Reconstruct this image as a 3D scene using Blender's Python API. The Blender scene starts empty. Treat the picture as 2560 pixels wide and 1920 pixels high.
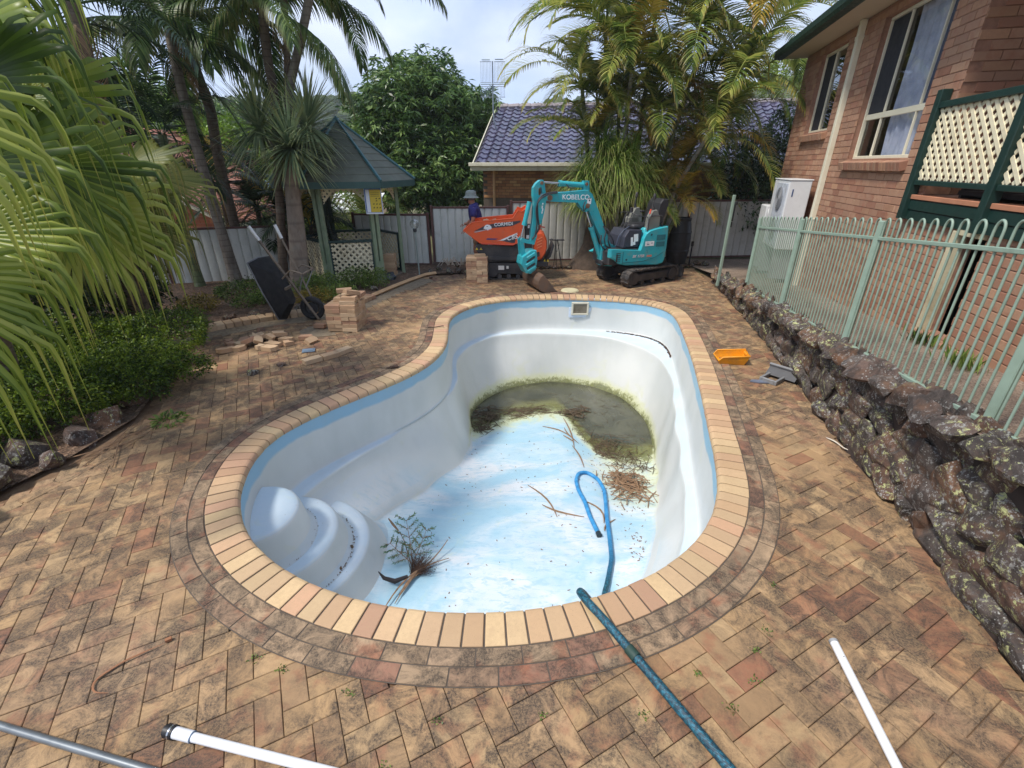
import bpy, math, random
import numpy as np
from mathutils import Vector, Matrix, noise
R=math.radians; PI=math.pi
random.seed(7); rng=np.random.default_rng(7)
sc=bpy.context.scene
COL=sc.collection

# ---------------------------------------------------------------- camera, sky, sun, exposure
cam_d=bpy.data.cameras.new('camera'); cam=bpy.data.objects.new('camera',cam_d); COL.objects.link(cam)
cam.location=(0,0,2.35); cam.rotation_euler=(R(90-25.384),0,0)
cam_d.sensor_width=36; cam_d.lens=36*1157/2560; cam_d.clip_start=.05; cam_d.clip_end=3000
sc.camera=cam
W=bpy.data.worlds.new('World'); sc.world=W; W.use_nodes=True
wt=W.node_tree; wt.nodes.clear()
SUN_EL=R(58); SUN_AZ=R(243)      # azimuth measured clockwise from +Y: the sun stands to the left, a little behind the viewer
def wn(t,**k):
    n=wt.nodes.new(t)
    for a,b in k.items(): setattr(n,a,b)
    return n
sky=wn('ShaderNodeTexSky',sky_type='NISHITA',sun_disc=False); sky.sun_elevation=SUN_EL; sky.sun_rotation=SUN_AZ
sky.air_density=1.0; sky.dust_density=1.5; sky.ozone_density=1.5
tc=wn('ShaderNodeTexCoord'); mp=wn('ShaderNodeMapping'); mp.inputs['Scale'].default_value=(1,1,2.2); mp.inputs['Location'].default_value=(.35,.2,.1)
nz=wn('ShaderNodeTexNoise'); nz.inputs['Scale'].default_value=2.3; nz.inputs['Detail'].default_value=7; nz.inputs['Roughness'].default_value=.52; nz.inputs['Distortion'].default_value=.5
cr=wn('ShaderNodeValToRGB'); cr.color_ramp.elements[0].position=.36; cr.color_ramp.elements[0].color=(.55,.55,.55,1); cr.color_ramp.elements[1].position=.62; cr.color_ramp.elements[1].color=(1,1,1,1)
nz2=wn('ShaderNodeTexNoise'); nz2.inputs['Scale'].default_value=4.1; nz2.inputs['Detail'].default_value=5
cr2=wn('ShaderNodeValToRGB'); cr2.color_ramp.elements[0].position=.35; cr2.color_ramp.elements[0].color=(4.7,6.0,8.9,1); cr2.color_ramp.elements[1].position=.68; cr2.color_ramp.elements[1].color=(6.9,7.6,9.2,1)
mx=wn('ShaderNodeMix',data_type='RGBA'); bg=wn('ShaderNodeBackground'); bg.inputs['Strength'].default_value=.1; wo=wn('ShaderNodeOutputWorld')
L=wt.links.new
L(tc.outputs['Generated'],mp.inputs[0]); L(mp.outputs[0],nz.inputs[0]); L(mp.outputs[0],nz2.inputs[0]); L(nz.outputs[0],cr.inputs[0]); L(nz2.outputs[0],cr2.inputs[0])
L(cr.outputs[0],mx.inputs[0]); L(sky.outputs[0],mx.inputs[6]); L(cr2.outputs[0],mx.inputs[7]); L(mx.outputs[2],bg.inputs[0]); L(bg.outputs[0],wo.inputs[0])
sl=bpy.data.lights.new('sun','SUN'); sl.energy=2.9; sl.angle=R(10); sl.color=(1,.94,.86); so=bpy.data.objects.new('sun',sl); COL.objects.link(so)
sd=Vector((math.sin(SUN_AZ)*math.cos(SUN_EL),math.cos(SUN_AZ)*math.cos(SUN_EL),math.sin(SUN_EL)))
so.rotation_euler=sd.to_track_quat('Z','Y').to_euler(); so.location=(0,0,20)
vs=sc.view_settings; vs.view_transform='Standard'; vs.look='None'; vs.gamma=1; vs.use_curve_mapping=False; vs.exposure=0.5
sc.cycles.max_bounces=8; sc.cycles.transparent_max_bounces=12; sc.cycles.volume_bounces=1

# ---------------------------------------------------------------- helpers
def P3(o): return np.array(o,float)
def rotm(rx=0,ry=0,rz=0): return np.array(Matrix.Rotation(rz,3,'Z')@Matrix.Rotation(ry,3,'Y')@Matrix.Rotation(rx,3,'X'))
class MB:
    """collects shapes into one mesh"""
    def __init__(s): s.v=[];s.f=[];s.t=[]
    def add(s,V,F,tone=0.,M=None,loc=None):
        b=len(s.v)
        for p in V:
            p=np.asarray(p,float)
            if M is not None: p=M@p
            if loc is not None: p=p+np.asarray(loc)
            s.v.append(tuple(p))
        for f in F: s.f.append(tuple(i+b for i in f)); s.t.append(tone)
        return s
    def box(s,c,d,rz=0,rx=0,ry=0,bev=0,tone=0.):
        x,y,z=d[0]/2,d[1]/2,d[2]/2
        M=rotm(rx,ry,rz)
        if not bev:
            V=[(a*x,b*y,e*z) for e in(-1,1) for b in(-1,1) for a in(-1,1)]
            F=[(0,2,3,1),(4,5,7,6),(0,1,5,4),(2,6,7,3),(0,4,6,2),(1,3,7,5)]
        else:
            V=[];F=[]
            for (zz,i) in((-z,bev),(-z+bev,0),(z-bev,0),(z,bev)):
                for a,b in((-1,-1),(1,-1),(1,1),(-1,1)):
                    if i==0: V+= [(a*x,b*(y-bev),zz),(a*(x-bev),b*y,zz)] if a*b>0 else [(a*(x-bev),b*y,zz),(a*x,b*(y-bev),zz)]
                    else: V+= [(a*(x-i),b*(y-i),zz)]
            # rings: bottom 4, mid 8, mid 8, top 4
            V0=V
            o=[0,4,12,20]
            # reorder mids so that they run ccw: corner(-,-): left side then bottom side
            def mid(k): return [o[k]+i for i in range(8)]
            m1,m2=mid(1),mid(2)
            F.append((3,2,1,0)); F.append((20,21,22,23))
            for i in range(8): j=(i+1)%8; F.append((m1[i],m1[j],m2[j],m2[i]))
            for i in range(4):
                F.append((i,m1[2*i+1],m1[2*i])); F.append((20+i,m2[2*i],m2[2*i+1]))
                j=(i+1)%4; F.append((i,j,m1[(2*i+2)%8],m1[2*i+1])); F.append((20+i,m2[2*i+1],m2[(2*i+2)%8],20+j))
        return s.add(V,F,tone,M,c)
    def prism(s,poly,y0,y1,tone=0.,M=None,loc=None,ax='y'):
        """poly in (x,z) extruded along y (or (x,y) along z when ax='z')"""
        n=len(poly)
        a=sum(poly[i][0]*poly[(i+1)%n][1]-poly[(i+1)%n][0]*poly[i][1] for i in range(n))
        if (a<0)==(ax=='z'): poly=poly[::-1]
        # triangulate caps with mathutils so concave outlines work
        from mathutils.geometry import tessellate_polygon
        tr=tessellate_polygon([[Vector((p[0],p[1],0)) for p in poly]])
        if ax=='y': V=[(p[0],y0,p[1]) for p in poly]+[(p[0],y1,p[1]) for p in poly]
        else: V=[(p[0],p[1],y0) for p in poly]+[(p[0],p[1],y1) for p in poly]
        F=[tuple(t) for t in tr]+[tuple(n+i for i in t[::-1]) for t in tr]
        for i in range(n): j=(i+1)%n; F.append((i,j,n+j,n+i))
        return s.add(V,F,tone,M,loc)
    def tube(s,pts,r,n=8,tone=0.,cap=True,flat=1.):
        pts=[np.asarray(p,float) for p in pts]; m=len(pts)
        if not hasattr(r,'__len__'): r=[r]*m
        V=[];up=np.array([0,0,1.]); last=None
        for i,p in enumerate(pts):
            t=(pts[min(i+1,m-1)]-pts[max(i-1,0)]); t=t/(np.linalg.norm(t)+1e-9)
            if last is None:
                u=np.cross(t,up if abs(t[2])<.95 else np.array([1.,0,0]))
            else: u=last-t*np.dot(last,t)
            u/=np.linalg.norm(u)+1e-9; last=u; w=np.cross(t,u)
            for k in range(n):
                a=2*PI*k/n; V.append(p+r[i]*(math.cos(a)*u+math.sin(a)*w*flat))
        F=[]
        for i in range(m-1):
            for k in range(n):
                k2=(k+1)%n; F.append((i*n+k,i*n+k2,(i+1)*n+k2,(i+1)*n+k))
        if cap: F.append(tuple(range(n))[::-1]); F.append(tuple((m-1)*n+k for k in range(n)))
        return s.add(V,F,tone)
    def lathe(s,prof,n=20,c=(0,0,0),tone=0.,M=None):
        V=[];F=[]
        for r_,z in prof:
            for k in range(n): a=2*PI*k/n; V.append((r_*math.cos(a),r_*math.sin(a),z))
        m=len(prof)
        for i in range(m-1):
            for k in range(n): k2=(k+1)%n; F.append((i*n+k,i*n+k2,(i+1)*n+k2,(i+1)*n+k))
        F.append(tuple(range(n))[::-1]); F.append(tuple((m-1)*n+k for k in range(n)))
        return s.add(V,F,tone,M,c)
    def cyl(s,a,b,r,n=12,tone=0.): return s.tube([a,b],r,n,tone)
    def quad(s,a,b,c,d,tone=0.): return s.add([a,b,c,d],[(0,1,2,3)],tone)
    def shift(s,o):
        s.v=[(x-o[0],y-o[1],z-o[2]) for x,y,z in s.v]; return s
    def mesh(s,name):
        me=bpy.data.meshes.new(name); me.from_pydata(s.v,[],s.f); me.update()
        if any(s.t):
            a=me.attributes.new('tone','FLOAT','FACE'); a.data.foreach_set('value',np.array(s.t,dtype=np.float32))
        return me
def npmesh(name,V,F,tone=None,smooth=False):
    V=np.asarray(V,dtype=np.float32); F=np.asarray(F,dtype=np.int32); me=bpy.data.meshes.new(name)
    k=F.shape[1]; me.vertices.add(len(V)); me.vertices.foreach_set('co',V.ravel())
    me.loops.add(F.size); me.loops.foreach_set('vertex_index',F.ravel())
    me.polygons.add(len(F)); me.polygons.foreach_set('loop_start',np.arange(0,F.size,k,dtype=np.int32))
    if smooth: me.polygons.foreach_set('use_smooth',np.ones(len(F),dtype=bool))
    me.update(calc_edges=True)
    if tone is not None:
        a=me.attributes.new('tone','FLOAT','FACE'); a.data.foreach_set('value',np.asarray(tone,dtype=np.float32))
    return me
def obj(name,me,mat=None,parent=None,loc=(0,0,0),rot=None,kind=None,smooth=None,label=None):
    if isinstance(me,MB): me=me.mesh(name)
    o=bpy.data.objects.new(name,me); COL.objects.link(o); o.location=loc
    if rot is not None: o.rotation_euler=rot
    if parent is not None: o.parent=parent
    if mat is not None and not me.materials: me.materials.append(mat)
    if kind: o['kind']=kind
    if label: o['label']=label
    if smooth:
        me.polygons.foreach_set('use_smooth',np.ones(len(me.polygons),dtype=bool))
        if smooth!=True:
            try: me.set_sharp_from_angle(angle=R(smooth))
            except Exception: pass
    return o
def thing(name,label,cat,loc=(0,0,0),rz=0,group=None):
    o=bpy.data.objects.new(name,None); COL.objects.link(o); o.location=loc; o.rotation_euler=(0,0,rz); o.empty_display_size=.1
    o['label']=label; o['category']=cat
    if group: o['group']=group
    return o
def tag(o,label,cat,group=None):
    o['label']=label; o['category']=cat
    if group: o['group']=group
    return o
def wpart(name,mb,mat,root,smooth=None,kind=None,label=None):
    """part built in world coordinates under an unrotated root"""
    mb.shift(root.location); return obj(name,mb,mat,root,smooth=smooth,kind=kind,label=label)
def copy_tree(o,parent=None):
    c=o.copy(); COL.objects.link(c)
    if parent is not None: c.parent=parent
    for ch in list(o.children): copy_tree(ch,c)
    return c

# ---------------------------------------------------------------- materials
MATS={}
def srgb(r,g,b):
    f=lambda c:(c/255/12.92 if c/255<=.04045 else ((c/255+.055)/1.055)**2.4)
    return (f(r),f(g),f(b),1)
class NT:
    def __init__(s,name):
        s.m=bpy.data.materials.new(name); s.m.use_nodes=True; s.t=s.m.node_tree; s.b=s.t.nodes['Principled BSDF']; s.out=s.t.nodes['Material Output']
    def n(s,t,**k):
        x=s.t.nodes.new(t)
        for a,b in k.items(): setattr(x,a,b)
        return x
    def l(s,a,b): s.t.links.new(a,b)
    def pos(s,scale=(1,1,1),kind='pos'):
        if kind=='pos': g=s.n('ShaderNodeNewGeometry').outputs['Position']
        else: g=s.n('ShaderNodeTexCoord').outputs['Object']
        m=s.n('ShaderNodeMapping'); m.inputs['Scale'].default_value=scale; s.l(g,m.inputs[0]); return m.outputs[0]
    def noise(s,v,scale,detail=4,rough=.55,dist=0):
        x=s.n('ShaderNodeTexNoise'); x.inputs['Scale'].default_value=scale; x.inputs['Detail'].default_value=detail; x.inputs['Roughness'].default_value=rough; x.inputs['Distortion'].default_value=dist
        s.l(v,x.inputs['Vector']); return x.outputs[0]
    def vor(s,v,scale,feat='F1',out='Distance'):
        x=s.n('ShaderNodeTexVoronoi',feature=feat); x.inputs['Scale'].default_value=scale; s.l(v,x.inputs['Vector']); return x.outputs[out]
    def ramp(s,f,st,interp='LINEAR'):
        x=s.n('ShaderNodeValToRGB'); x.color_ramp.interpolation=interp
        e=x.color_ramp.elements
        while len(e)<len(st): e.new(.5)
        for i,(p,c) in enumerate(st):
            e[i].position=p; e[i].color=c if hasattr(c,'__len__') else (c,c,c,1)
        s.l(f,x.inputs[0]); return x.outputs[0]
    def mix(s,f,a,b,bt='MIX'):
        x=s.n('ShaderNodeMix',data_type='RGBA',blend_type=bt)
        for v,i in((f,0),(a,6),(b,7)):
            if isinstance(v,bpy.types.NodeSocket): s.l(v,x.inputs[i])
            else: x.inputs[i].default_value=v if (i==0 or hasattr(v,'__len__')) else (v,v,v,1)
        return x.outputs[2]
    def math(s,op,a,b=0.,c=None):
        x=s.n('ShaderNodeMath',operation=op)
        for v,i in((a,0),(b,1))+(((c,2),) if c is not None else ()):
            if isinstance(v,bpy.types.NodeSocket): s.l(v,x.inputs[i])
            else: x.inputs[i].default_value=v
        return x.outputs[0]
    def rnd(s):
        """0..1 random per object plus the face attribute 'tone'"""
        o=s.n('ShaderNodeObjectInfo').outputs['Random']; a=s.n('ShaderNodeAttribute',attribute_name='tone').outputs['Fac']
        return s.math('FRACT',s.math('ADD',o,a))
    def attr(s,n): return s.n('ShaderNodeAttribute',attribute_name=n).outputs['Fac']
    def bump(s,h,strength=.3,dist=.01):
        x=s.n('ShaderNodeBump'); x.inputs['Strength'].default_value=strength; x.inputs['Distance'].default_value=dist; s.l(h,x.inputs['Height']); s.l(x.outputs[0],s.b.inputs['Normal'])
    def fin(s,col,rough=.6,metal=0,spec=None):
        for v,i in((col,'Base Color'),(rough,'Roughness'),(metal,'Metallic')):
            if isinstance(v,bpy.types.NodeSocket): s.l(v,s.b.inputs[i])
            else: s.b.inputs[i].default_value=v
        if spec is not None: s.b.inputs['Specular IOR Level'].default_value=spec
        return s.m
def plain(name,c,rough=.5,metal=0,var=.12,dirt=None,scale=6,bump=0,dscale=3,dth=(.5,.75)):
    """painted / plastic / metal surface with slight unevenness and an optional dirt colour"""
    if name in MATS: return MATS[name]
    k=NT(name); v=k.pos(); n1=k.noise(v,scale,5,.6)
    lo=tuple(x*(1-var) for x in c[:3])+(1,); hi=tuple(min(1,x*(1+var)) for x in c[:3])+(1,)
    col=k.ramp(n1,[(.3,lo),(.7,hi)])
    if dirt:
        d=k.ramp(k.noise(v,dscale,8,.7),[(dth[0],0.),(dth[1],1.)]); col=k.mix(d,col,dirt)
    r=k.ramp(k.noise(v,scale*2,4),[(.3,max(0,rough-.08)),(.7,min(1,rough+.1))])
    if bump: k.bump(k.noise(v,60,6,.7),bump,.004)
    MATS[name]=k.fin(col,r,metal); return MATS[name]
def leafmat(name,cols,trans=.35,rough=.45,rand=True,scale=2.,spec=.4,tipc=None):
    """leaf: colour ramp over world noise and per-leaf tone; a share of light passes through"""
    if name in MATS: return MATS[name]
    k=NT(name); v=k.pos(); a=k.attr('tone'); o=k.n('ShaderNodeObjectInfo').outputs['Random']
    f=k.math('ADD',k.math('MULTIPLY',k.noise(v,scale,4,.6),.75),k.math('MULTIPLY',a,.42)) 
    if rand: f=k.math('ADD',f,k.math('MULTIPLY',k.math('SUBTRACT',o,.5),.3))
    n=len(cols); col=k.ramp(f,[(.28+.55*i/(n-1),c) for i,c in enumerate(cols)])
    if tipc is not None:
        tp=k.ramp(k.attr('tip'),[(.55,0.),(1.,1.)]); col=k.mix(tp,col,tipc)
    k.fin(col,rough,0,spec)
    tr=k.n('ShaderNodeBsdfTranslucent'); k.l(col,tr.inputs['Color']); ms=k.n('ShaderNodeMixShader'); ms.inputs[0].default_value=trans
    k.l(k.b.outputs[0],ms.inputs[1]); k.l(tr.outputs[0],ms.inputs[2]); k.l(ms.outputs[0],k.out.inputs[0])
    MATS[name]=k.m; return k.m

def brickmat(name,ramp_cols,stain=None,stain_amt=.5,speck=.35,stain_scale=2.2,th=(.48,.66),bump=.5,smear=None,sand=None):
    k=NT(name); v=k.pos(); r=k.rnd()
    n=len(ramp_cols); col=k.ramp(r,[(i/n,c) for i,c in enumerate(ramp_cols)],'CONSTANT')
    tint=k.math('FRACT',k.math('MULTIPLY',r,17.3)); col=k.mix(1.,col,k.ramp(tint,[(0.,.82),(1.,1.12)]),'MULTIPLY')
    if smear is not None:   # fired colour drifts across each piece
        sm=k.ramp(k.noise(k.pos((1,1,1)),9,3,.5),[(.5,0.),(.66,.75)]); gate=k.ramp(k.math('FRACT',k.math('MULTIPLY',r,7.7)),[(.3,0.),(.34,1.)])
        col=k.mix(k.math('MULTIPLY',sm,gate),col,smear)
    col=k.mix(k.ramp(k.noise(v,38,5,.7),[(.35,.35),(.65,0.)]),col,tuple(x*.72 for x in ramp_cols[0][:3])+(1,))
    if sand is not None: col=k.mix(k.ramp(k.noise(v,1.1,5,.6),[(.5,0.),(.7,.45)]),col,sand)
    if stain is not None:
        big=k.ramp(k.noise(v,stain_scale,6,.62,.4),[(th[0],0.),(th[1],1.)]); fine=k.ramp(k.noise(v,85,8,.9),[(.38,0.),(.56,1.)])
        edge=k.ramp(k.noise(v,6.,8,.78,.8),[(.38,0.),(.56,1.)])
        f=k.math('MULTIPLY',k.math('MULTIPLY',big,edge),k.math('ADD',k.math('MULTIPLY',fine,.7),.3)); col=k.mix(k.math('MULTIPLY',f,stain_amt),col,stain)
    sp=k.ramp(k.vor(v,170),[(.1,1.),(.22,0.)]); gate=k.ramp(k.noise(v,60,2),[(.5,0.),(.62,1.)])
    col=k.mix(k.math('MULTIPLY',k.math('MULTIPLY',sp,gate),speck),col,(.03,.022,.018,1))
    k.bump(k.noise(v,130,6,.75),bump,.003)
    MATS[name]=k.fin(col,.82); return k.m
def s(r,g,b): return srgb(r,g,b)
# ---------------------------------------------------------------- pool outline (metres, camera foot at the origin)
OUT=[(-.313,8.897),(-.692,8.691),(-1.0,8.303),(-1.22,7.9),(-1.27,7.55),(-1.245,7.13),(-1.187,6.525),(-1.173,6.174),(-1.285,5.711),(-1.435,5.378),(-1.67,5.065),(-1.915,4.781),(-2.165,4.437),(-2.374,4.16),(-2.488,3.924),(-2.53,3.65),(-2.517,3.386),(-2.44,3.06),(-2.319,2.749),(-2.169,2.506),(-2.029,2.333),(-1.861,2.194),(-1.706,2.079),(-1.506,1.947),(-1.257,1.83),(-1.009,1.742),(-.761,1.69),(-.501,1.652),(-.265,1.64),(-.117,1.64),(.043,1.655),(.24,1.679),(.436,1.72),(.648,1.785),(.9,1.895),(1.103,2.013),(1.282,2.14),(1.472,2.311),(1.654,2.533),(1.788,2.747),(1.904,3.008),(2.003,3.303),(2.232,4.131),(2.437,4.876),(2.668,5.81),(2.943,7.11),(3.05,7.9),(2.955,8.348),(2.711,8.636),(2.164,8.92),(1.57,9.06),(.758,9.103),(.095,9.04)]
def resample(pts,n):
    p=np.array(pts+[pts[0]]); d=np.r_[0,np.cumsum(np.linalg.norm(np.diff(p,axis=0),axis=1))]
    t=np.linspace(0,d[-1],n,endpoint=False); return np.c_[np.interp(t,d,p[:,0]),np.interp(t,d,p[:,1])]
NP_=480
c0=resample(OUT,NP_); z=c0[:,0]+1j*c0[:,1]; F=np.fft.fft(z); fr=np.abs(np.fft.fftfreq(NP_)*NP_); F*=np.exp(-(fr/15.)**4); z=np.fft.ifft(F); OUTER=np.c_[z.real,z.imag]
def cnorm(c):
    t=np.roll(c,-1,0)-np.roll(c,1,0); t/=np.linalg.norm(t,axis=1)[:,None]; return np.c_[t[:,1],-t[:,0]]  # outward for ccw
def area(c): return .5*np.sum(c[:,0]*np.roll(c[:,1],-1)-np.roll(c[:,0],-1)*c[:,1])
if area(OUTER)<0: OUTER=OUTER[::-1].copy()
ON=cnorm(OUTER)
def off(d): return OUTER+ON*d
INNER=off(-.225)
PER=np.r_[0,np.cumsum(np.linalg.norm(np.roll(OUTER,-1,0)-OUTER,axis=1))]
def at_arc(sv,d):
    """point on the outline at arc length sv, offset outward by d"""
    sv=sv%PER[-1]; i=int(np.searchsorted(PER,sv)-1); i=max(0,min(i,NP_-1)); f=(sv-PER[i])/(PER[i+1]-PER[i]); j=(i+1)%NP_
    p=OUTER[i]*(1-f)+OUTER[j]*f; n=ON[i]*(1-f)+ON[j]*f; n/=np.linalg.norm(n); return p+n*d
def inpoly(P,poly):
    x,y=P[:,0],P[:,1]; c=np.zeros(len(P),bool); n=len(poly)
    for i in range(n):
        x1,y1=poly[i];x2,y2=poly[(i+1)%n]
        m=((y1>y)!=(y2>y)); xx=(x2-x1)*(y-y1)/((y2-y1) if y2!=y1 else 1e-9)+x1; c^=m&(x<xx)
    return c
def sdist(P,poly):
    """distance to a closed polyline"""
    best=np.full(len(P),1e9); n=len(poly)
    for i in range(n):
        a=np.array(poly[i]);b=np.array(poly[(i+1)%n]); ab=b-a; t=np.clip(((P-a)@ab)/(ab@ab+1e-12),0,1); best=np.minimum(best,np.linalg.norm(P-(a+t[:,None]*ab),axis=1))
    return best

# ---------------------------------------------------------------- brick and masonry materials
TAN=[s(176,144,104),s(168,136,98),s(180,150,110),s(164,132,96),s(174,142,104),s(162,128,92),s(174,140,100),s(158,122,86),s(170,138,100),s(176,146,106),s(150,106,78),s(168,136,96),s(174,142,102),s(160,128,92),s(170,138,98),s(140,94,70)]
M_paver=brickmat('clay_paver',TAN,stain=s(64,54,46),stain_amt=1.,smear=s(148,98,72),stain_scale=1.0,th=(.32,.47),speck=.6,sand=s(178,150,120))
M_border=brickmat('border_paver',[s(170,144,114),s(162,136,108),s(174,146,114),s(152,122,96),s(166,140,110),s(142,102,82),s(168,142,112)],stain=s(50,44,38),stain_amt=.95,smear=s(150,92,66),stain_scale=1.5,th=(.28,.42),speck=.7)
M_coping=brickmat('coping_brick',[s(198,166,128),s(194,160,122),s(198,170,130),s(190,150,118),s(196,164,128),s(200,172,130),s(184,144,116),s(194,160,124),s(198,168,130),s(190,154,120)],stain=s(150,120,92),stain_amt=.25,speck=.7,bump=.35)
M_loosebrick=brickmat('loose_paver',[s(196,166,132),s(188,156,122),s(202,174,140),s(180,146,114),s(192,160,126),s(168,128,102)],stain=s(120,98,80),stain_amt=.4,speck=.3)
M_mortar=plain('grey_mortar',s(88,78,68),.9,var=.2,scale=25,bump=.6)
M_joint=plain('joint_sand',s(112,84,60),.95,var=.3,scale=18,bump=.5)
M_redbrick=brickmat('red_brick',[s(174,134,108),s(166,126,102),s(178,140,112),s(158,112,90),s(172,134,108),s(168,126,100),s(148,102,80),s(176,134,104),s(166,128,104)],stain=s(140,92,72),stain_amt=.35,speck=.35,smear=s(158,108,84),stain_scale=1.)
M_redmortar=plain('brick_mortar',s(150,112,92),.9,var=.2,scale=20,bump=.4)
M_brownbrick=brickmat('brown_brick',[s(176,132,88),s(160,112,74),s(186,146,98),s(140,94,62),s(170,124,82),s(150,104,70)],stain=s(110,76,52),stain_amt=.4,speck=.3)
M_orangebrick=brickmat('orange_brick',[s(178,110,74),s(166,98,66),s(186,120,80),s(156,90,62)],stain=s(120,74,52),stain_amt=.3,speck=.2)

# ---------------------------------------------------------------- ground
def fix_ground_orientation(o):
    me=o.data
    if me.polygons[0].normal.z<0: me.flip_normals()
def ground2():
    k=NT('earth'); v=k.pos(); col=k.ramp(k.noise(v,.35,6,.6),[(.35,s(118,100,76)),(.6,s(98,106,62))]); col=k.mix(k.ramp(k.noise(v,9,6,.7),[(.4,0.),(.6,.6)]),col,s(84,74,56)); sub=k.n('ShaderNodeVectorMath',operation='DISTANCE'); k.l(k.pos(),sub.inputs[0]); sub.inputs[1].default_value=(.4,4.,0); near=k.ramp(k.math('DIVIDE',sub.outputs['Value'],10.),[(.78,1.),(.86,0.)]); col=k.mix(near,col,k.ramp(k.noise(v,14,6,.7),[(.35,s(104,78,56)),(.65,s(128,104,80))])); k.bump(k.noise(v,20,6,.7),.5,.02); m=k.fin(col,.95)
    out=off(-.05); ang=np.unwrap(np.arctan2(out[:,1]-5,out[:,0]-.4))
    allr=[np.c_[out,np.full(NP_,-.016)]]
    for rr,zz in((9,-.016),(30,-.02),(120,-.02),(500,-.02),(1800,-.02)):
        allr.append(np.c_[.4+rr*np.cos(ang),5+rr*np.sin(ang),np.full(NP_,zz)])
    V=np.concatenate(allr); F=[]
    for r_ in range(len(allr)-1):
        a=r_*NP_
        for i in range(NP_): j=(i+1)%NP_; F.append((a+i,a+NP_+i,a+NP_+j,a+j))
    o=obj('ground',npmesh('ground',V,np.array(F)),m,kind='structure'); fix_ground_orientation(o)
ground2()

# paved area: bounded by garden on the left, kerb, back bed, stone wall on the right
KERB=[(-4.62,5.75),(-4.95,6.35),(-4.72,6.95),(-4.1,7.5),(-3.4,7.85),(-3.02,8.05),(-2.72,8.9),(-2.45,9.6),(-2.2,10.25),(-1.95,10.75)]
PAVE=[(-6,-.5),(-5.,1.2),(-3.95,2.6),(-3.78,3.05),(-3.7,3.5),(-3.68,4.1),(-4.0,4.9),(-4.45,5.55)]+KERB[1:]+[(-1.0,11.0),(.1,11.55),(3.2,11.75),(4.55,11.8),(4.33,10.4),(4.12,8.9),(3.98,8.0),(3.78,6.9),(3.56,5.8),(3.4,5.1),(3.16,4.1),(3.0,3.4),(2.85,2.6),(2.66,1.9),(2.55,1.4),(2.4,-.5)]
BED_SAND=[(-5.2,6.2),(-4.75,6.05),(-4.35,6.75),(-3.8,7.22),(-2.85,7.55),(-2.45,8.4),(-2.1,9.5),(-1.75,10.4),(-2.1,10.9),(-3.4,8.3),(-4.6,7.6)]
PATCH=[(-3.35,6.8),(-2.95,6.62),(-2.55,6.8),(-2.4,7.15),(-2.9,7.3),(-3.3,7.1)]
paving=bpy.data.objects.new('paving',None); COL.objects.link(paving); paving['kind']='structure'
# sand bed sheet under the pavers
def sheet(name,poly,z_,mat,kind='structure',parent=None,zf=None):
    mb=MB(); from mathutils.geometry import tessellate_polygon
    tr=tessellate_polygon([[Vector((p[0],p[1],0)) for p in poly]])
    mb.add([(p[0],p[1],z_ if zf is None else zf(p[0],p[1])) for p in poly],[tuple(t) for t in tr]); me=mb.mesh(name)
    me.update()
    if len(me.polygons) and me.polygons[0].normal.z<0: me.flip_normals()
    return obj(name,me,mat,parent,kind=kind)
def paver_box(L_=.2355,W_=.1165,h=.05,bev=.003):
    x,y=L_/2,W_/2
    V=[(-x,-y,-h),(x,-y,-h),(x,y,-h),(-x,y,-h),(-x,-y,-bev),(x,-y,-bev),(x,y,-bev),(-x,y,-bev),(-x+bev,-y+bev,0),(x-bev,-y+bev,0),(x-bev,y-bev,0),(-x+bev,y-bev,0)]
    F=[(8,9,10,11)]+[(a,(a+1)%4,4+(a+1)%4,4+a) for a in range(4)]+[(4+a,4+(a+1)%4,8+(a+1)%4,8+a) for a in range(4)]
    return V,F
def build_paving():
    A=R(27.5); U=.1195; ca,sa=math.cos(A),math.sin(A); items=[]
    c_=[];
    for i in range(-90,120):
        for j in range(-60,120):
            m=(i-j)%4
            if m==0: cx,cy,h=(i+1)*U,(j+.5)*U,0
            elif m==3: cx,cy,h=(i+.5)*U,(j+1)*U,1
            else: continue
            X=ca*cx-sa*cy; Y=sa*cx+ca*cy
            if -6<X<5.5 and .3<Y<12.2: c_.append((X,Y,h))
    c_=np.array(c_); P=c_[:,:2]
    keep=inpoly(P,PAVE)&~inpoly(P,[tuple(q) for q in off(-.1)])
    keep&=~inpoly(P,BED_SAND)&~inpoly(P,PATCH)
    c_=c_[keep]; P=c_[:,:2]
    # hide those wholly below the border course
    d=sdist(P,[tuple(q) for q in off(0.)[::4]]); inside=inpoly(P,[tuple(q) for q in off(.12)]); c_=c_[~inside]
    C0=np.array([0,0,2.35]); vis=(c_[:,1]>1.02)&(np.abs(c_[:,0])<1.22*(c_[:,1]*.9+1.0)+.1); dist=np.hypot(c_[:,0],c_[:,1])+(~vis)*100
    order=np.argsort(dist); c_=c_[order]
    V,F=paver_box(); me=bpy.data.meshes.new('paver'); me.from_pydata(V,[],F); me.materials.append(M_paver)
    r=random.Random(3)
    for (X,Y,h) in c_[:300]:
        o=bpy.data.objects.new('paver',me); COL.objects.link(o); o.parent=paving; o.location=(X,Y,r.uniform(-.0016,.0016)); o.rotation_euler=(r.uniform(-.005,.005),r.uniform(-.005,.005),A+h*PI/2+r.uniform(-.006,.006)+(PI if r.random()<.5 else 0))
    mb=MB(); V=np.array(V)
    for (X,Y,h) in c_[300:]:
        M=rotm(r.uniform(-.006,.006),r.uniform(-.006,.006),A+h*PI/2+r.uniform(-.006,.006)); mb.add(V@M.T+np.array([X,Y,r.uniform(-.002,.002)]),F,r.random())
    obj('paver_field',mb,M_paver,paving,kind='stuff')
build_paving()
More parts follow.
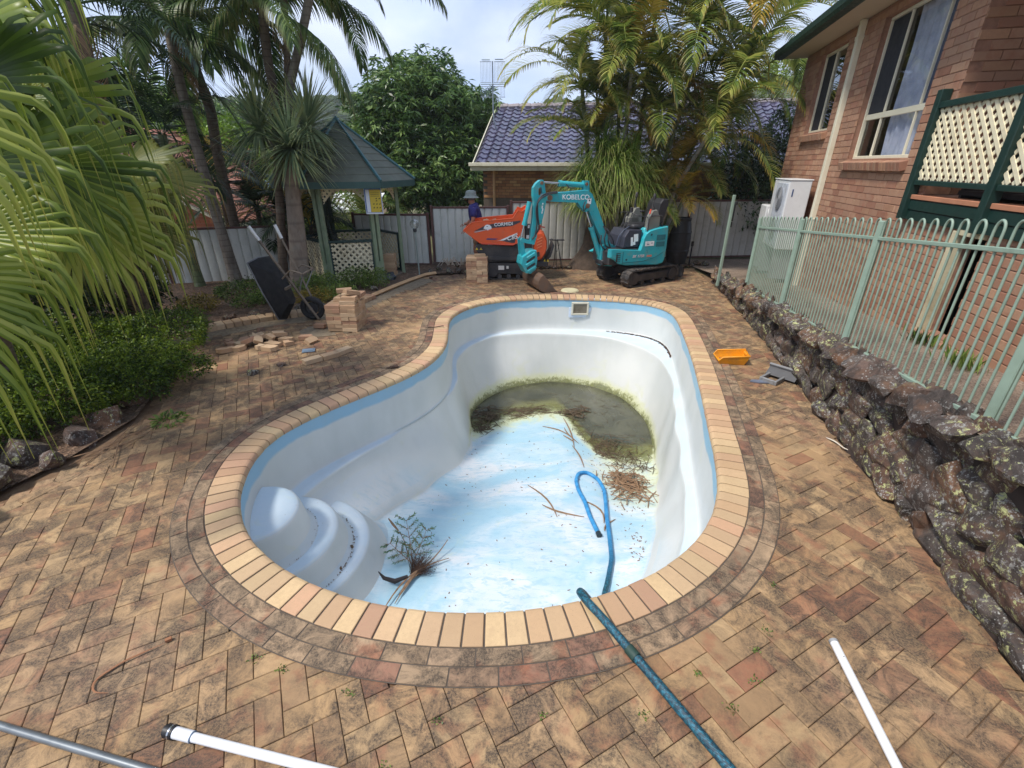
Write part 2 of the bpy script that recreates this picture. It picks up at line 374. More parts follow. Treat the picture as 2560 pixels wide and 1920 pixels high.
def edge_course():
    r=random.Random(31); e1=[(2.40,.2),(2.52,1.4),(2.61,1.87),(2.78,2.41),(2.90,3.1),(2.95,3.47),(3.11,4.1),(3.36,5.1),(3.52,5.8),(3.76,6.9),(4.0,8.2),(4.2,9.3),(4.33,10.4),(4.5,11.7)]; e2=[(-4.9,1.2),(-3.93,2.62),(-3.76,3.05),(-3.66,3.5),(-3.62,4.1),(-3.95,4.9),(-4.40,5.6)]
    for line,o_ in((e1,-.03),(e2,.0)):
        p=np.array(line); 
        for _ in range(2):
            q=[p[0]]
            for a,b in zip(p[:-1],p[1:]): q+=[a*.75+b*.25,a*.25+b*.75]
            q.append(p[-1]); p=np.array(q)
        d=np.r_[0,np.cumsum(np.linalg.norm(np.diff(p,axis=0),axis=1))]; n=int(d[-1]/.24)
        for i in range(n):
            a=d[-1]*i/n+.003; b=d[-1]*(i+1)/n-.003; A=np.array([np.interp(a,d,p[:,q]) for q in(0,1)]); B=np.array([np.interp(b,d,p[:,q]) for q in(0,1)]); t=B-A; L_=np.linalg.norm(t); t/=L_; nn=np.array([-t[1],t[0]])*(1 if line is e1 else -1); m=(A+B)/2+nn*(.058+o_)
            V,F=paver_box(L_,.116); obj('edge_paver',MB().add(V,F).mesh('edge_paver'),M_paver,paving,(m[0],m[1],.004+r.uniform(0,.002)),(0,0,math.atan2(t[1],t[0])))
edge_course()
# kerb sand strip where pavers were lifted
def ssheet():
    k=NT('grey_sand'); v=k.pos(); col=k.ramp(k.noise(v,16,7,.7),[(.35,s(112,98,80)),(.65,s(146,132,110))]); k.bump(k.noise(v,45,6,.7),.9,.01); m=k.fin(col,.95)
    sheet('sand_strip',BED_SAND,-.010,m,parent=paving); sheet('sand_patch',PATCH,-.010,m,parent=paving)
    return m
M_sand=ssheet()

# ---------------------------------------------------------------- swimming pool
pool=thing('swimming_pool','empty kidney shaped pale blue swimming pool with clay brick coping and corner steps','swimming pool',(0.4,5,0))
CX,CY=.45,5.0
def pol(pts):
    a=np.array(pts)-[CX,CY]; th=np.arctan2(a[:,1],a[:,0]); r=np.hypot(a[:,0],a[:,1]); o=np.argsort(th); th,r=th[o],r[o]
    return np.r_[th-2*PI,th,th+2*PI],np.r_[r,r,r]
LED=[(-2.04,3.85),(-1.84,4.24),(-1.49,4.73),(-1.12,5.385),(-.86,6.05),(-.83,6.545),(-.93,7.3),(-.765,7.96),(-.33,8.52),(.478,8.69),(1.016,8.64),(1.8,8.45),(2.3,7.96),(2.52,7.42),(2.51,6.83),(2.28,5.86),(2.056,5.09),(1.853,4.256),(1.67,3.53),(1.3,2.75),(.8,2.24),(.2,2.05),(-.3,2.02),(-1,2.14),(-1.6,2.45),(-2.02,2.9),(-2.16,3.4)]
FOOT=[(-1.5,3.85),(-1.05,4.6),(-.68,5.3),(-.6,5.9),(-.64,6.5),(-.7,7.03),(-.5,7.6),(-.02,8.13),(.755,8.42),(1.54,8.2),(2.0,7.75),(2.24,6.94),(2.2,6.3),(2.04,5.6),(1.82,4.8),(1.6,4.1),(1.4,3.5),(1.08,2.9),(.7,2.5),(.2,2.28),(-.3,2.25),(-.8,2.38),(-1.3,2.72),(-1.6,3.2)]
d0=off(-.215)-[CX,CY]; TH=np.arctan2(d0[:,1],d0[:,0]); RIN=np.hypot(d0[:,0],d0[:,1])
def smooth(a,k):
    w=np.hanning(2*k+3)[1:-1]; w/=w.sum(); return np.convolve(np.r_[a[-k:],a,a[:k]],w,'valid')
def rad(pts): t,r=pol(pts); return smooth(np.interp(TH,t,r),7)
RL=np.minimum(rad(LED),RIN-.06); RF=np.minimum(rad(FOOT),RL-.1)
ZW=-1.60
SX=[-1.2,-.66,-.06,.43,.85,1.0,1.1,1.25,1.6,2.0,2.4]; SY=[6.4,6.55,7.03,7.22,7.3,6.95,6.4,5.98,5.72,5.75,5.9]
def ys(x):
    return sum(np.interp(x+d,SX,SY)*w for d,w in((-.12,.2),(-.06,.2),(0,.2),(.06,.2),(.12,.2)))
def zfloor(x,y):
    x=np.asarray(x,float); y=np.asarray(y,float); Y0=3.3; yy=ys(x)
    t=np.clip((yy-y)/(yy-Y0),0,None); up=-1.60+.52*np.minimum(t,1)**1.15; dn=-1.60-np.minimum(.13,(y-yy)*.12)
    return np.where(y<yy,up,dn)-.02*np.clip(3.3-y,0,1)
def shell():
    ux,uy=np.cos(TH),np.sin(TH); rings=[]
    def ring(r,z_): rings.append(np.c_[CX+ux*r,CY+uy*r,z_ if hasattr(z_,'__len__') else np.full(NP_,z_)])
    for z_,a in((-.025,0),(-.1,.004),(-.2,.012),(-.35,.028),(-.5,.042),(-.585,.05)): ring(RIN-a,z_)
    rw=RIN-.05
    ring(rw-.012,-.618); ring(rw-.03,-.632); ring((rw+RL)/2,-.638); ring(RL+.012,-.642); ring(RL-.006,-.652); ring(RL-.016,-.675); ring(RL-.022,-.71)
    zf=zfloor(CX+ux*RF,CY+uy*RF)
    for t in(.15,.35,.55,.75,.88): ring(RL-.022+(RF+.035-RL+.022)*t**1.15,-.71+(zf+.09+.71)*t)
    ring(RF+.022,zf+.06); ring(RF+.003,zf+.028); ring(RF-.03,zf+.008); nw=len(rings)
    for f in(.96,.92,.87,.82,.76,.7,.63,.56,.48,.4,.32,.24,.16,.08):
        r=RF*f-.03*f; x=CX+ux*r; y=CY+uy*r; ring(r,zfloor(x,y))
    V=np.concatenate(rings); F=[]
    for a in range(len(rings)-1):
        i=np.arange(NP_); j=(i+1)%NP_; F.append(np.c_[a*NP_+i,a*NP_+j,(a+1)*NP_+j,(a+1)*NP_+i])
    F=np.concatenate(F); c=len(V); V=np.r_[V,[[CX,CY,float(zfloor(CX,CY))]]]; last=(len(rings)-1)*NP_
    i=np.arange(NP_); j=(i+1)%NP_; i=i[::2]; F=np.r_[F,np.c_[last+i,last+i+1,last+(i+2)%NP_,np.full(len(i),c)]]
    V=V-np.array([.4,5,0])
    k=NT('pool_gelcoat'); v=k.pos(); g=k.n('ShaderNodeNewGeometry'); sp=k.n('ShaderNodeSeparateXYZ'); k.l(g.outputs['Position'],sp.inputs[0]); zz=sp.outputs[2]; ns=k.n('ShaderNodeSeparateXYZ'); k.l(g.outputs['True Normal'],ns.inputs[0])
    wall=k.ramp(k.noise(v,1.1,5,.5),[(.35,s(200,203,200)),(.65,s(214,215,211))])
    # chalky floor: faded blue with whiter patches
    fl=k.ramp(k.noise(k.pos((.8,1.3,1)),1.2,5,.55,.8),[(.40,s(160,196,212)),(.5,s(186,206,216)),(.60,s(208,214,218))]); fl=k.mix(k.ramp(k.noise(k.pos((3,8,1)),2.5,7,.75,.6),[(.5,0.),(.60,.65)]),fl,s(150,188,206))
    up=k.ramp(ns.outputs[2],[(.55,0.),(.93,1.)]); hi=k.ramp(k.math('ADD',zz,1.),[(.04,0.),(.10,1.)]); fl=k.mix(k.math('MULTIPLY',hi,.8),fl,s(196,210,220)); col=k.mix(up,wall,fl)
    # faded waterline band with a wavy lower edge
    h=k.math('ADD',zz,k.math('MULTIPLY',k.math('SUBTRACT',k.noise(k.pos((1,1,.3)),1.9,3,.5),.5),.14)); band=k.ramp(k.math('ADD',h,1.),[(.80,0.),(.83,1.)]); col=k.mix(band,col,s(146,186,208))
    # algae and silt rising from the deep end
    al=k.attr('algae'); fine=k.noise(v,26,8,.8,.4); mid=k.noise(v,3.2,7,.72,1.); ab=k.math('ADD',al,k.math('MULTIPLY',k.math('SUBTRACT',mid,.5),1.5))
    col=k.mix(k.ramp(ab,[(.12,0.),(.75,.85)]),col,s(206,208,160)); f2=k.math('ADD',ab,k.math('MULTIPLY',k.math('SUBTRACT',fine,.5),1.9)); col=k.mix(k.ramp(f2,[(.72,0.),(1.02,.9)]),col,k.ramp(fine,[(.4,s(60,66,36)),(.6,s(122,124,66))]))
    # scattered specks of dirt on the floor
    sk=k.ramp(k.vor(v,26),[(.05,1.),(.12,0.)]); gt=k.ramp(k.noise(v,1.7,4,.6),[(.5,0.),(.6,1.)]); col=k.mix(k.math('MULTIPLY',k.math('MULTIPLY',sk,gt),k.math('MULTIPLY',up,.75)),col,s(86,80,62))
    # soft smears on the walls
    sm=k.ramp(k.noise(k.pos((1,1,.22)),2.6,7,.7),[(.5,0.),(.72,.2)]); col=k.mix(sm,col,s(170,174,166))
    k.bump(k.noise(v,5,3,.5),.05,.01); m=k.fin(col,k.ramp(k.noise(v,3,4),[(.3,.38),(.7,.55)]))
    me=npmesh('shell',V,F,smooth=True)
    P=V+np.array([.4,5,0]); lo=np.clip(1-(P[:,2]-ZW)/.07,0,1.2); deep=np.clip((P[:,1]-5.0)/.9,0,1); isw=np.arange(len(P))<(nw-2)*NP_
    al=np.where(isw,np.clip(1.25-(P[:,2]-ZW-.0)/.19,0,1.3)*deep, lo*np.clip((P[:,1]-4.6)/1.,0,1))
    # silt lies heaviest along both shores and by the right wall
    rt=np.clip((P[:,0]-.95)/.5,0,1)*np.clip((P[:,1]-3.7)/1.,0,1)*np.clip((6.4-P[:,1])/1.,0,1)*.55; al=np.where(isw,al,np.maximum(al,rt))
    a=me.attributes.new('algae','FLOAT','POINT'); a.data.foreach_set('value',al.astype(np.float32))
    o=obj('shell',me,m,pool); 
    if me.polygons[NP_*30].normal.z<0: me.flip_normals()
    return m
M_shell=shell()
M_step=None
def steps():
    for i,(cx,cy,r,zt,dr,zb) in enumerate([(-2.2,3.06,.37,-.30,.055,-.62),(-2.13,3.12,.56,-.615,.07,-.87),(-2.1,3.2,.755,-.86,.2,-1.2)]):
        prof=[(.001,zt+.006),(r*.6,zt+.004),(r-.05,zt),(r-.015,zt-.006),(r+.004,zt-.022),(r+.014,zt-.05),(r+.014+dr*.3,zt+(zb-zt)*.4),(r+.014+dr*.7,zt+(zb-zt)*.8),(r+dr+.06,zb)]
        mb=MB().lathe(prof,72,(cx,cy,0)); wpart('step',mb,M_shell,pool,smooth=50)
        # silt caught in the angle behind the nose
    mb=MB(); r_=random.Random(5)
    for (cx,cy,r,zt,a0,a1,n) in((-2.2,3.06,.437,-.608,-70,80,520),(-2.13,3.12,.645,-.853,-45,45,320)):
        for i in range(n):
            a=R(r_.gauss((a0+a1)/2,(a1-a0)/3.)); rr=r+abs(r_.gauss(0,.016)); q=r_.uniform(.002,.006); mb.box((cx+rr*math.cos(a),cy+rr*math.sin(a),zt+.004),(q*2,q,q),rz=r_.uniform(0,3))
    for (x,y,z_) in((-1.775,3.17,-.605),(-1.48,3.22,-.85),(-1.5,2.97,-.85)): mb.box((x,y,z_+.01),(.035,.02,.012),rz=x*9)
    litter=obj('leaf_litter',mb.shift((-1.8,3.1,-.6)),plain('brown_silt',s(104,84,62),.9,var=.4,scale=60),None,(-1.8,3.1,-.6),kind='stuff'); tag(litter,'brown silt and leaf crumbs caught on the curved pool steps','leaf litter')
steps()
# skimmer mouth in the far wall
def skimmer():
    M=plain('beige_plastic',s(214,208,188),.5); y=8.80; n=np.array([.02,-1]); 
    mb=MB()
    for c,d in(((1.33,y,-.085),(.335,.035,.035)),((1.33,y,-.305),(.335,.035,.035)),((1.18,y,-.195),(.035,.035,.186)),((1.48,y,-.195),(.035,.035,.186))): mb.box(c,d,bev=.004)
    f=wpart('skimmer_frame',mb,M,pool)
    wpart('skimmer_throat',MB().box((1.33,8.80,-.195),(.264,.012,.184)),plain('skimmer_dark',s(128,120,104),.7,dirt=s(80,70,54)),pool)
    wpart('skimmer_patch',MB().box((1.335,8.825,-.28),(.44,.012,.2),bev=.004),plain('shell_patch',s(204,216,232),.5),pool)
skimmer()
# murky water left in the deep end
def water():
    th=np.linspace(0,2*PI,240,endpoint=False); t,r=pol(FOOT); rf=np.interp((th+PI)%(2*PI)-PI,t,r)+.03
    n=26; V=[];dp=[]
    for a in range(n+1):
        for i in range(240):
            rr=rf[i]*a/n; x=CX+.35+rr*math.cos(th[i])*.0+0; 
            x=CX+rr*math.cos(th[i]); y=CY+rr*math.sin(th[i]); V.append((x,y,ZW)); dp.append(ZW-float(zfloor(x,y)))
    V=np.array(V); F=[]
    for a in range(n):
        for i in range(240):
            j=(i+1)%240; q=(a*240+i,a*240+j,(a+1)*240+j,(a+1)*240+i)
            if max(dp[x] for x in q)>-.004: F.append(q)
    me=npmesh('pool_water',V-np.array([.9,7.2,ZW]),np.array(F)); at=me.attributes.new('depth','FLOAT','POINT'); at.data.foreach_set('value',np.array(dp,dtype=np.float32))
    k=NT('murky_water'); v=k.pos(); d=k.attr('depth'); dn=k.math('ADD',d,k.math('MULTIPLY',k.math('SUBTRACT',k.noise(v,4,6,.7,.8),.5),.05)); al=k.ramp(k.math('MULTIPLY',dn,10.),[(0.02,.0),(.28,.72),(.7,.94)])
    col=k.ramp(k.noise(v,2.2,6,.65,.6),[(.35,s(62,64,50)),(.6,s(84,84,66))]); col=k.mix(k.ramp(k.math('MULTIPLY',dn,10.),[(.1,1.),(.55,0.)]),col,s(150,150,92))
    col=k.mix(k.ramp(k.noise(v,17,6,.8,1.),[(.56,0.),(.64,.6)]),col,s(64,66,46))
    k.l(al,k.b.inputs['Alpha']); k.bump(k.noise(v,9,3),.03,.01); m=k.fin(col,.07)
    o=obj('pool_water',me,m,None,(.9,7.2,ZW),kind='structure')
    if me.polygons[0].normal.z<0: me.flip_normals()
water()

# ---------------------------------------------------------------- coping bricks and the two border courses
def ring_sheet(name,d0,d1,z_,mat,parent):
    a=off(d0);b=off(d1); V=np.r_[np.c_[a,np.full(NP_,z_)],np.c_[b,np.full(NP_,z_)]]; i=np.arange(NP_); j=(i+1)%NP_
    F=np.c_[i,NP_+i,NP_+j,j]; me=npmesh(name,V-np.array(tuple(parent.location)),F); o=obj(name,me,mat,parent)
    if me.polygons[0].normal.z<0: me.flip_normals()
    return o
ring_sheet('mortar_bed',-.205,.214,.0035,M_mortar,pool)
def coping():
    n=int(round(PER[-1]/.1235)); r=random.Random(9); loc=np.array([.4,5,0])
    prof=[(0.0,-.02),(0.0,.0095),(-.004,.0125),(-.175,.0135),(-.198,.011),(-.214,.003),(-.223,-.01),(-.227,-.026),(-.226,-.046),(-.205,-.05)]
    for i in range(n):
        a=PER[-1]*i/n+.0058+r.uniform(-.001,.001); b=PER[-1]*(i+1)/n-.0058; rows=[]; dz=r.uniform(-.0012,.0012); do=r.uniform(-.002,.002)
        for sv in(a,a+.004,b-.004,b):
            e=0 if sv in(a,b) else 1
            for k_,(o,z_) in enumerate(prof):
                p=at_arc(sv,o+do-(0 if e else 0)); rows.append((p[0],p[1],z_+dz-(0 if e else .003)))
        m=len(prof); F=[]
        for q in range(3):
            for k_ in range(m-1): F.append((q*m+k_,q*m+k_+1,(q+1)*m+k_+1,(q+1)*m+k_))
        F.append(tuple(range(m))); F.append(tuple(3*m+k_ for k_ in range(m))[::-1])
        V=np.array(rows); c=V.mean(0); me=bpy.data.meshes.new('coping_brick'); me.from_pydata((V-c).tolist(),[],F); me.update()
        o=obj('coping_brick',me,M_coping,pool,tuple(c-loc))
        if me.polygons[m-1+3].normal.z<0: me.flip_normals()
coping()
def borders():
    r=random.Random(12)
    for row,(o0,o1,ph) in enumerate(((.008,.104,0.),(.112,.208,.117))):
        n=int(round(PER[-1]/.243))
        for i in range(n):
            a=PER[-1]*i/n+ph+.004; b=PER[-1]*(i+1)/n+ph-.004; dz=r.uniform(-.001,.0012); V=[];K=5
            for q in range(K):
                sv=a+(b-a)*q/(K-1); e=.003 if q in(0,K-1) else 0
                for (o,z_) in((o0,-.01),(o0,.0065),(o0+.003,.0095-e),(o1-.003,.0095-e),(o1,.0065),(o1,-.01)):
                    p=at_arc(sv,o); V.append((p[0],p[1],z_+dz))
            F=[]
            for q in range(K-1):
                for k_ in range(5): F.append((q*6+k_,(q+1)*6+k_,(q+1)*6+k_+1,q*6+k_+1))
            F.append(tuple(range(6))[::-1]); F.append(tuple((K-1)*6+k_ for k_ in range(6)))
            V=np.array(V); c=V.mean(0); me=bpy.data.meshes.new('border_paver'); me.from_pydata((V-c).tolist(),[],F); me.update(); obj('border_paver',me,M_border,paving,tuple(c))
            if me.polygons[2].normal.z<0: me.flip_normals()
borders()
# ---------------------------------------------------------------- path behind the stone wall, the wall, the pool fence
def fx(y): return 3.287+.2207*(y-4.313)
def fz(y): return .75-.0924*(y-4.313)
def pz(y): return max(.004,fz(y)-.035)
def path():
    k=NT('aggregate_concrete'); v=k.pos(); col=k.ramp(k.vor(v,95,out='Color'),[(.1,s(92,76,66)),(.45,s(134,116,100)),(.8,s(160,144,128))]); col=k.mix(k.ramp(k.noise(v,1.3,5,.6),[(.42,0.),(.65,.6)]),col,s(104,90,76)); k.bump(k.vor(v,95),.6,.006); m=k.fin(col,.85)
    V=[];F=[]; ysx=np.linspace(-1.5,12.9,70)
    for y in ysx:
        xw=3.16+.245*y+(.9 if y>11.2 else 0)*min(1,(y-11.2)/.3); xl=fx(y)-.07 if y<9.8 else 4.34+.06*(y-9.8)
        if y>9.8: xl=min(fx(9.8)-.07,4.45)+.06*(y-9.8)
        for t in(0,.5,1): V.append((xl+(xw-xl)*t,y,pz(y)+.02*t))
    for i in range(len(ysx)-1):
        for t in(0,1): a=i*3+t; F.append((a,a+1,a+4,a+3))
    obj('path',npmesh('path',V,np.array(F)),m,kind='structure')
    V=[];F=[]
    k=NT('control_joint'); m2=k.fin(s(60,50,44),.9)
    mb=MB()
    for y in(3.2,5.0,6.8,8.7): mb.box(((fx(y)+3.16+.245*y)/2,y,pz(y)+.0125),(3.16+.245*y-fx(y),.012,.004),ry=.0)
path()
WB=[(2.40,.2),(2.52,1.4),(2.61,1.87),(2.78,2.41),(2.90,3.1),(2.95,3.47),(3.11,4.1),(3.36,5.1),(3.52,5.8),(3.76,6.9),(4.0,8.2),(4.2,9.3),(4.33,10.4)]
def wbx(y): return float(np.interp(y,[p[1] for p in WB],[p[0] for p in WB]))
def blob(seed,n=2,ang=.32):
    import bmesh
    bm=bmesh.new(); bmesh.ops.create_icosphere(bm,subdivisions=n,radius=1.0); rs=random.Random(seed); off_=Vector((rs.uniform(0,50),rs.uniform(0,50),rs.uniform(0,50)))
    cuts=[(Vector((rs.uniform(-1,1),rs.uniform(-1,1),rs.uniform(-1,1))).normalized(),rs.uniform(.48,.78)) for _ in range(15)]
    for v in bm.verts:
        p=v.co.copy(); p=Vector((math.copysign(abs(p.x)**.8,p.x),math.copysign(abs(p.y)**.8,p.y),math.copysign(abs(p.z)**.8,p.z)))
        for nn,d in cuts:
            q=p.dot(nn)
            if q>d: p-=nn*(q-d)*.95
        p*=1+ang*(noise.noise(p*1.6+off_))*.8+.06*noise.noise(p*5+off_); v.co=p
    me=bpy.data.meshes.new('stone'); bm.to_mesh(me); bm.free()
    me.polygons.foreach_set('use_smooth',np.ones(len(me.polygons),dtype=bool))
    try: me.set_sharp_from_angle(angle=R(24))
    except Exception: pass
    return me
def stonemat(name='lichen_stone',base=None,lich=1.,green=s(186,190,132)):
    k=NT(name); v=k.pos(); o=k.n('ShaderNodeObjectInfo').outputs['Random']; base=base or [s(88,76,70),s(104,84,74),s(76,68,64),s(106,80,66),s(92,82,76),s(116,86,66),s(80,70,66)]
    n=len(base); col=k.ramp(o,[(i/n,c) for i,c in enumerate(base)],'CONSTANT'); col=k.mix(k.ramp(k.noise(v,9,7,.7,.6),[(.38,.85),(.60,0.)]),col,s(42,37,34)); col=k.mix(k.ramp(k.noise(v,5,5,.6),[(.52,0.),(.68,.5)]),col,s(124,88,62))
    l1=k.ramp(k.noise(v,26,8,.8,.2),[(.54,0.),(.60,1.)]); g1=k.ramp(k.noise(v,3.,3,.5),[(.34,0.),(.50,.85*lich)]); col=k.mix(k.math('MULTIPLY',l1,g1),col,s(158,158,154))
    v2=k.n('ShaderNodeVectorMath',operation='ADD'); k.l(v,v2.inputs[0]); v2.inputs[1].default_value=(7,3,9)
    l2=k.ramp(k.noise(v2.outputs[0],20,8,.8,.3),[(.55,0.),(.60,1.)]); g2=k.ramp(k.noise(v2.outputs[0],1.7,3,.5),[(.44,0.),(.54,.9*lich)]); col=k.mix(k.math('MULTIPLY',l2,g2),col,green)
    sp=k.ramp(k.vor(v,42),[(.16,1.),(.24,0.)]); g3=k.ramp(k.noise(v,6,4,.6),[(.47,0.),(.56,.8*lich)]); col=k.mix(k.math('MULTIPLY',sp,g3),col,s(176,176,170))
    h=k.math('ADD',k.noise(v,14,7,.7),k.math('MULTIPLY',k.noise(v,60,5,.7),.4)); k.bump(h,.9,.02); MATS[name]=k.fin(col,.88); return k.m
M_stone=stonemat()
STONES=[blob(i) for i in range(14)]
def stone_wall():
    w=thing('stone_wall','long lichen covered dry stone retaining wall below the green pool fence','stone wall',(3.3,4.5,0))
    dark=plain('dark_mortar',s(64,52,46),.95,var=.35,scale=12,dirt=s(40,34,30),bump=.8)
    V=[];F=[]; ysx=np.linspace(0,10.3,80)
    for y in ysx:
        b=wbx(y); t=fx(y)-.04; zt=pz(y)+.0; 
        for q in((b+.07,-.05),(b+.075+(t-b)*.5,zt*.55),(max(b+.08,t-.06),zt-.015),(t+.06,pz(y)-.03)): V.append((q[0],y,q[1]))
    n=4
    for i in range(len(ysx)-1):
        for j in range(n-1): a=i*n+j; F.append((a,a+n,a+n+1,a+1))
    V=np.array(V)-np.array(tuple(w.location)); obj('wall_core',npmesh('wall_core',V,np.array(F)),dark,w)
    r=random.Random(21); cand=[]
    y=.35
    yy=np.arange(.3,10.25,.01)
    rows=6
    for row in range(rows):
        y=.3+r.uniform(0,.12)
        while y<10.2:
            h=pz(y)+.05; nr=max(1,int(round(h/.175))); sc_=1.0
            L_=r.uniform(.17,.42)*(1.0 if y<6 else .8)
            if row<nr:
                v_=(row+.5)/nr; ym=y+L_/2; b=wbx(ym); t=fx(ym)-.06; ht=h/nr
                x=b+.085+(t-b)*v_*.9; z_=h*v_-.02+r.uniform(-.02,.02)
                cand.append((x+r.uniform(-.02,.012),ym,z_,L_*.64,ht*.76*r.uniform(.9,1.25),r.uniform(.05,.075)))
            y+=L_*.9
    # capping stones on the rim
    y=.3
    while y<10.2:
        L_=r.uniform(.16,.30); ym=y+L_/2; cand.append((fx(ym)-.10+r.uniform(-.03,.02),ym,pz(ym)-.035+r.uniform(-.01,.025),L_*.6,.085,r.uniform(.085,.12))); y+=L_*.92
    # chips between
    for _ in range(150):
        ym=r.uniform(.5,8); h=pz(ym); v_=r.random(); b=wbx(ym); t=fx(ym)-.06; cand.append((b+.095+(t-b)*v_*.9,ym,h*v_,r.uniform(.03,.06),r.uniform(.03,.05),.05))
    cand.sort(key=lambda c:(c[0]**2+c[1]**2)*(1 if c[1]>1.2 else 9)/(c[3]*c[4]*200))
    M=M_stone
    for i,(x,ym,z_,a,b_,c_) in enumerate(cand[:300]):
        o=obj('stone',STONES[r.randrange(14)],M,w,(x-3.3,ym-4.5,z_),(r.uniform(-.5,.5),R(-12)+r.uniform(-.15,.15),R(-12)+r.uniform(-.2,.2))); o.scale=(c_*1.45,a*1.3,b_*1.3)
    mb=MB()
    for (x,ym,z_,a,b_,c_) in cand[300:]:
        me=STONES[r.randrange(14)]; M3=rotm(r.uniform(-.4,.4),r.uniform(-.3,.3),r.uniform(-.4,.2)); co=np.array([tuple(v.co) for v in me.vertices])*[c_*1.45,a*1.3,b_*1.3]; mb.add(co@M3.T+[x-3.3,ym-4.5,z_],[tuple(p.vertices) for p in me.polygons])
    if mb.v: obj('small_stones',mb,M,w,kind='stuff',smooth=30)
stone_wall()

M_fgreen=plain('fence_green',s(138,158,142),.45,var=.08,dirt=s(120,136,120),scale=9,dth=(.55,.8))
def pool_fence():
    f=thing('pool_fence','pale green tubular steel pool fence with looped tops above the stone wall','fence',(3.287,4.313,0))
    posts=[8.085,6.207,4.313,2.42,.53]
    n=12; me_loop=None
    for a,b in zip(posts[:-1],posts[1:]):
        for i in range(n):
            y0=a+(b-a)*(i+.27)/n; y1=a+(b-a)*(i+.27+.5)/n
            if me_loop is None:
                dy=y1-y0; dx=(fx(y1)-fx(y0)); r_=abs(dy)/2; pts=[(0,0,.0),(0,0,1.10)]
                for q in range(1,8): an=PI*q/8; pts.append((dx*(1-math.cos(an))/2,dy*(1-math.cos(an))/2,1.10+.045*math.sin(an)*1.35+(.0)))
                pts+=[(dx,dy,1.10),(dx,dy,.0)]
                me_loop=MB().tube(pts,.0082,8,cap=False).mesh('loop'); me_loop.polygons.foreach_set('use_smooth',np.ones(len(me_loop.polygons),dtype=bool))
            obj('loop',me_loop,M_fgreen,f,(fx(y0)-3.287,y0-4.313,fz(y0)+.012))
        for dz in(.012,1.0):
            mb=MB(); A=np.array([fx(a),a,fz(a)+dz]);B=np.array([fx(b),b,fz(b)+dz]); d=B-A; L_=np.linalg.norm(d); rz=math.atan2(d[1],d[0]); ry=-math.asin(d[2]/L_)
            mb.box((A+B)/2,(L_-.05,.036,.03),rz=rz,ry=ry,bev=.004); wpart('rail',mb,M_fgreen,f)
    for y in posts:
        mb=MB().box((fx(y)+.0,y,fz(y)+.53),(.055,.055,1.24),rz=R(12.5),bev=.006); wpart('post',mb,M_fgreen,f)
        mb=MB().box((fx(y)+.0,y,fz(y)-.065),(.13,.13,.02),rz=R(12.5),bev=.004); wpart('base_plate',mb,M_fgreen,f)
pool_fence()
def gate_post():
    t=thing('gate_post','lone pale green steel gate post with black latch at the far end of the path','post',(4.19,9.4,0))
    wpart('post',MB().box((4.19,9.4,.97),(.05,.05,1.72),bev=.006),M_fgreen,t); blk=plain('black_plastic',s(32,32,34),.45)
    wpart('latch',MB().box((4.235,9.4,1.53),(.035,.035,.34),bev=.006).box((4.25,9.39,1.69),(.06,.05,.06),bev=.01).box((4.23,9.4,1.3),(.03,.03,.1)),blk,t)
gate_post()

# ---------------------------------------------------------------- the brick house on the right
HRZ=math.atan2(.97127,.23796)
house=thing('brick_house','two storey red brick house with cream windows, dark green eaves and a lattice deck','house',(3.16,0,0),HRZ)
M_cream=plain('cream_paint',s(220,214,190),.45,var=.06,dirt=s(190,180,150),dth=(.55,.85)); M_dgreen=plain('dark_green_paint',s(18,48,42),.5,var=.15,dirt=s(22,44,38),scale=10)
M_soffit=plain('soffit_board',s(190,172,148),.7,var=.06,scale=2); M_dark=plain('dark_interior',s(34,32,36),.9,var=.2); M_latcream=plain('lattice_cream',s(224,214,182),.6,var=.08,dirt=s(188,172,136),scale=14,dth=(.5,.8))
def glass(name='window_glass',tint=(.97,.98,1,1),refl=.05):
    if name in MATS: return MATS[name]
    k=NT(name); t=k.n('ShaderNodeBsdfTransparent'); t.inputs[0].default_value=tint; g=k.n('ShaderNodeBsdfGlossy'); g.inputs['Roughness'].default_value=.015; lw=k.n('ShaderNodeLayerWeight'); lw.inputs[0].default_value=.5
    f=k.math('ADD',k.math('MULTIPLY',k.math('POWER',lw.outputs['Facing'],4.),.8),refl); ms=k.n('ShaderNodeMixShader'); k.l(f,ms.inputs[0]); k.l(t.outputs[0],ms.inputs[1]); k.l(g.outputs[0],ms.inputs[2]); k.l(ms.outputs[0],k.out.inputs[0]); MATS[name]=k.m; return k.m
M_glass=glass(); M_glass2=glass('reflective_glass',(.5,.54,.56,1),.3)
W1=(9.22,10.45,2.88,4.14); W2=(6.21,8.0,2.42,4.14); DR=(4.36,4.72,.80,1.745); SE=11.40; SC_=5.62
def rects_minus(s0,s1,z0,z1,holes):
    xs=sorted(set([s0,s1]+[min(max(h[i],s0),s1) for h in holes for i in(0,1)])); zs=sorted(set([z0,z1]+[min(max(h[i],z0),z1) for h in holes for i in(2,3)])); out=[]
    for a,b in zip(xs[:-1],xs[1:]):
        run=None
        for c,d in zip(zs[:-1],zs[1:]):
            m=((a+b)/2,(c+d)/2); solid=not any(h[0]<m[0]<h[1] and h[2]<m[1]<h[3] for h in holes)
            if solid:
                if run and abs(run[3]-c)<1e-6: run[3]=d
                else: run=[a,b,c,d]; out.append(run)
            else: run=None
    return out
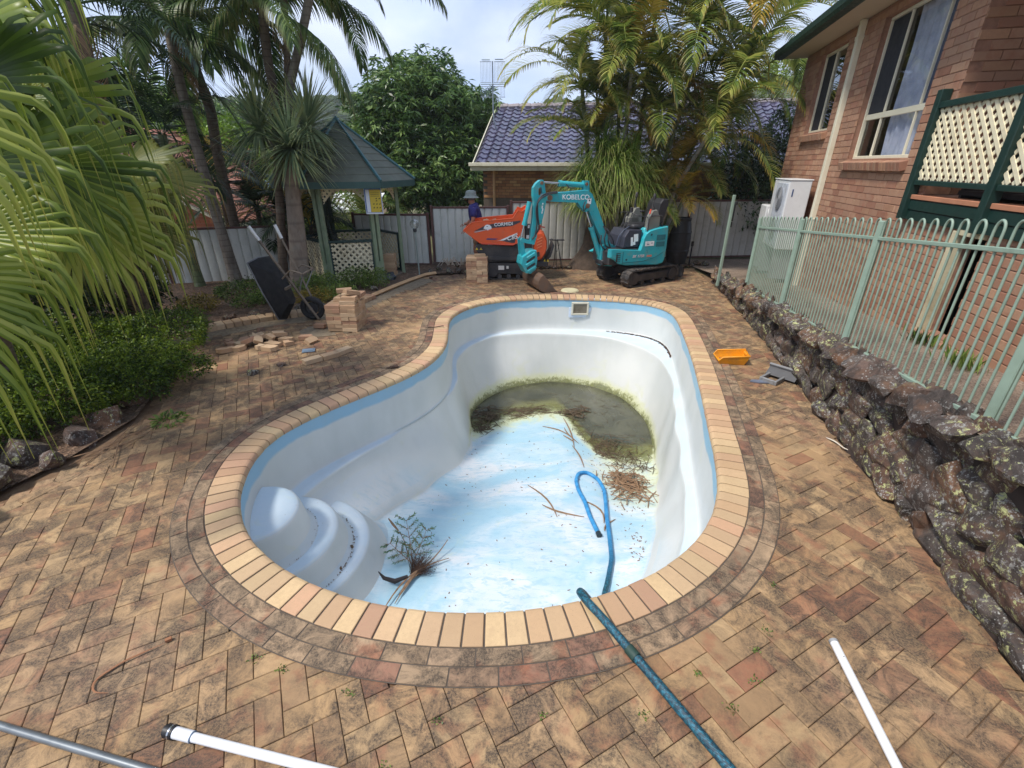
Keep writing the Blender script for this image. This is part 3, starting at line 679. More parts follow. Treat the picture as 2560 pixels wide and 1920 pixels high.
def housewall():
    mb=MB()
    for a,b,c,d in rects_minus(SC_,SE,-.1,4.27,[W1,W2]): mb.box(((a+b)/2,-.06,(c+d)/2),(b-a,.12,d-c))
    for a,b,c,d in rects_minus(-1.5,SC_,-.1,1.86,[DR]): mb.box(((a+b)/2,-.06,(c+d)/2),(b-a,.12,d-c))
    mb.box((SC_+.06,-1.06,3.15),(.12,1.88,2.2)); mb.box((1.5,-1.95,3.1),(9,.1,2.3))
    obj('wall',mb,M_redmortar,house)
    r=random.Random(4); bl=[]
    rows=int(4.3/.086)
    for k_ in range(rows):
        z0=.02+k_*.086; o_=.12*(k_%2)
        s_=-1.4+o_
        while s_<SE:
            a,b=s_,min(s_+.23,SE); c,d=z0,z0+.076
            lim=SC_ if z0>1.86 else -2
            if b>lim and a<SE-.02 and (z0<1.83 or a>=lim-.24) and d<4.27:
                a=max(a,lim)
                if z0>1.78 and a<SC_ and lim<0: s_+=.24; continue
                segs=[(a,b)]
                for h in(W1,W2,DR):
                    ns=[]
                    for (p,q) in segs:
                        if d>h[2]+.01 and c<h[3]-.01 and q>h[0] and p<h[1]:
                            if p<h[0]-.03: ns.append((p,h[0]))
                            if q>h[1]+.03: ns.append((h[1],q))
                        else: ns.append((p,q))
                    segs=ns
                for (p,q) in segs:
                    if q-p>.03 and z0>pz(((p+q)/2)*.971+0)-.12: bl.append((p,q,c,d,0))
            s_+=.24
    # return wall facing the camera side, inside the porch
    for k_ in range(26):
        z0=2.06+k_*.086; y=-.0-.12*(k_%2)
        while y>-1.9: bl.append((y-.23,y,z0,z0+.076,1)); y-=.24
    def cdist(b):
        if b[4]: return 99
        m=(b[0]+b[1])/2; X=3.16+.238*m; Y=.971*m; dd=math.hypot(X,Y,(b[2]+b[3])/2-2.35); 
        fr=X/(Y*.9035+(2.35-(b[2]+b[3])/2)*.4287); return dd if fr<1.13 else 60+dd
    bl.sort(key=cdist); std=None; st=MB()
    for i,(p,q,c,d,w) in enumerate(bl):
        if i<300:
            if abs(q-p-.23)<.002:
                if std is None: std=MB().box((0,0,0),(.23,.02,.076),bev=.003).mesh('brick')
                me=std
            else: me=MB().box((0,0,0),(q-p,.02,d-c),bev=.003).mesh('brick')
            obj('brick',me,M_redbrick,house,((p+q)/2,-.003+r.uniform(-.001,.001),(c+d)/2))
        elif w==0: st.box(((p+q)/2,-.003+r.uniform(-.001,.001),(c+d)/2),(q-p,.02,d-c),tone=r.random())
        else: st.box((SC_-.003,(p+q)/2,(c+d)/2),(.02,q-p,d-c),tone=r.random())
    obj('brickwork',st,M_redbrick,house,kind='stuff')
    # sloping brick sills
    for (a,b,c,d) in(W1,W2):
        n=int((b-a+.1)/.086)
        for i in range(n):
            x=a-.05+(i+.5)*(b-a+.1)/n; obj('sill_brick',MB().box((0,0,0),((b-a+.1)/n-.009,.17,.105),rx=R(-14),bev=.004),M_redbrick,house,(x,-.0,c-.075))
    # damp course and mortar smears stay in the material
housewall()
def housewindows():
    def bar(w,x0,x1,z0,z1,y=-.09,t=.03,name='sash_bar'): return obj(name,MB().box(((x0+x1)/2,y,(z0+z1)/2),(x1-x0,t,z1-z0),bev=.004),M_cream,w)
    for (a,b,c,d),mul,tr in((W1,[9.95],None),(W2,[6.55,7.5],2.955)):
        w=obj('window',MB().box(((a+b)/2,-.09,c+.02),(b-a,.05,.04),bev=.004).box(((a+b)/2,-.09,d-.018),(b-a,.05,.036),bev=.004).box((a+.012,-.09,(c+d)/2),(.024,.05,d-c-.08),bev=.004).box((b-.012,-.09,(c+d)/2),(.024,.05,d-c-.08),bev=.004),M_cream,house)
        if tr:
            bar(w,a+.04,b-.04,tr-.035,tr+.035)
            for x in(6.56,7.47): bar(w,x-.010,x+.010,c+.04,tr-.036)
            for x in(6.53,7.44): bar(w,x-.011,x+.011,tr+.036,d-.04,y=-.088)
        else: bar(w,mul[0]-.010,mul[0]+.010,c+.04,d-.04)
        obj('pane',MB().quad((a+.02,-.105,c+.03),(a+.02,-.105,d-.03),(b-.02,-.105,d-.03),(b-.02,-.105,c+.03)),M_glass if tr else M_glass2,w)
        # insect screens darken the far sash
        scr=plain('insect_screen',s(40,42,48),.8,var=.1)
        if tr: obj('screen',MB().box((7.74,-.098,(tr+.04+d-.04)/2),(.52,.004,d-tr-.09)),scr,w); obj('screen',MB().box((6.37,-.098,(tr+.04+d-.04)/2),(.26,.004,d-tr-.09)),plain('grey_screen',s(62,68,84),.7),w)
        else: obj('screen',MB().box((10.2,-.098,(c+d)/2),(.44,.004,d-c-.09)),scr,w)
        # sheer curtain in folds
        n=120; V=[];F=[]; rr=random.Random(int(a*7)); ph=rr.random()*6; a2=a+.05; b2=b-.05 if not tr else 7.35
        for i in range(n+1):
            x=a2+(b2-a2)*i/n
            for j in range(5):
                z_=c+.03+(d-c-.05)*j/4; V.append((x+.02*math.sin(z_*5+i*.1),-.165+.012*math.sin(i*.42+ph)+.014*math.sin(i*.19+z_),z_))
        for i in range(n):
            for j in range(4): q=i*5+j; F.append((q,q+5,q+6,q+1))
        k=NT('sheer_curtain') if 'sheer_curtain' not in MATS else None
        if k:
            v=k.pos(); col=k.ramp(k.noise(v,6,4),[(.3,s(150,158,176)),(.7,s(186,192,206))]); MATS['sheer_curtain']=k.fin(col,.9)
        if tr: obj('curtain',npmesh('curtain',V,np.array(F),smooth=True),MATS['sheer_curtain'],w)
        # shallow dark room behind
        obj('room',MB().box(((a+b)/2,-1.3,(c+d)/2),(b-a+.5,.05,d-c+.4)).box((a-.2,-.75,(c+d)/2),(.04,1.1,d-c+.4)).box((b+.2,-.75,(c+d)/2),(.04,1.1,d-c+.4)).box(((a+b)/2,-.75,d+.2),(b-a+.4,1.1,.04)).box(((a+b)/2,-.75,c-.2),(b-a+.4,1.1,.04)),plain('room_wall',s(96,84,72),.9),w)
    # porch window on the return wall
    w=obj('window',MB().box((SC_-.02,-1.2,3.35),(.05,.04,1.5),bev=.004).box((SC_-.02,-1.85,3.35),(.05,.04,1.5),bev=.004).box((SC_-.02,-1.5,4.08),(.05,.7,.04)).box((SC_-.02,-1.5,2.62),(.05,.7,.04)),M_cream,house); obj('pane',MB().box((SC_-.025,-1.52,3.35),(.006,.62,1.4)),plain('grey_pane',s(120,126,128),.1),w)
    # sub-floor opening: timber frame, pipes in the dark
    a,b,c,d=DR
    w=obj('access_door',MB().box((b+.035,.0,(c+d)/2),(.075,.1,d-c+.06),bev=.004).box(((a+b)/2,.0,d+.03),(b-a,.1,.06),bev=.004),plain('weathered_cream',s(202,192,160),.7,var=.1,dirt=s(150,132,100),dth=(.45,.7)),house)
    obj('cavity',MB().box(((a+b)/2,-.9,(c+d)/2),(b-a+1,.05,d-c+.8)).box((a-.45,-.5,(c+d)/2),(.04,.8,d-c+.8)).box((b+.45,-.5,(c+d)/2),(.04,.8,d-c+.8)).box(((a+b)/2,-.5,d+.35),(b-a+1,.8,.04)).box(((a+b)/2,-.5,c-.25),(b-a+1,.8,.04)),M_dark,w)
    pip=plain('pvc_pipe',s(206,208,206),.4); obj('pipe',MB().cyl((a-.1,-.22,1.33),(a+.18,-.2,1.33),.025),pip,w,smooth=40); obj('pipe',MB().cyl((a-.1,-.2,1.13),(a+.2,-.18,1.13),.045),plain('grey_pipe',s(150,168,184),.4),w,smooth=40)
    obj('sill_brick',MB().box(((a+b)/2,.0,c-.045),(b-a+.2,.16,.07),bev=.004),M_redbrick,w)
housewindows()
def houseroof():
    mb=MB().box(((SE+.15-1.5)/2,.19,4.285),(SE+.15+1.5,.46,.012)); obj('soffit',mb,M_soffit,house)
    obj('porch_ceiling',MB().box((2.05,-1.,4.285),(7.1,1.9,.012)),M_soffit,house)
    prof=[(.42,4.27),(.445,4.27),(.55,4.28),(.575,4.33),(.575,4.42),(.555,4.425),(.42,4.40)]
    V=[];F=[];n=len(prof)
    for x in(-1.5,SE+.22): V+= [(x,p[0],p[1]) for p in prof]
    for i in range(n): j=(i+1)%n; F.append((i,j,n+j,n+i))
    F+=[tuple(range(n))[::-1],tuple(range(n,2*n))]; obj('gutter',MB().add(V,F),M_dgreen,house)
    rf=plain('roof_green',s(44,78,68),.6,var=.2,dirt=s(30,50,44)); mb=MB()
    e=.44; 
    V=[(-1.5,e,4.405),(SE+.22,e,4.405),(SE+.22,-4,6.3),(-1.5,-4,6.3),(-1.5,e,4.43),(SE+.22,e,4.43),(SE+.22,-4,6.33),(-1.5,-4,6.33)]; mb.add(V,[(3,2,1,0),(4,5,6,7),(0,1,5,4),(1,2,6,5),(2,3,7,6),(3,0,4,7)])
    ro=obj('roof',mb,rf,house)
    st=MB()
    for i in range(12):
        t=i/12; y=e-(e+4)*t; z_=4.43+1.9*t; st.box(((SE-1.3)/2,y-.18,z_+.09),(SE+1.7,.42,.03),rx=R(-23.2))
    obj('roof_sheet',st,rf,ro)
    # gable end wall closes the far side
    obj('gable',MB().prism([(0,0),(-4,1.9),(-4,0)],-.0,.1,M=rotm(0,0,PI/2),loc=(SE,0,4.28)),M_redmortar,house)
    obj('downpipe',MB().box((8.68,.045,2.25),(.1,.075,4.05),bev=.006).box((8.68,.045,4.05),(.12,.09,.05),bev=.004).box((8.68,.045,1.5),(.115,.085,.03),bev=.004),M_cream,house)
    # end wall of the house behind and the far return so no void shows
    obj('end_wall',MB().box((SE-.06,-2.5,2.1),(.12,4.75,4.35)),M_redmortar,house)
houseroof()
def clipbar(w,h,c0,slope,wd):
    """45 degree bar through x=c0 at z=0 clipped to w x h"""
    pts=[]
    for t in np.linspace(0,h,2): pts.append((c0+slope*t,t))
    (x0,z0),(x1,z1)=pts
    def cl(x0,z0,x1,z1):
        for lim in(0,w):
            if (x0<0 and x1<0) or (x0>w and x1>w): return None
        d=(x1-x0)
        t0,t1=0,1
        for lim,sg in((0,1),(w,-1)):
            f0=(x0-lim)*sg; f1=(x1-lim)*sg
            if f0<0: t0=max(t0,-f0/(f1-f0))
            if f1<0: t1=min(t1,f0/(f0-f1))
        if t1-t0<.03: return None
        return (x0+d*t0,z0+(z1-z0)*t0,x0+d*t1,z0+(z1-z0)*t1)
    return cl(x0,z0,x1,z1)
def lattice(parent,origin,u,w,h,sp,wd,mat,th=.008,n=None,topf=None,name='slat',mask=None):
    """crossed slats in the vertical plane origin + u*x; each slat is its own part"""
    u=np.array(u,float); u/=np.linalg.norm(u); nn=np.array([-u[1],u[0],0]); rz=math.atan2(u[1],u[0])
    for sg,dy in((1,th*.55),(-1,-th*.55)):
        c=-h if sg>0 else 0.; c+=sp*.3
        while c<w+(0 if sg>0 else h):
            q=clipbar(w,h,c,sg,wd)
            if q and (mask is None):
                x0,z0,x1,z1=q; L_=math.hypot(x1-x0,z1-z0)
                M=rotm(0,0,rz)@rotm(0,-math.atan2(z1-z0,x1-x0),0); mb=MB(); bb=MB().box((0,0,0),(L_,th,wd)); mid=np.array(origin)+u*((x0+x1)/2)+np.array([0,0,(z0+z1)/2])+nn*dy
                o=obj(name,bb,mat,parent,tuple(mid),Matrix(M.tolist()).to_euler())
            elif q and mask is not None:
                # keep only the stretch above the arch
                x0,z0,x1,z1=q; N=24; run=[]
                for i in range(N+1):
                    t=i/N; x=x0+(x1-x0)*t; z_=z0+(z1-z0)*t
                    if mask(x,z_): run.append((x,z_))
                if len(run)>2:
                    (x0,z0),(x1,z1)=run[0],run[-1]; L_=math.hypot(x1-x0,z1-z0); M=rotm(0,0,rz)@rotm(0,-math.atan2(z1-z0,x1-x0),0); mid=np.array(origin)+u*((x0+x1)/2)+np.array([0,0,(z0+z1)/2])+nn*dy
                    obj(name,MB().box((0,0,0),(L_,th,wd)),mat,parent,tuple(mid),Matrix(M.tolist()).to_euler())
            c+=sp
def deck():
    dk=thing('deck','raised porch deck with dark green posts and cream lattice screens','deck',(3.16,0,0),HRZ)
    P_=[5.76,4.43,3.1,1.8]
    for x in P_: obj('post',MB().box((x,.06,2.42),(.095,.095,1.26),bev=.006),M_dgreen,dk)
    for a,b in zip(P_[1:],P_[:-1]):
        w=b-a-.1
        obj('rail',MB().box(((a+b)/2,.06,2.905),(w,.07,.06),bev=.005),M_dgreen,dk); obj('rail',MB().box(((a+b)/2,.06,2.17),(w,.05,.05),bev=.005),M_dgreen,dk)
        lattice(dk,(a+.055,.06,2.2),(1,0,0),w-.01,.675,.118,.038,M_latcream)
        obj('fascia',MB().box(((a+b)/2,.04,1.945),(b-a-.0961,.04,.10),bev=.004),M_dgreen,dk); obj('fascia',MB().box(((a+b)/2,.03,1.84),(b-a-.0961,.04,.10),bev=.004),M_dgreen,dk)
        obj('floor_edge',MB().box(((a+b)/2,.0,2.025),(b-a-.0961,.14,.045),bev=.004),plain('terracotta_tile',s(176,120,90),.7),dk)
    obj('deck_floor',MB().box((2.2,-1.,2.02),(6.6,1.8,.04)),plain('deck_tile',s(150,110,86),.7),dk)
deck()
def ac_units():
    wht=plain('ac_white',s(214,216,216),.35,var=.04,dirt=s(184,182,172),dth=(.6,.9)); gr=plain('ac_grey',s(150,150,150),.4); blk=plain('ac_dark',s(128,132,138),.5)
    t=thing('air_conditioner','tall white outdoor air conditioner on a stand beside the cream downpipe','air conditioner',(3.16,0,0),HRZ)
    obj('cabinet',MB().box((9.33,.30,1.52),(.95,.36,1.16),bev=.015),wht,t); obj('lid',MB().box((9.33,.30,2.108),(.97,.38,.018),bev=.005),wht,t)
    obj('front_panel',MB().box((9.22,.487,1.52),(.66,.012,1.06),bev=.004),plain('ac_panel',s(196,202,210),.2),t)
    for z_ in(1.27,1.79):
        g=obj('fan_grille',MB().lathe([(.2,0),(.2,.012),(.17,.02),(.0,.022)],24,M=rotm(R(-90),0,0)),blk,t,(9.22,.494,z_))
        for i in range(5): obj('grille_ring',MB().tube([((.04+.035*i)*math.cos(a),.026,(.04+.035*i)*math.sin(a)) for a in np.linspace(0,2*PI,25)],.003,5,cap=False),gr,g)
    for x in(8.95,9.7): obj('leg',MB().box((x,.3,.66),(.05,.34,.52),bev=.004),gr,t)
    tx=bpy.data.curves.new('t','FONT'); 
    obj('stripe',MB().box((8.852,.4,1.9),(.004,.02,.12)),plain('dark_print',s(60,80,120),.5),t)
    t=thing('air_conditioner','small white outdoor unit with curved pipe cover behind the tall air conditioner','air conditioner',(3.16,0,0),HRZ)
    obj('cabinet',MB().box((10.6,.25,1.38),(.5,.3,.42),bev=.02),wht,t); obj('vent',MB().box((10.345,.22,1.42),(.006,.09,.09)),blk,t)
    obj('pipe_cover',MB().tube([(10.35,.33,1.5),(10.2,.36,1.44),(10.08,.34,1.3),(10.05,.3,1.1),(10.05,.28,.6)],.035,8),wht,t,smooth=50); obj('stand',MB().box((10.6,.25,.75),(.4,.25,.8)),gr,t)
ac_units()
# ---------------------------------------------------------------- back fences
M_fence=plain('weathered_white_steel',s(212,215,208),.5,var=.05,dirt=s(176,180,170),scale=3,dscale=2.2,dth=(.5,.8)); M_fred=plain('fence_brown',s(94,62,56),.5,var=.12)
M_fence2=plain('weathered_grey_steel',s(200,198,188),.5,var=.06,dirt=s(164,162,150),scale=3)
def fence_run(label,A,B,ztop,z0,panels,mat,rails=True,extra_post=True,steps=None):
    A=np.array(A,float);B=np.array(B,float); t=thing('steel_fence',label,'fence',(A[0],A[1],0)); d=B-A; L_=np.linalg.norm(d); u=d/L_; rz=math.atan2(u[1],u[0]); n=np.array([-u[1],u[0]])
    for k_ in range(panels):
        a=L_*k_/panels; b=L_*(k_+1)/panels; zt=ztop if steps is None else steps[k_]
        # each pan is a folded sheet
        w=(b-a-.06)/ (round((b-a)/.19)); m=int(round((b-a)/.19))
        for i in range(m):
            x0=a+.03+i*w; prof=[(0,0),(.022,.026),(.05,.03),(w*.5,.032),(w-.05,.03),(w-.022,.026),(w-.001,0)]
            V=[];F=[]
            for z_ in(z0,zt-.02):
                for px,py in prof: V.append((x0+px,-py+.012,z_))
            q=len(prof)
            for j in range(q-1): F.append((j,j+1,q+j+1,q+j))
            o=obj('fence_sheet',MB().add(V,F),mat,t); o.rotation_euler=(0,0,rz)
        for zr in(zt,z0): o=obj('rail',MB().box(((a+b)/2,.0,zr),(b-a-.05,.055,.045),bev=.004),M_fred,t); o.rotation_euler=(0,0,rz)
    for k_ in range(panels+1):
        zt=(ztop if steps is None else max(steps[max(0,k_-1)],steps[min(panels-1,k_)]))
        o=obj('post',MB().box((L_*k_/panels,.0,(zt+z0)/2-.03),(.06,.06,zt-z0+.16),bev=.005),M_fred,t); o.rotation_euler=(0,0,rz)
    return t
fence_run('low pale grey steel fence behind the gazebo with brown posts',(-3.95,12.15),(-2.07,12.0),1.235,.05,1,M_fence)
fence_run('white ribbed steel fence panel behind the man in the bucket hat',(-2.0,12.2),(-.1,12.3),1.385,.02,1,M_fence)
fence_run('pale grey steel fence behind the digger and the palm clump',(-.02,12.32),(6.95,13.05),1.5,.08,3,M_fence2)
fence_run('grey steel fence on the left boundary behind the leaning palm trunks',(-9.6,9.25),(-5.0,10.65),1.13,-.02,2,M_fence)
tag(obj('timber_sleeper',MB().box((0,0,-.02),(2.2,.05,.16),bev=.01),plain('old_timber',s(92,76,66),.9,var=.25,scale=14),None,(-3.0,12.0,0)),'weathered timber sleeper under the low fence behind the gazebo','timber')
tag(obj('timber_sleeper',MB().box((0,0,0),(1.9,.05,.14),bev=.01),MATS['old_timber'],None,(-1.1,12.16,0)),'grey timber sleeper under the white fence behind the man','timber')

# ---------------------------------------------------------------- neighbour's house with glazed blue black tiles
def neighbour():
    a=R(-9.5); u=np.array([math.cos(a),math.sin(a),0]); v=np.array([-math.sin(a),math.cos(a),0]); O=np.array([-1.12,15.9,0])
    h=thing('neighbour_house','low brown brick house with glazed blue black tiled roof behind the palms','house',tuple(O),a)
    M_tile=None
    k=NT('glazed_tile'); vv=k.pos(); r=k.rnd(); col=k.ramp(r,[(0,s(52,48,74)),(.25,s(58,54,84)),(.5,s(44,42,66)),(.75,s(70,64,88))],'CONSTANT'); col=k.mix(k.ramp(k.noise(vv,5,6,.7),[(.45,0.),(.65,.5)]),col,s(112,106,120)); k.b.inputs['Coat Weight'].default_value=.5; k.b.inputs['Coat Roughness'].default_value=.2; M_tile=k.fin(col,.32)
    L_=13.5; D=3.65; rise=1.80; z0=2.42; pitch=math.atan2(rise,D); sl=math.hypot(D,rise); nr=14; row=sl/nr; tw=.30
    # S-shaped tile with a raised front edge
    prof=[(-.15,.0),(-.11,.012),(-.07,.045),(-.035,.058),(0,.045),(.03,.015),(.07,.004),(.11,.010),(.15,.002)]
    V=[];F=[]; 
    for yy,dz,i in((-row*.5-.035,.028,0),(row*.5,.0,1)):
        for x,z_ in prof: V.append((x,yy,z_+dz))
    n=len(prof)
    for x,z_ in prof: V.append((x,-row*.5-.035,z_+.028-.022))
    for j in range(n-1): F.append((j,j+1,n+j+1,n+j)); F.append((2*n+j,2*n+j+1,j+1,j))
    me=bpy.data.meshes.new('roof_tile'); me.from_pydata(V,[],F); me.update(); me.materials.append(M_tile); me.polygons.foreach_set('use_smooth',np.ones(len(F),dtype=bool)); me.set_sharp_from_angle(angle=R(50))
    items=[]
    for j in range(nr):
        for i in range(int(L_/tw)):
            t=(j+.5)*row; items.append((.16+i*tw,t*math.cos(pitch)-.15,z0+t*math.sin(pitch)-.03))
    r_=random.Random(2)
    def key(q):
        X=O+u*q[0]+v*q[1]; px=X[0]/(X[1]*.9); hid=0 if (px<.14 or .37<px<.66) else 30; return hid+math.hypot(X[0],X[1])
    items.sort(key=key)
    for q in items[:300]: obj('roof_tile',me,None,h,q,(pitch,0,r_.uniform(-.01,.01)))
    mb=MB(); Vn=np.array(V); Mr=rotm(pitch,0,0)
    for q in items[300:]: mb.add(Vn@Mr.T+np.array(q),F,r_.random())
    obj('roof_tiles',mb,M_tile,h,kind='stuff',smooth=50)
    und=plain('roof_under',s(60,54,60),.9)
    ro=obj('roof',MB().add([(-.0,-.2,z0-.07),(L_,-.2,z0-.07),(L_,D-.15,z0+rise-.07),(0,D-.15,z0+rise-.07),(L_,2*D,z0-.07),(0,2*D,z0-.07)],[(0,1,2,3),(3,2,4,5)]),und,h)
    rc=plain('ridge_cap',s(150,140,142),.6,var=.2,scale=8)
    for i in range(34): obj('ridge_tile',MB().tube([(i*.4,D-.13,z0+rise-.0),(i*.4+.41,D-.13,z0+rise+.012)],[.085,.1],8,cap=False) if i==0 else bpy.data.meshes['ridge_tile'],rc,ro,((i*.4),0,0) if i else (0,0,0))
    gut=plain('cream_gutter',s(214,208,186),.4,var=.05,dirt=s(176,168,140)); 
    obj('gutter',MB().box((L_/2+.0,-.28,z0-.07),(L_+.3,.13,.1),bev=.01),gut,h); obj('fascia',MB().box((L_/2,-.2,z0-.17),(L_+.25,.03,.14),bev=.004).box((L_/2,.05,z0-.235),(L_+.2,.48,.02)),gut,h)
    obj('barge_board',MB().box((-.06,D/2-.1,z0+rise/2-.08),(.03,sl+.1,.16),rx=pitch),gut,h)
    w=MB().box((1.65,.35,1.05),(3.0,.1,2.3)).box((6.3,1.3,1.05),(6.6,.1,2.3)).box((.2,2.1,1.05),(.1,3.4,2.3)).box((11.5,.35,1.05),(4,.1,2.3)).box((3.15,.8,1.05),(.1,.9,2.3)); obj('wall',w,M_mortar,h)
    bl=MB(); n_=0; std=MB().box((0,0,0),(.23,.02,.076),bev=.003).mesh('brick')
    for kx in range(16,26):
        z_=kx*.086+.04
        for i in range(13):
            x=.17+.115+i*.24+.12*(kx%2)
            if x<3.1: obj('brick',std,M_brownbrick,h,(x,.293,z_))
        for i in range(17):
            x=9.6+i*.24+.12*(kx%2); bl.box((x,.293,z_),(.23,.02,.076),tone=r_.random())
        for i in range(26): bl.box((3.3+i*.24,1.243,z_),(.23,.02,.076),tone=r_.random())
    obj('brickwork',bl,M_brownbrick,h,kind='stuff')
    obj('downpipe',MB().cyl((.52,.24,.6),(.52,.24,2.2),.045,10).box((.52,.26,1.75),(.13,.04,.03)),plain('tan_pipe',s(178,140,100),.5),h,smooth=40)
    wf=obj('window',MB().box((9.0,.25,1.95),(1.3,.06,.05)).box((9.0,.25,1.35),(1.3,.06,.05)).box((8.37,.25,1.65),(.05,.06,.56)).box((9.63,.25,1.65),(.05,.06,.56)),gut,h); obj('pane',MB().box((9.0,.27,1.65),(1.2,.01,.56)),plain('dark_pane',s(70,76,84),.1),wf)
    # antenna
    t=thing('antenna','rooftop television antenna with a wire grid on a bent grey mast','antenna',(-.62,17.6,3.3)); gm=plain('galvanised',s(150,158,168),.4,.6)
    def P(x,y,z_): return (x,y,z_)
    obj('mast',MB().tube([(.22,.1,-.05),(.12,.0,.05),(.02,0,.35),(0,0,.7),(0,0,2.0)],.022,8),gm,t,smooth=50)
    for sx in(-1,1):
        g=MB()
        for i in range(8): x=sx*(.06+.045*i); g.cyl((x,.02,1.42),(x,.02,2.0),.0045,5).cyl((x,.02,1.02),(x,.02,1.34),.0045,5)
        for z_ in(1.03,1.33,1.43,1.99): g.cyl((sx*.04,.02,z_),(sx*.40,.02,z_),.009,6)
        obj('grid',g,gm,t)
    obj('boom',MB().cyl((-.38,-.05,1.38),(.4,-.05,1.38),.016,8).cyl((-.34,0,2.04),(-.08,0,2.04),.02,6).cyl((.08,0,2.05),(.34,0,2.05),.02,6),plain('pale_rod',s(176,190,200),.4,.4),t)
neighbour()

# ---------------------------------------------------------------- red tiled house beyond the left fence
def lefthouse():
    h=thing('left_house','brick house with terracotta tiled gable roof beyond the left palms','house',(-9.2,13.0,0))
    tl=brickmat('terracotta_tile_roof',[s(156,104,84),s(144,92,74),s(168,116,94),s(132,86,72)],stain=s(96,76,66),stain_amt=.5,speck=.2)
    cr_=plain('cream_barge',s(232,224,196),.5,var=.04)
    # gable faces the pool: left slope rises out of frame, right slope runs down to the eave
    ax,az=-2.6,3.35; ex,ez=1.95,.92
    wl=MB().prism([(-6,-.1),(1.75,-.1),(1.75,.96),(ax+.1,3.25),(-6,1.5)],-.1,0); obj('wall',wl,plain('orange_mortar',s(170,130,104),.9),h)
    bl=MB(); r=random.Random(8); out=[]
    for k_ in range(36):
        z_=.04+k_*.086
        for i in range(34):
            x=-6+i*.24+.12*(k_%2); lim=1.70-(z_-.9)*1.86 if z_>.9 else 1.7
            if x+.12<lim and z_<3.1: out.append((x,z_))
    out.sort(key=lambda q:-q[0]); std=MB().box((0,0,0),(.23,.02,.076)).mesh('brick')
    for i,(x,z_) in enumerate(out):
        if z_>.8 and x>-1.3 and i<300: obj('brick',std,M_orangebrick,h,(x,-.103,z_))
        else: bl.box((x,-.103,z_),(.23,.02,.076),tone=r.random())
    obj('brickwork',bl,M_orangebrick,h,kind='stuff')
    an=math.atan2(ez-az,ex-ax); L_=math.hypot(ez-az,ex-ax); obj('barge_board',MB().box(((ax+ex)/2,-.36,(az+ez)/2),(L_,.04,.17),ry=-an,bev=.004),cr_,h)
    obj('eave_box',MB().prism([(1.5,.82),(1.99,.82),(1.97,.96),(1.5,1.12)],-.34,.3),cr_,h)
    rf=obj('roof',MB().add([(ax,-.4,az),(ex,-.4,ez),(ex,9,ez),(ax,9,az),(-7,-.4,1.1),(-7,9,1.1)],[(0,1,2,3),(4,0,3,5)]),plain('roof_battens',s(110,80,70),.9),h)
    n=14; st=L_/n; tb=MB()
    for j in range(n):
        for i in range(30):
            t=(j+.5)*st; x=ax+(ex-ax)*t/L_; z_=az+(ez-az)*t/L_; tb.box((x+.03,-.3+i*.3,z_+.045),(st+.06,.27,.03),ry=-an-.07,tone=r.random())
    obj('roof_tiles',tb,tl,h,kind='stuff')
    obj('skylight',MB().box((.9,4.3,1.75),(.5,.7,.1),ry=-an),plain('blue_glass',s(150,176,224),.2),h)
    t=thing('far_house','small red roofed house far away seen through the gazebo','house',(-7.6,24,0))
    obj('wall',MB().box((0,0,.7),(4,3,2.0)),plain('pale_wall',s(196,180,160),.8),t); obj('roof',MB().prism([(-2.3,1.65),(2.3,1.65),(0,2.7)],-1.7,1.7),plain('red_roof',s(176,84,78),.7,var=.15),t); obj('window',MB().box((.6,-1.52,1.1),(.8,.04,.7)),plain('dark_pane2',s(50,54,60),.2),t)
    t=thing('carport','white corrugated carport roof behind the gazebo shrubs','carport',(-5.6,16,0)); w=plain('white_sheet',s(226,228,226),.4)
    for i in range(14): obj('roof_sheet',MB().box((-1.2+i*.19,0,1.28+.0),(.12,1.6,.03),rx=R(14)),w,t)
    obj('beam',MB().box((0,-.8,1.05),(2.6,.06,.08)),w,t)
    for x in(-1.2,1.3): obj('post',MB().box((x,-.8,.5),(.08,.08,1.1)),w,t)
lefthouse()

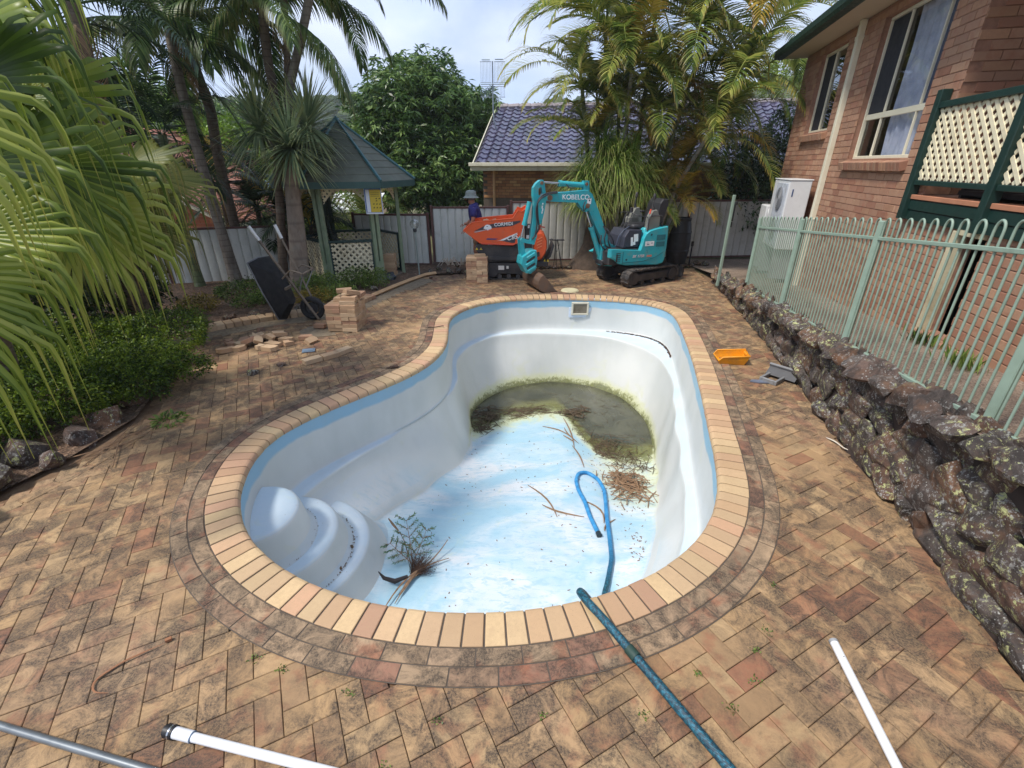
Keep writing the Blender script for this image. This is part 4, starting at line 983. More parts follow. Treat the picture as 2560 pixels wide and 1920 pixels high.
# ---------------------------------------------------------------- gazebo
M_gpost=plain('sage_timber',s(128,146,118),.7,var=.12,dirt=s(150,160,136),scale=9,bump=.3); M_gdark=plain('gazebo_green',s(38,62,58),.6,var=.15); M_ghip=plain('gazebo_hip',s(70,112,118),.45,var=.1); M_board=plain('roof_board',s(104,108,96),.85,var=.2,dirt=s(84,96,84),scale=5,dscale=2.5,bump=.6)
def gazebo():
    c=np.array([-3.6,10.87]); Rr=1.05; A=[R(15+60*k_) for k_ in range(6)]; g=thing('gazebo','six sided timber garden gazebo with board roof and cream lattice panels','gazebo',(c[0],c[1],0))
    Pp=[np.array([Rr*math.cos(a),Rr*math.sin(a)]) for a in A]; ze,za=2.03,3.17; Re=1.47
    E_=[np.array([Re*math.cos(a),Re*math.sin(a)]) for a in A]
    for i,a in enumerate(A):
        t=np.array([-math.sin(a),math.cos(a)])
        for sg in(-1,1):
            p=Pp[i]+t*.055*sg; obj('post',MB().box((p[0],p[1],1.0),(.075,.075,2.06),rz=a,bev=.006),M_gpost if i in(4,5,0,3) else M_gdark,g)
        obj('post_block',MB().box((Pp[i][0],Pp[i][1],.25),(.06,.05,.45),rz=a),M_gpost,g)
    for i in range(6):
        j=(i+1)%6; p,q=Pp[i],Pp[j]; d=q-p; L_=np.linalg.norm(d); u=d/L_; rz=math.atan2(u[1],u[0]); m=(p+q)/2
        obj('beam',MB().box((m[0],m[1],1.985),(L_-.12,.05,.13),rz=rz),M_gdark,g)
        # arch of lattice under the beam
        w=L_-.24; o=p+u*.12
        lattice(g,(o[0],o[1],1.62),(u[0],u[1],0),w,.30,.105,.04,M_latcream,mask=lambda x,z_,w=w: z_> .30-.05-.24*abs((x-w/2)/(w/2))**2.2)
        if i!=5: # entrance between the two right hand posts stays open
            obj('rail',MB().box((m[0],m[1],.9),(L_-.1,.07,.05),rz=rz,bev=.005),M_gdark,g); obj('rail',MB().box((m[0],m[1],.08),(L_-.1,.05,.05),rz=rz),M_gdark,g)
            for e in(.1,L_-.1): pp=p+u*e; obj('stile',MB().box((pp[0],pp[1],.48),(.04,.045,.8),rz=rz),M_gdark,g)
            o=p+u*.13; lattice(g,(o[0],o[1],.11),(u[0],u[1],0),L_-.26,.76,.128,.042,M_latcream)
        # roof boards, one per course
        e0,e1=E_[i],E_[j]; n=9
        for k_ in range(n):
            t0=k_/n; t1=(k_+1)/n+.012
            a0=e0*(1-t0);a1=e1*(1-t0);b0=e0*(1-t1);b1=e1*(1-t1); z0=ze+(za-ze)*t0;z1=ze+(za-ze)*t1
            if k_==n-1: b0,b1,z1=e0*.03,e1*.03,za-.03
            li=.022; V=[(a0[0],a0[1],z0+li),(a1[0],a1[1],z0+li),(b1[0],b1[1],z1+.004),(b0[0],b0[1],z1+.004),(a0[0],a0[1],z0),(a1[0],a1[1],z0)]
            obj('roof_board',MB().add(V,[(0,1,2,3),(4,5,1,0)]),M_board,g)
        obj('ceiling',MB().add([(e0[0],e0[1],ze-.012),(e1[0],e1[1],ze-.012),(0,0,za-.08)],[(2,1,0)]),plain('gazebo_ceiling',s(90,84,76),.9),g)
        d2=e1-e0; L2=np.linalg.norm(d2); mm=(e0+e1)/2; obj('fascia',MB().box((mm[0],mm[1],ze-.045),(L2,.025,.12),rz=math.atan2(d2[1],d2[0])),M_gdark if 0 else plain('gazebo_fascia',s(52,84,80),.5,var=.1),g)
        obj('hip_cap',MB().tube([(e0[0]*1.01,e0[1]*1.01,ze+.035),(0,0,za+.03)],[.032,.026],6),M_ghip,g)
    obj('finial',MB().lathe([(.07,za),(.05,za+.04),(.02,za+.07),(.0,za+.08)],12),M_ghip,g)
    obj('floor_slab',MB().prism([(p[0]*1.05,p[1]*1.05) for p in Pp],-.01,.05,ax='z'),plain('slab',s(120,108,96),.9),g)
gazebo()
def sign():
    o=(-2.77,9.93); t=thing('resuscitation_sign','blue white and yellow resuscitation chart hung from the gazebo eave','sign',(o[0],o[1],1.44)); rz=R(4)
    wh=plain('sign_white',s(226,232,240),.5,var=.03); bl=plain('sign_blue',s(74,112,172),.5,var=.05); ye=plain('sign_yellow',s(212,186,64),.5,var=.05); nv=plain('sign_navy',s(44,58,110),.5); bk=plain('sign_ink',s(50,46,30),.6)
    t.rotation_euler=(0,0,rz)
    obj('board',MB().box((0,0,.31),(.345,.008,.62),bev=.002),wh,t)
    obj('print_border',MB().box((0,-.006,.31),(.325,.003,.60)),bl,t); obj('print_title',MB().box((0,-.0095,.56),(.30,.003,.07)),nv,t); obj('print_panel',MB().box((-.105,-.0095,.25),(.07,.003,.42)),wh,t); obj('print_panel',MB().box((.045,-.0095,.25),(.22,.003,.42)),ye,t); obj('print_footer',MB().box((0,-.0095,.02),(.31,.003,.025)),wh,t)
    r=random.Random(3); mb=MB()
    for zz in(.40,.37,.34): mb.box((.04,-.0118,zz),(.17,.002,.006))
    for x,z_ in((.06,.29),(.12,.29),(.06,.25),(.0,.19),(.06,.19),(.12,.19),(.0,.12),(.06,.12),(.12,.12),(.13,.06)): mb.box((x,-.0118,z_),(.032,.002,.012)).box((x+.008,-.0118,z_+.012),(.012,.002,.014))
    obj('print_figures',mb,bk,t)
    cu=bpy.data.curves.new('lettering','FONT'); cu.body='RESUSCITATION'; cu.size=.043; cu.align_x='CENTER'; cu.align_y='CENTER'; cu.extrude=.0008
    x=bpy.data.objects.new('tmp',cu); COL.objects.link(x); bpy.context.view_layer.update(); me=bpy.data.meshes.new_from_object(x); bpy.data.objects.remove(x); me.name='lettering'; obj('lettering',me,wh,t,(0,-.0125,.56),(R(90),0,0))
    obj('hook',MB().cyl((0,.0,.62),(.02,.03,.66),.006,6),M_gdark,t)
sign()

# ---------------------------------------------------------------- hills with forest, haze
def hills():
    prof=[(-420,34),(-300,30),(-180,28),(-110,25),(-88,23.5),(-70,26),(-55,24),(-30,22),(0,22),(15,24),(40,22),(70,26),(95,30),(125,37),(150,38),(200,42),(300,40),(450,36)]
    xs=np.linspace(-460,460,140); h=np.interp(xs,[p[0] for p in prof],[p[1] for p in prof])
    V=[];F=[]; yy=[70,110,150,190,215,240,300]
    fr=[0,.12,.4,.8,1.,.97,.7]
    for j,y in enumerate(yy):
        for i,x in enumerate(xs): V.append((x*(.6+.4*y/215),y,(h[i]-3.0)*fr[j]-.3+1.2*noise.noise(Vector((x*.03,y*.02,1)))*(1 if j else 0)))
    for j in range(len(yy)-1):
        for i in range(len(xs)-1): a=j*len(xs)+i; F.append((a,a+1,a+len(xs)+1,a+len(xs)))
    k=NT('hill_ground'); v=k.pos(); hm=k.fin(k.ramp(k.noise(v,.05,5),[(.35,s(58,70,48)),(.65,s(76,84,58))]),.95)
    obj('hills',npmesh('hills',np.array(V),np.array(F),smooth=True),hm,kind='structure')
    # canopy: thousands of leafy crowns, one mass
    import bmesh
    protos=[]
    for sd in range(5):
        bm=bmesh.new(); bmesh.ops.create_icosphere(bm,subdivisions=3,radius=1.0); o_=Vector((sd*9,sd*5,3))
        for q in bm.verts:
            n_=noise.noise(q.co*2.2+o_)*.5+noise.noise(q.co*5+o_)*.28+noise.noise(q.co*11+o_)*.12; q.co*=(1+n_*.8)
        me=bpy.data.meshes.new('x'); bm.to_mesh(me); bm.free(); protos.append((np.array([tuple(q.co) for q in me.vertices]),np.array([tuple(p.vertices) for p in me.polygons]))); bpy.data.meshes.remove(me)
    r=np.random.default_rng(5); Vs=[];Fs=[];T=[];b=0
    for _ in range(1500):
        y=r.uniform(120,222)**1; y=215-abs(r.normal(0,32)); 
        if y<85: continue
        x=r.uniform(-.86,.98)*y*1.12; hh=np.interp(x/(.6+.4*y/215),[p[0] for p in prof],[p[1] for p in prof])-3.0; f=np.interp(y,yy,fr); sz=r.uniform(2.0,4.6)*(.75 if r.random()<.5 else 1)
        pv,pf=protos[r.integers(5)]; a=r.uniform(0,6.28); M=np.array([[math.cos(a),-math.sin(a),0],[math.sin(a),math.cos(a),0],[0,0,1]])
        Vs.append((pv@M.T)*[sz,sz,sz*r.uniform(.7,1.25)]+[x,y,hh*f+sz*.35]); Fs.append(pf+b); b+=len(pv); T.append(np.full(len(pf),r.random()))
    k=NT('far_foliage'); v=k.pos(); t=k.attr('tone'); col=k.ramp(k.math('ADD',k.math('MULTIPLY',t,.6),k.math('MULTIPLY',k.noise(v,.35,6,.75),.5)),[(.25,s(42,56,36)),(.5,s(66,82,48)),(.8,s(96,106,64))]); k.bump(k.noise(v,1.2,6,.8),1.,.6); m=k.fin(col,.95,spec=.1)
    obj('hill_forest',npmesh('hill_forest',np.concatenate(Vs),np.concatenate(Fs),np.concatenate(T),smooth=True),m,kind='stuff')
hills()
def haze():
    me=MB().box((0,115,25),(1300,500,0)).mesh('haze'); bpy.data.meshes.remove(me)
    mb=MB().box((0,150,25.5),(1100,330*1.0,54)); o=obj('haze',mb,None,kind='stuff'); m=bpy.data.materials.new('haze_air'); m.use_nodes=True; t=m.node_tree; t.nodes.clear(); out=t.nodes.new('ShaderNodeOutputMaterial'); v=t.nodes.new('ShaderNodeVolumePrincipled'); v.inputs['Density'].default_value=.0006; v.inputs['Color'].default_value=(.86,.9,.96,1); t.links.new(v.outputs[0],out.inputs[1]); o.data.materials.append(m)
HAZE=True
if HAZE: haze()
# ---------------------------------------------------------------- vegetation
def frond(L_=2.,elev=50,droop=90,n=34,ll=.5,wd=.03,fwd=.55,leafdroop=1.,lift=.25,seed=0,t0=.14,curl=0.,ragged=.0):
    r=np.random.default_rng(seed); N=22; e=R(elev); pts=[np.zeros(3)]; tan=[]
    side=0.
    for i in range(N):
        t=i/N; a=e-R(droop)*t**1.25; d=np.array([math.cos(a)*math.cos(side),math.cos(a)*math.sin(side),math.sin(a)]); side+=curl/N; tan.append(d); pts.append(pts[-1]+d*L_/N)
    tan.append(tan[-1]); pts=np.array(pts); tan=np.array(tan)
    V=[];F=[];T=[];TP=[]
    for i in range(N+1):
        w=.014*(1-i/N)+.003; t=tan[i]; sx=np.array([-t[1],t[0],0]); sx=sx/(np.linalg.norm(sx)+1e-6) if np.linalg.norm(sx)>.05 else np.array([0,1.,0]); up=np.cross(sx,t)*-1
        V+=[pts[i]-sx*w,pts[i]+up*w,pts[i]+sx*w]
    for i in range(N):
        for q in((0,1),(1,2)): F.append((i*3+q[0],i*3+q[1],(i+1)*3+q[1],(i+1)*3+q[0])); T.append(.75); TP.append(0)
    for k_ in range(n):
        for sg in(-1,1):
            if r.random()<ragged: continue
            t=t0+(1-t0)*(k_+.5*(sg>0)+r.uniform(-.2,.2))/n; f=t*N; i=min(int(f),N-1); p=pts[i]+(pts[i+1]-pts[i])*(f-i); tn=tan[i]; sx=np.cross(tn,[0,0,1.]); 
            if np.linalg.norm(sx)<.05: sx=np.array([0,1.,0])
            sx/=np.linalg.norm(sx); up=np.cross(sx,tn); l=ll*(math.sin(PI*(.12+.80*t))**.6)*r.uniform(.85,1.1); fw=fwd+.5*max(0,t-.7)/.3
            d=tn*fw+sx*sg*(1-.3*fw)+up*(lift+r.uniform(-.12,.12)); d/=np.linalg.norm(d); b=len(V); q=p.copy(); S=4; w0=wd*r.uniform(.8,1.15)
            wv=np.cross(d,up+.4*sx*sg); wv/=np.linalg.norm(wv)+1e-6
            prof=(.55,1.,.85,.5,0.)
            for j in range(S+1):
                V+=[q-wv*w0*.5*prof[j],q+wv*w0*.5*prof[j]]
                d=d+np.array([0,0,-1.])*leafdroop*.22*(j+1)*.5; d/=np.linalg.norm(d); q=q+d*l/S
            tt=r.random()
            for j in range(S): F.append((b+2*j,b+2*j+1,b+2*j+3,b+2*j+2)); T.append(tt); TP.append(j/3.)
    me=npmesh('frond',np.array(V),np.array(F),T); a=me.attributes.new('tip','FLOAT','FACE'); a.data.foreach_set('value',np.array(TP,dtype=np.float32)); return me
KIND={}
def kind(name,mat,**kw):
    L=[]
    for i,(el,dr) in enumerate(((82,55),(64,80),(46,95),(28,95),(8,80),(-18,60))):
        for sd in(0,1): me=frond(elev=el,droop=dr*(.9+.2*sd),seed=hash(name)%97*0+i*7+sd+len(name),curl=(.25 if sd else -.2),**kw); me.materials.append(mat); L.append(me)
    KIND[name]=L
G_queen=leafmat('queen_frond',[s(40,58,36),s(66,90,50),s(96,122,66),s(130,150,84)],.4,tipc=s(126,124,72))
G_dark=leafmat('dark_frond',[s(20,32,22),s(32,50,32),s(48,70,42),s(70,92,54)],.25)
G_cane=leafmat('cane_frond',[s(62,84,36),s(100,124,54),s(146,158,76),s(186,184,96)],.45,tipc=s(150,134,66))
G_gold=leafmat('golden_frond',[s(90,92,36),s(138,128,48),s(176,150,58),s(190,160,76)],.4,tipc=s(180,132,70))
G_dead=leafmat('dead_frond',[s(110,84,58),s(146,116,84),s(170,142,108)],.15,tipc=s(160,130,96))
kind('queen',G_queen,L_=2.3,n=56,ll=.56,wd=.032,leafdroop=2.1,lift=.15); kind('dark',G_dark,L_=2.3,n=40,ll=.48,wd=.03,leafdroop=.9,lift=.2)
kind('cane',G_cane,L_=1.95,n=44,ll=.46,wd=.030,leafdroop=.75,lift=.45); kind('gold',G_gold,L_=1.4,n=30,ll=.36,wd=.03,leafdroop=.8,lift=.4); kind('dead',G_dead,L_=1.2,n=24,ll=.34,wd=.018,leafdroop=3.,lift=-.2,ragged=.25); kind('small',G_dark,L_=1.3,n=28,ll=.36,wd=.03,leafdroop=.8,lift=.3)
def trunkmat(name,c1,c2,ring,sc_=9.):
    k=NT(name); v=k.pos(); g=k.n('ShaderNodeSeparateXYZ'); k.l(v,g.inputs[0]); zz=k.math('ADD',g.outputs[2],k.math('MULTIPLY',k.noise(v,3.,3),.03)); w=k.math('FRACT',k.math('MULTIPLY',zz,sc_)); rg=k.ramp(w,[(0.,1.),(.16,.0),(.9,0.),(1.,1.)])
    col=k.ramp(k.noise(k.pos((1,1,.3)),10,6,.7),[(.35,c1),(.65,c2)]); col=k.mix(k.math('MULTIPLY',rg,.6),col,ring); col=k.mix(k.ramp(k.noise(v,5,5,.7),[(.55,0.),(.7,.4)]),col,s(150,150,140))
    k.bump(k.math('ADD',k.math('MULTIPLY',rg,-.6),k.noise(v,45,5,.7)),.6,.008); MATS[name]=k.fin(col,.85); return k.m
T_grey=trunkmat('palm_trunk_grey',s(104,94,84),s(140,130,118),s(78,68,60)); T_brown=trunkmat('palm_trunk_brown',s(92,78,66),s(122,106,90),s(66,54,46)); T_pale=trunkmat('palm_trunk_pale',s(150,146,136),s(184,180,168),s(120,110,96),7.); T_drac=trunkmat('dracaena_trunk',s(126,110,96),s(156,142,128),s(108,94,84),3.); T_green=trunkmat('palm_trunk_green',s(86,100,66),s(120,128,88),s(66,66,44),8.)
def spline(pts,n):
    p=np.array(pts,float); t=np.r_[0,np.cumsum(np.linalg.norm(np.diff(p,axis=0),axis=1))]; q=np.linspace(0,t[-1],n); out=np.c_[[np.interp(q,t,p[:,i]) for i in range(3)]].T
    for _ in range(2): out[1:-1]=(out[:-2]+2*out[1:-1]+out[2:])/4
    return out
def palm(name,label,path,r0,r1,tm,kd,nf,group=None,scale=1.,seed=0,elevs=None,mix=None,az=None,cat='palm tree',flare=1.35,skirt=0,shaft=None):
    path=np.array(path,float); rt=thing(name,label,cat,tuple(path[0]),0,group); q=spline(path,26)-path[0]; rr=[r0*(1+(flare-1)*math.exp(-i/2.2))*(1-i/25)+r1*(i/25) for i in range(26)]
    obj('trunk',MB().tube(q,rr,12),tm,rt,smooth=60); r=random.Random(seed+5); top=q[-1]
    if shaft: obj('crownshaft',MB().tube([top-np.array([0,0,.05]),top+np.array([0,0,.3]),top+np.array([0,0,.6])],[r1*1.25,r1*1.3,r1*.8],10),shaft,rt,smooth=60); top=top+np.array([0,0,.5])
    for i in range(nf):
        f=i/max(1,nf-1); ei=int(round(f*5)) if elevs is None else elevs[i%len(elevs)]
        k_=kd
        if mix and r.random()<mix[1]: k_=mix[0]
        a=(i*2.39996+r.uniform(-.25,.25)) if az is None else R(az[i%len(az)])+r.uniform(-.15,.15)
        o=obj('frond',KIND[k_][ei*2+r.randrange(2)],None,rt,tuple(top+np.array([math.cos(a)*r1*.6,math.sin(a)*r1*.6,0])),(r.uniform(-.3,.3),r.uniform(-.12,.12),a)); sc_=scale*r.uniform(.85,1.12); o.scale=(sc_,sc_,sc_)
    for i in range(skirt):
        a=r.uniform(0,6.28); o=obj('frond',KIND['dead'][10+r.randrange(2)],None,rt,tuple(top-np.array([0,0,.15])),(0,R(r.uniform(20,45)),a)); o.scale=(scale*.8,)*3
    return rt
GL='tall palms leaning over the left garden'
palm('queen_palm','tall grey ringed palm leaning left above the wheelbarrow, nearest the fence gap',[(-5.72,9.6,0),(-5.75,9.6,.7),(-5.87,9.7,2.0),(-5.95,9.8,2.9),(-5.95,9.8,3.6),(-5.9,9.8,4.5)],.10,.075,T_grey,'queen',15,GL,1.0,1,flare=1.6,skirt=2)
palm('queen_palm','brown trunked palm with a swollen dark neck, second in the left row',[(-6.3,11.1,0),(-6.27,11,.45),(-6.28,11,2.5),(-6.17,11,3.5),(-6.32,11,3.95),(-6.24,11,4.8)],.10,.10,T_brown,'queen',15,GL,1.05,2,flare=1.5,skirt=2)
palm('queen_palm','slim grey palm trunk rising straight behind the spiky dracaena',[(-4.98,10.1,.0),(-4.9,10.1,.6),(-4.64,10.1,2.2),(-4.42,10.1,3.5),(-4.44,10.1,4.1),(-4.35,10.1,4.8)],.085,.08,T_brown,'queen',15,GL,1.0,3,skirt=1)
palm('queen_palm','pale palm trunk leaning right above the gazebo roof',[(-4.62,10.0,0),(-4.3,9.95,2.),(-4.1,9.9,3.5),(-3.78,9.9,4.15),(-3.45,9.9,4.85),(-3.3,9.9,5.3)],.08,.07,T_grey,'queen',13,GL,.95,4,flare=1.2)
palm('queen_palm','thin second trunk close beside the leaning palm above the gazebo',[(-4.75,10.25,0),(-4.5,10.2,2.),(-4.2,10.1,3.4),(-3.98,10.1,4.6),(-3.9,10.1,5.6)],.06,.055,T_brown,'queen',10,GL,.9,5,flare=1.2)
palm('dark_palm','dark palm with arching fronds beside the left boundary fence',[(-6.6,9.75,0),(-6.64,9.8,.7),(-6.6,9.8,2.0),(-6.53,9.8,2.85)],.085,.07,T_green,'dark',12,None,.72,6)
palm('dark_palm','tall dark palm filling the top left corner behind the fan leaves',[(-5.9,7.3,0),(-5.8,7.3,2),(-5.6,7.4,4.2)],.12,.10,T_brown,'dark',18,None,1.05,7,skirt=4)
palm('dark_palm','dark palm at far left behind the foreground fan palm',[(-7.6,7.9,0),(-7.5,7.9,2),(-7.3,8.,3.6)],.12,.10,T_brown,'dark',18,None,1.1,8,skirt=4)
palm('dark_palm','shaded palm between the fan palm and the left fence',[(-7.9,10.7,0),(-7.7,10.8,2.4)],.1,.09,T_brown,'dark',16,None,.95,9)
for i,(x,y,z_,lb) in enumerate([(-5.5,11.9,1.1,'low dark palm in shade just left of the slim grey trunk'),(-6.3,12.1,1.4,'shaded palm between the two left boundary trunks'),(-4.9,11.7,1.0,'small dark palm behind the dracaena trunk'),(-5.1,12.6,1.7,'dark arching palm behind the gazebo left post'),(-7.2,12.3,1.9,'broad dark palm in front of the left brick house')]):
    palm('understory_palm',lb,[(x,y,0),(x+.05,y,z_)],.07,.05,T_brown,'small',14,'shaded palms behind the left garden',1.15,20+i,mix=('gold',.12))
palm('understory_palm','bright green arching palm seen through the gazebo',[(-4.2,13.6,0),(-4.1,13.6,1.0)],.07,.05,T_green,'cane',12,'shaded palms behind the left garden',.85,31)
# golden cane clump on the right
GC='golden cane palm stems of the right hand clump'
cane=[((2.55,12.0),(2.6,12.0,4.3),T_pale,'pale ringed palm stem standing tallest in front of the right clump',9,1.05,.2,'frond'),
((2.1,12.1),(1.55,12.2,4.0),T_green,'palm stem leaning left toward the roof antenna',9,.95,.1,''),
((2.35,12.3),(2.05,12.5,5.1),T_green,'tall dark palm stem left of the pale one',10,1.05,.0,''),
((3.35,12.0),(5.1,12.1,4.1),T_pale,'long palm stem leaning far right toward the house eave',11,1.15,.15,''),
((3.3,12.2),(4.25,12.5,4.9),T_green,'palm stem rising right of centre in the clump',11,1.15,.1,''),
((3.1,12.1),(3.35,12.2,3.3),T_green,'shorter palm stem behind the digger seat',9,1.0,.3,''),
((3.5,12.3),(4.55,12.0,2.9),T_green,'low stem bending over the black barrel with yellow fronds',9,.95,.5,''),
((2.0,12.25),(1.75,12.3,2.9),T_green,'low palm stem beside the ponytail palm',8,.85,.1,''),
((2.95,12.4),(3.15,12.6,5.6),T_green,'tallest stem at the top of the right clump',11,1.15,.05,''),
((3.6,12.4),(3.95,12.4,2.3),T_green,'young yellowing palm low in the right clump',8,.8,.6,''),
((2.8,12.5),(2.7,12.7,4.7),T_green,'dark stem in the heart of the right clump',10,1.1,.05,''),
((3.7,12.6),(5.4,12.7,5.3),T_green,'stem arching highest over the house eave',11,1.2,.1,''),
((2.7,12.4),(2.5,12.5,3.4),T_green,'half height palm stem behind the pale one',9,1.0,.15,''),
((3.2,12.5),(3.8,12.7,4.0),T_green,'half height stem right of centre with olive fronds',10,1.1,.15,''),
((3.3,12.3),(4.9,12.5,3.4),T_green,'low leaning stem in front of the tiled roof at right',9,1.0,.35,''),
((2.2,12.4),(2.0,12.6,3.7),T_green,'half height stem at the left edge of the clump',9,1.0,.1,''),
((3.0,11.9),(3.1,11.8,1.7),T_green,'short bright palm shoot directly behind the excavator seat',9,.5,.15,''),
((3.7,12.0),(4.1,11.9,1.6),T_green,'short palm shoot hanging over the barrel',9,.7,.5,''),
((2.7,12.3),(2.7,12.3,2.5),T_green,'low palm shoot between the ponytail palm and the pale stem',8,.55,.1,''),
((3.5,12.5),(4.3,12.7,2.3),T_green,'low palm shoot under the leaning stems',10,.9,.3,''),
((2.3,12.5),(2.15,12.6,2.9),T_green,'leafy palm shoot left of the clump centre',8,.6,.1,'')]
for i,(b,t,tm,lb,nf,sc_,mx_,_) in enumerate(cane):
    m=((b[0]*2+t[0])/3,(b[1]*2+t[1])/3,t[2]*.45); palm('cane_palm',lb,[(b[0],b[1],0),m,t],.055,.042,tm,'cane',int(nf*1.3),GC,sc_*1.12,40+i,mix=('gold',mx_),skirt=1 if i in(0,2,4) else 0,flare=1.3,elevs=[0,1,1,2,2,3,1,3,4,2,4,5,3])

# strap leaved heads (ponytail palm, dracaena)
def head(n,L_,wd,mat,seed,droop,spread=(-.9,1.),stiff=False,S=6):
    r=np.random.default_rng(seed); V=[];F=[];T=[];TP=[]
    for i in range(n):
        u=r.uniform(*spread); a=r.uniform(0,2*PI); c=math.sqrt(max(0,1-u*u)); d=np.array([c*math.cos(a),c*math.sin(a),u]); l=L_*r.uniform(.75,1.1); q=d*.03; w0=wd*r.uniform(.8,1.2); b=len(V); wv=np.cross(d,[0,0,1.]); wv=wv/np.linalg.norm(wv) if np.linalg.norm(wv)>.1 else np.array([1.,0,0])
        tt=r.random()
        for j in range(S+1):
            pr=(.8,1.,.95,.85,.7,.45,.0)[j] if S==6 else (1-j/S)
            V+=[q-wv*w0*.5*pr,q+wv*w0*.5*pr]; d=d+np.array([0,0,-1.])*droop*(.10+.10*j); d/=np.linalg.norm(d); q=q+d*l/S
        for j in range(S): F.append((b+2*j,b+2*j+1,b+2*j+3,b+2*j+2)); T.append(tt); TP.append(j/(S-1))
    me=npmesh('leaf_head',np.array(V),np.array(F),T); a=me.attributes.new('tip','FLOAT','FACE'); a.data.foreach_set('value',np.array(TP,dtype=np.float32)); me.materials.append(mat); return me
G_drac=leafmat('dracaena_leaf',[s(72,94,70),s(112,134,102),s(148,168,130),s(172,186,142)],.25,rough=.4,tipc=s(150,152,100))
G_pony=leafmat('ponytail_leaf',[s(70,104,42),s(112,150,62),s(158,190,90),s(192,212,122)],.5,tipc=s(160,160,96))
def dracaena():
    t=thing('dracaena','spiky grey green dracaena with a thick smooth trunk in front of the gazebo','dracaena',(-4.37,9.5,0))
    q=spline([(0,0,0),(.13,0,1.0),(.21,0,1.95),(.33,-.05,2.5)],20); obj('trunk',MB().tube(q,[.19-.075*(i/19)+.05*math.exp(-i/1.5) for i in range(20)],16),T_drac,t,smooth=60)
    for (x,y,z_,n,sd) in((.38,-.12,2.62,420,1),(-.25,.15,2.95,300,2),(.62,.2,2.98,320,3)):
        if sd>1: obj('branch',MB().tube([(.3,0,2.35),((x+.3)/2,y/2,2.6),(x,y,z_-.05)],[.07,.06,.05],10),T_drac,t,smooth=60)
        obj('leaf_head',head(n,1.0,.034,G_drac,sd,.2,(-.8,1.)),None,t,(x,y,z_))
dracaena()
def ponytail():
    t=thing('ponytail_palm','grassy ponytail palm with a swollen brown base behind the digger boom','ponytail palm',(1.95,11.95,0))
    q=MB().lathe([(.52,-.05),(.50,.08),(.40,.2),(.28,.36),(.18,.58),(.14,.9),(.1,1.2)],18); obj('trunk',q,plain('caudex',s(86,72,60),.95,var=.3,scale=12,bump=.8),t,smooth=60)
    hs=[(.95,-.35,1.85,.85),(-.25,-.3,1.95,.9),(.45,-.25,2.25,1.0),(.15,-.1,2.5,.95),(.85,.0,2.35,.9),(-.1,-.35,1.55,.85),(.5,-.3,1.7,.85)]
    for i,(x,y,z_,l) in enumerate(hs):
        obj('branch',MB().tube([(0,0,.8),(x*.5,y*.5,(z_+.9)/2),(x,y,z_)],[.09,.06,.04],8),T_brown,t,smooth=60); obj('leaf_head',head(420,l*1.2,.019,G_pony,30+i,.85,(-.1,1.)),None,t,(x,y,z_))
ponytail()

# leafy masses
def leafcloud(P,Nn,size,asp=.38,droop=.0,seed=0,fold=.0,tone=None,spread=.6):
    r=np.random.default_rng(seed); n=len(P); d=Nn+r.normal(0,spread,(n,3)); d[:,2]-=droop; d/=np.linalg.norm(d,axis=1)[:,None]
    w=np.cross(d,r.normal(0,1,(n,3))); w/=np.linalg.norm(w,axis=1)[:,None]; L_=(size*r.uniform(.65,1.25,n))[:,None]
    a=P; b=P+d*L_*.5+w*L_*asp*.5; c=P+d*L_; c[:,2]-=L_[:,0]*.12; e=P+d*L_*.5-w*L_*asp*.5
    V=np.stack([a,b,c,e],1).reshape(-1,3); F=np.arange(4*n).reshape(n,4); return V,F,(r.random(n) if tone is None else tone)
def ell(n,c,rad,r,shell=(.75,1.02),zmin=-1):
    u=r.normal(0,1,(int(n*1.6),3)); u/=np.linalg.norm(u,axis=1)[:,None]; u=u[u[:,2]>zmin][:n]; k_=r.uniform(*shell,len(u))**.6
    return np.array(c)+u*k_[:,None]*np.array(rad),u
def bush(name,label,cat,loc,lobes,mat,size,dens,asp=.5,droop=0.,seed=0,group=None,stem=True,cluster=7,cs=.5):
    """lobes: (dx,dy,dz,rx,ry,rz). Leaves grow in small sprays so that light and dark clumps form"""
    r=np.random.default_rng(seed); t=thing(name,label,cat,loc,0,group); Ps=[];Ns=[];T=[]
    for (x,y,z_,a,b,c) in lobes:
        n=int(dens*(a*b+b*c+a*c)); P,U=ell(n,(x,y,z_),(a,b,c),r,(.55,1.05),-.55)
        nz_=np.array([noise.noise(Vector(p)*1.7/max(a,.25)+Vector((seed,0,0))) for p in P]); P=P+U*(nz_[:,None])*np.array([a,b,c])*.35
        tn=r.random(len(P))
        for q in range(cluster): Ps.append(P+r.normal(0,size*cs,P.shape)); Ns.append(U+r.normal(0,.4,U.shape)); T.append(np.clip(tn+r.normal(0,.18,len(P)),0,1))
    P=np.concatenate(Ps);U=np.concatenate(Ns);T=np.concatenate(T); k_=P[:,2]>.0; P,U,T=P[k_],U[k_],T[k_]
    V,F,T=leafcloud(P,U,size,asp,droop,seed,tone=T); obj('foliage',npmesh('foliage',V,F,T),mat,t)
    if stem:
        for i,(x,y,z_,a,b,c) in enumerate(lobes[:5]): obj('stem',MB().tube([(x*.2,y*.2,-.02),(x*.6,y*.6,z_*.5),(x,y,z_)],[max(.008,c*.05),max(.006,c*.035),max(.004,c*.02)],6),T_brown,t)
    return t
G_mango=leafmat('mango_leaf',[s(32,54,28),s(58,86,42),s(92,122,62),s(134,156,88)],.3,rough=.35,rand=False,scale=1.1)
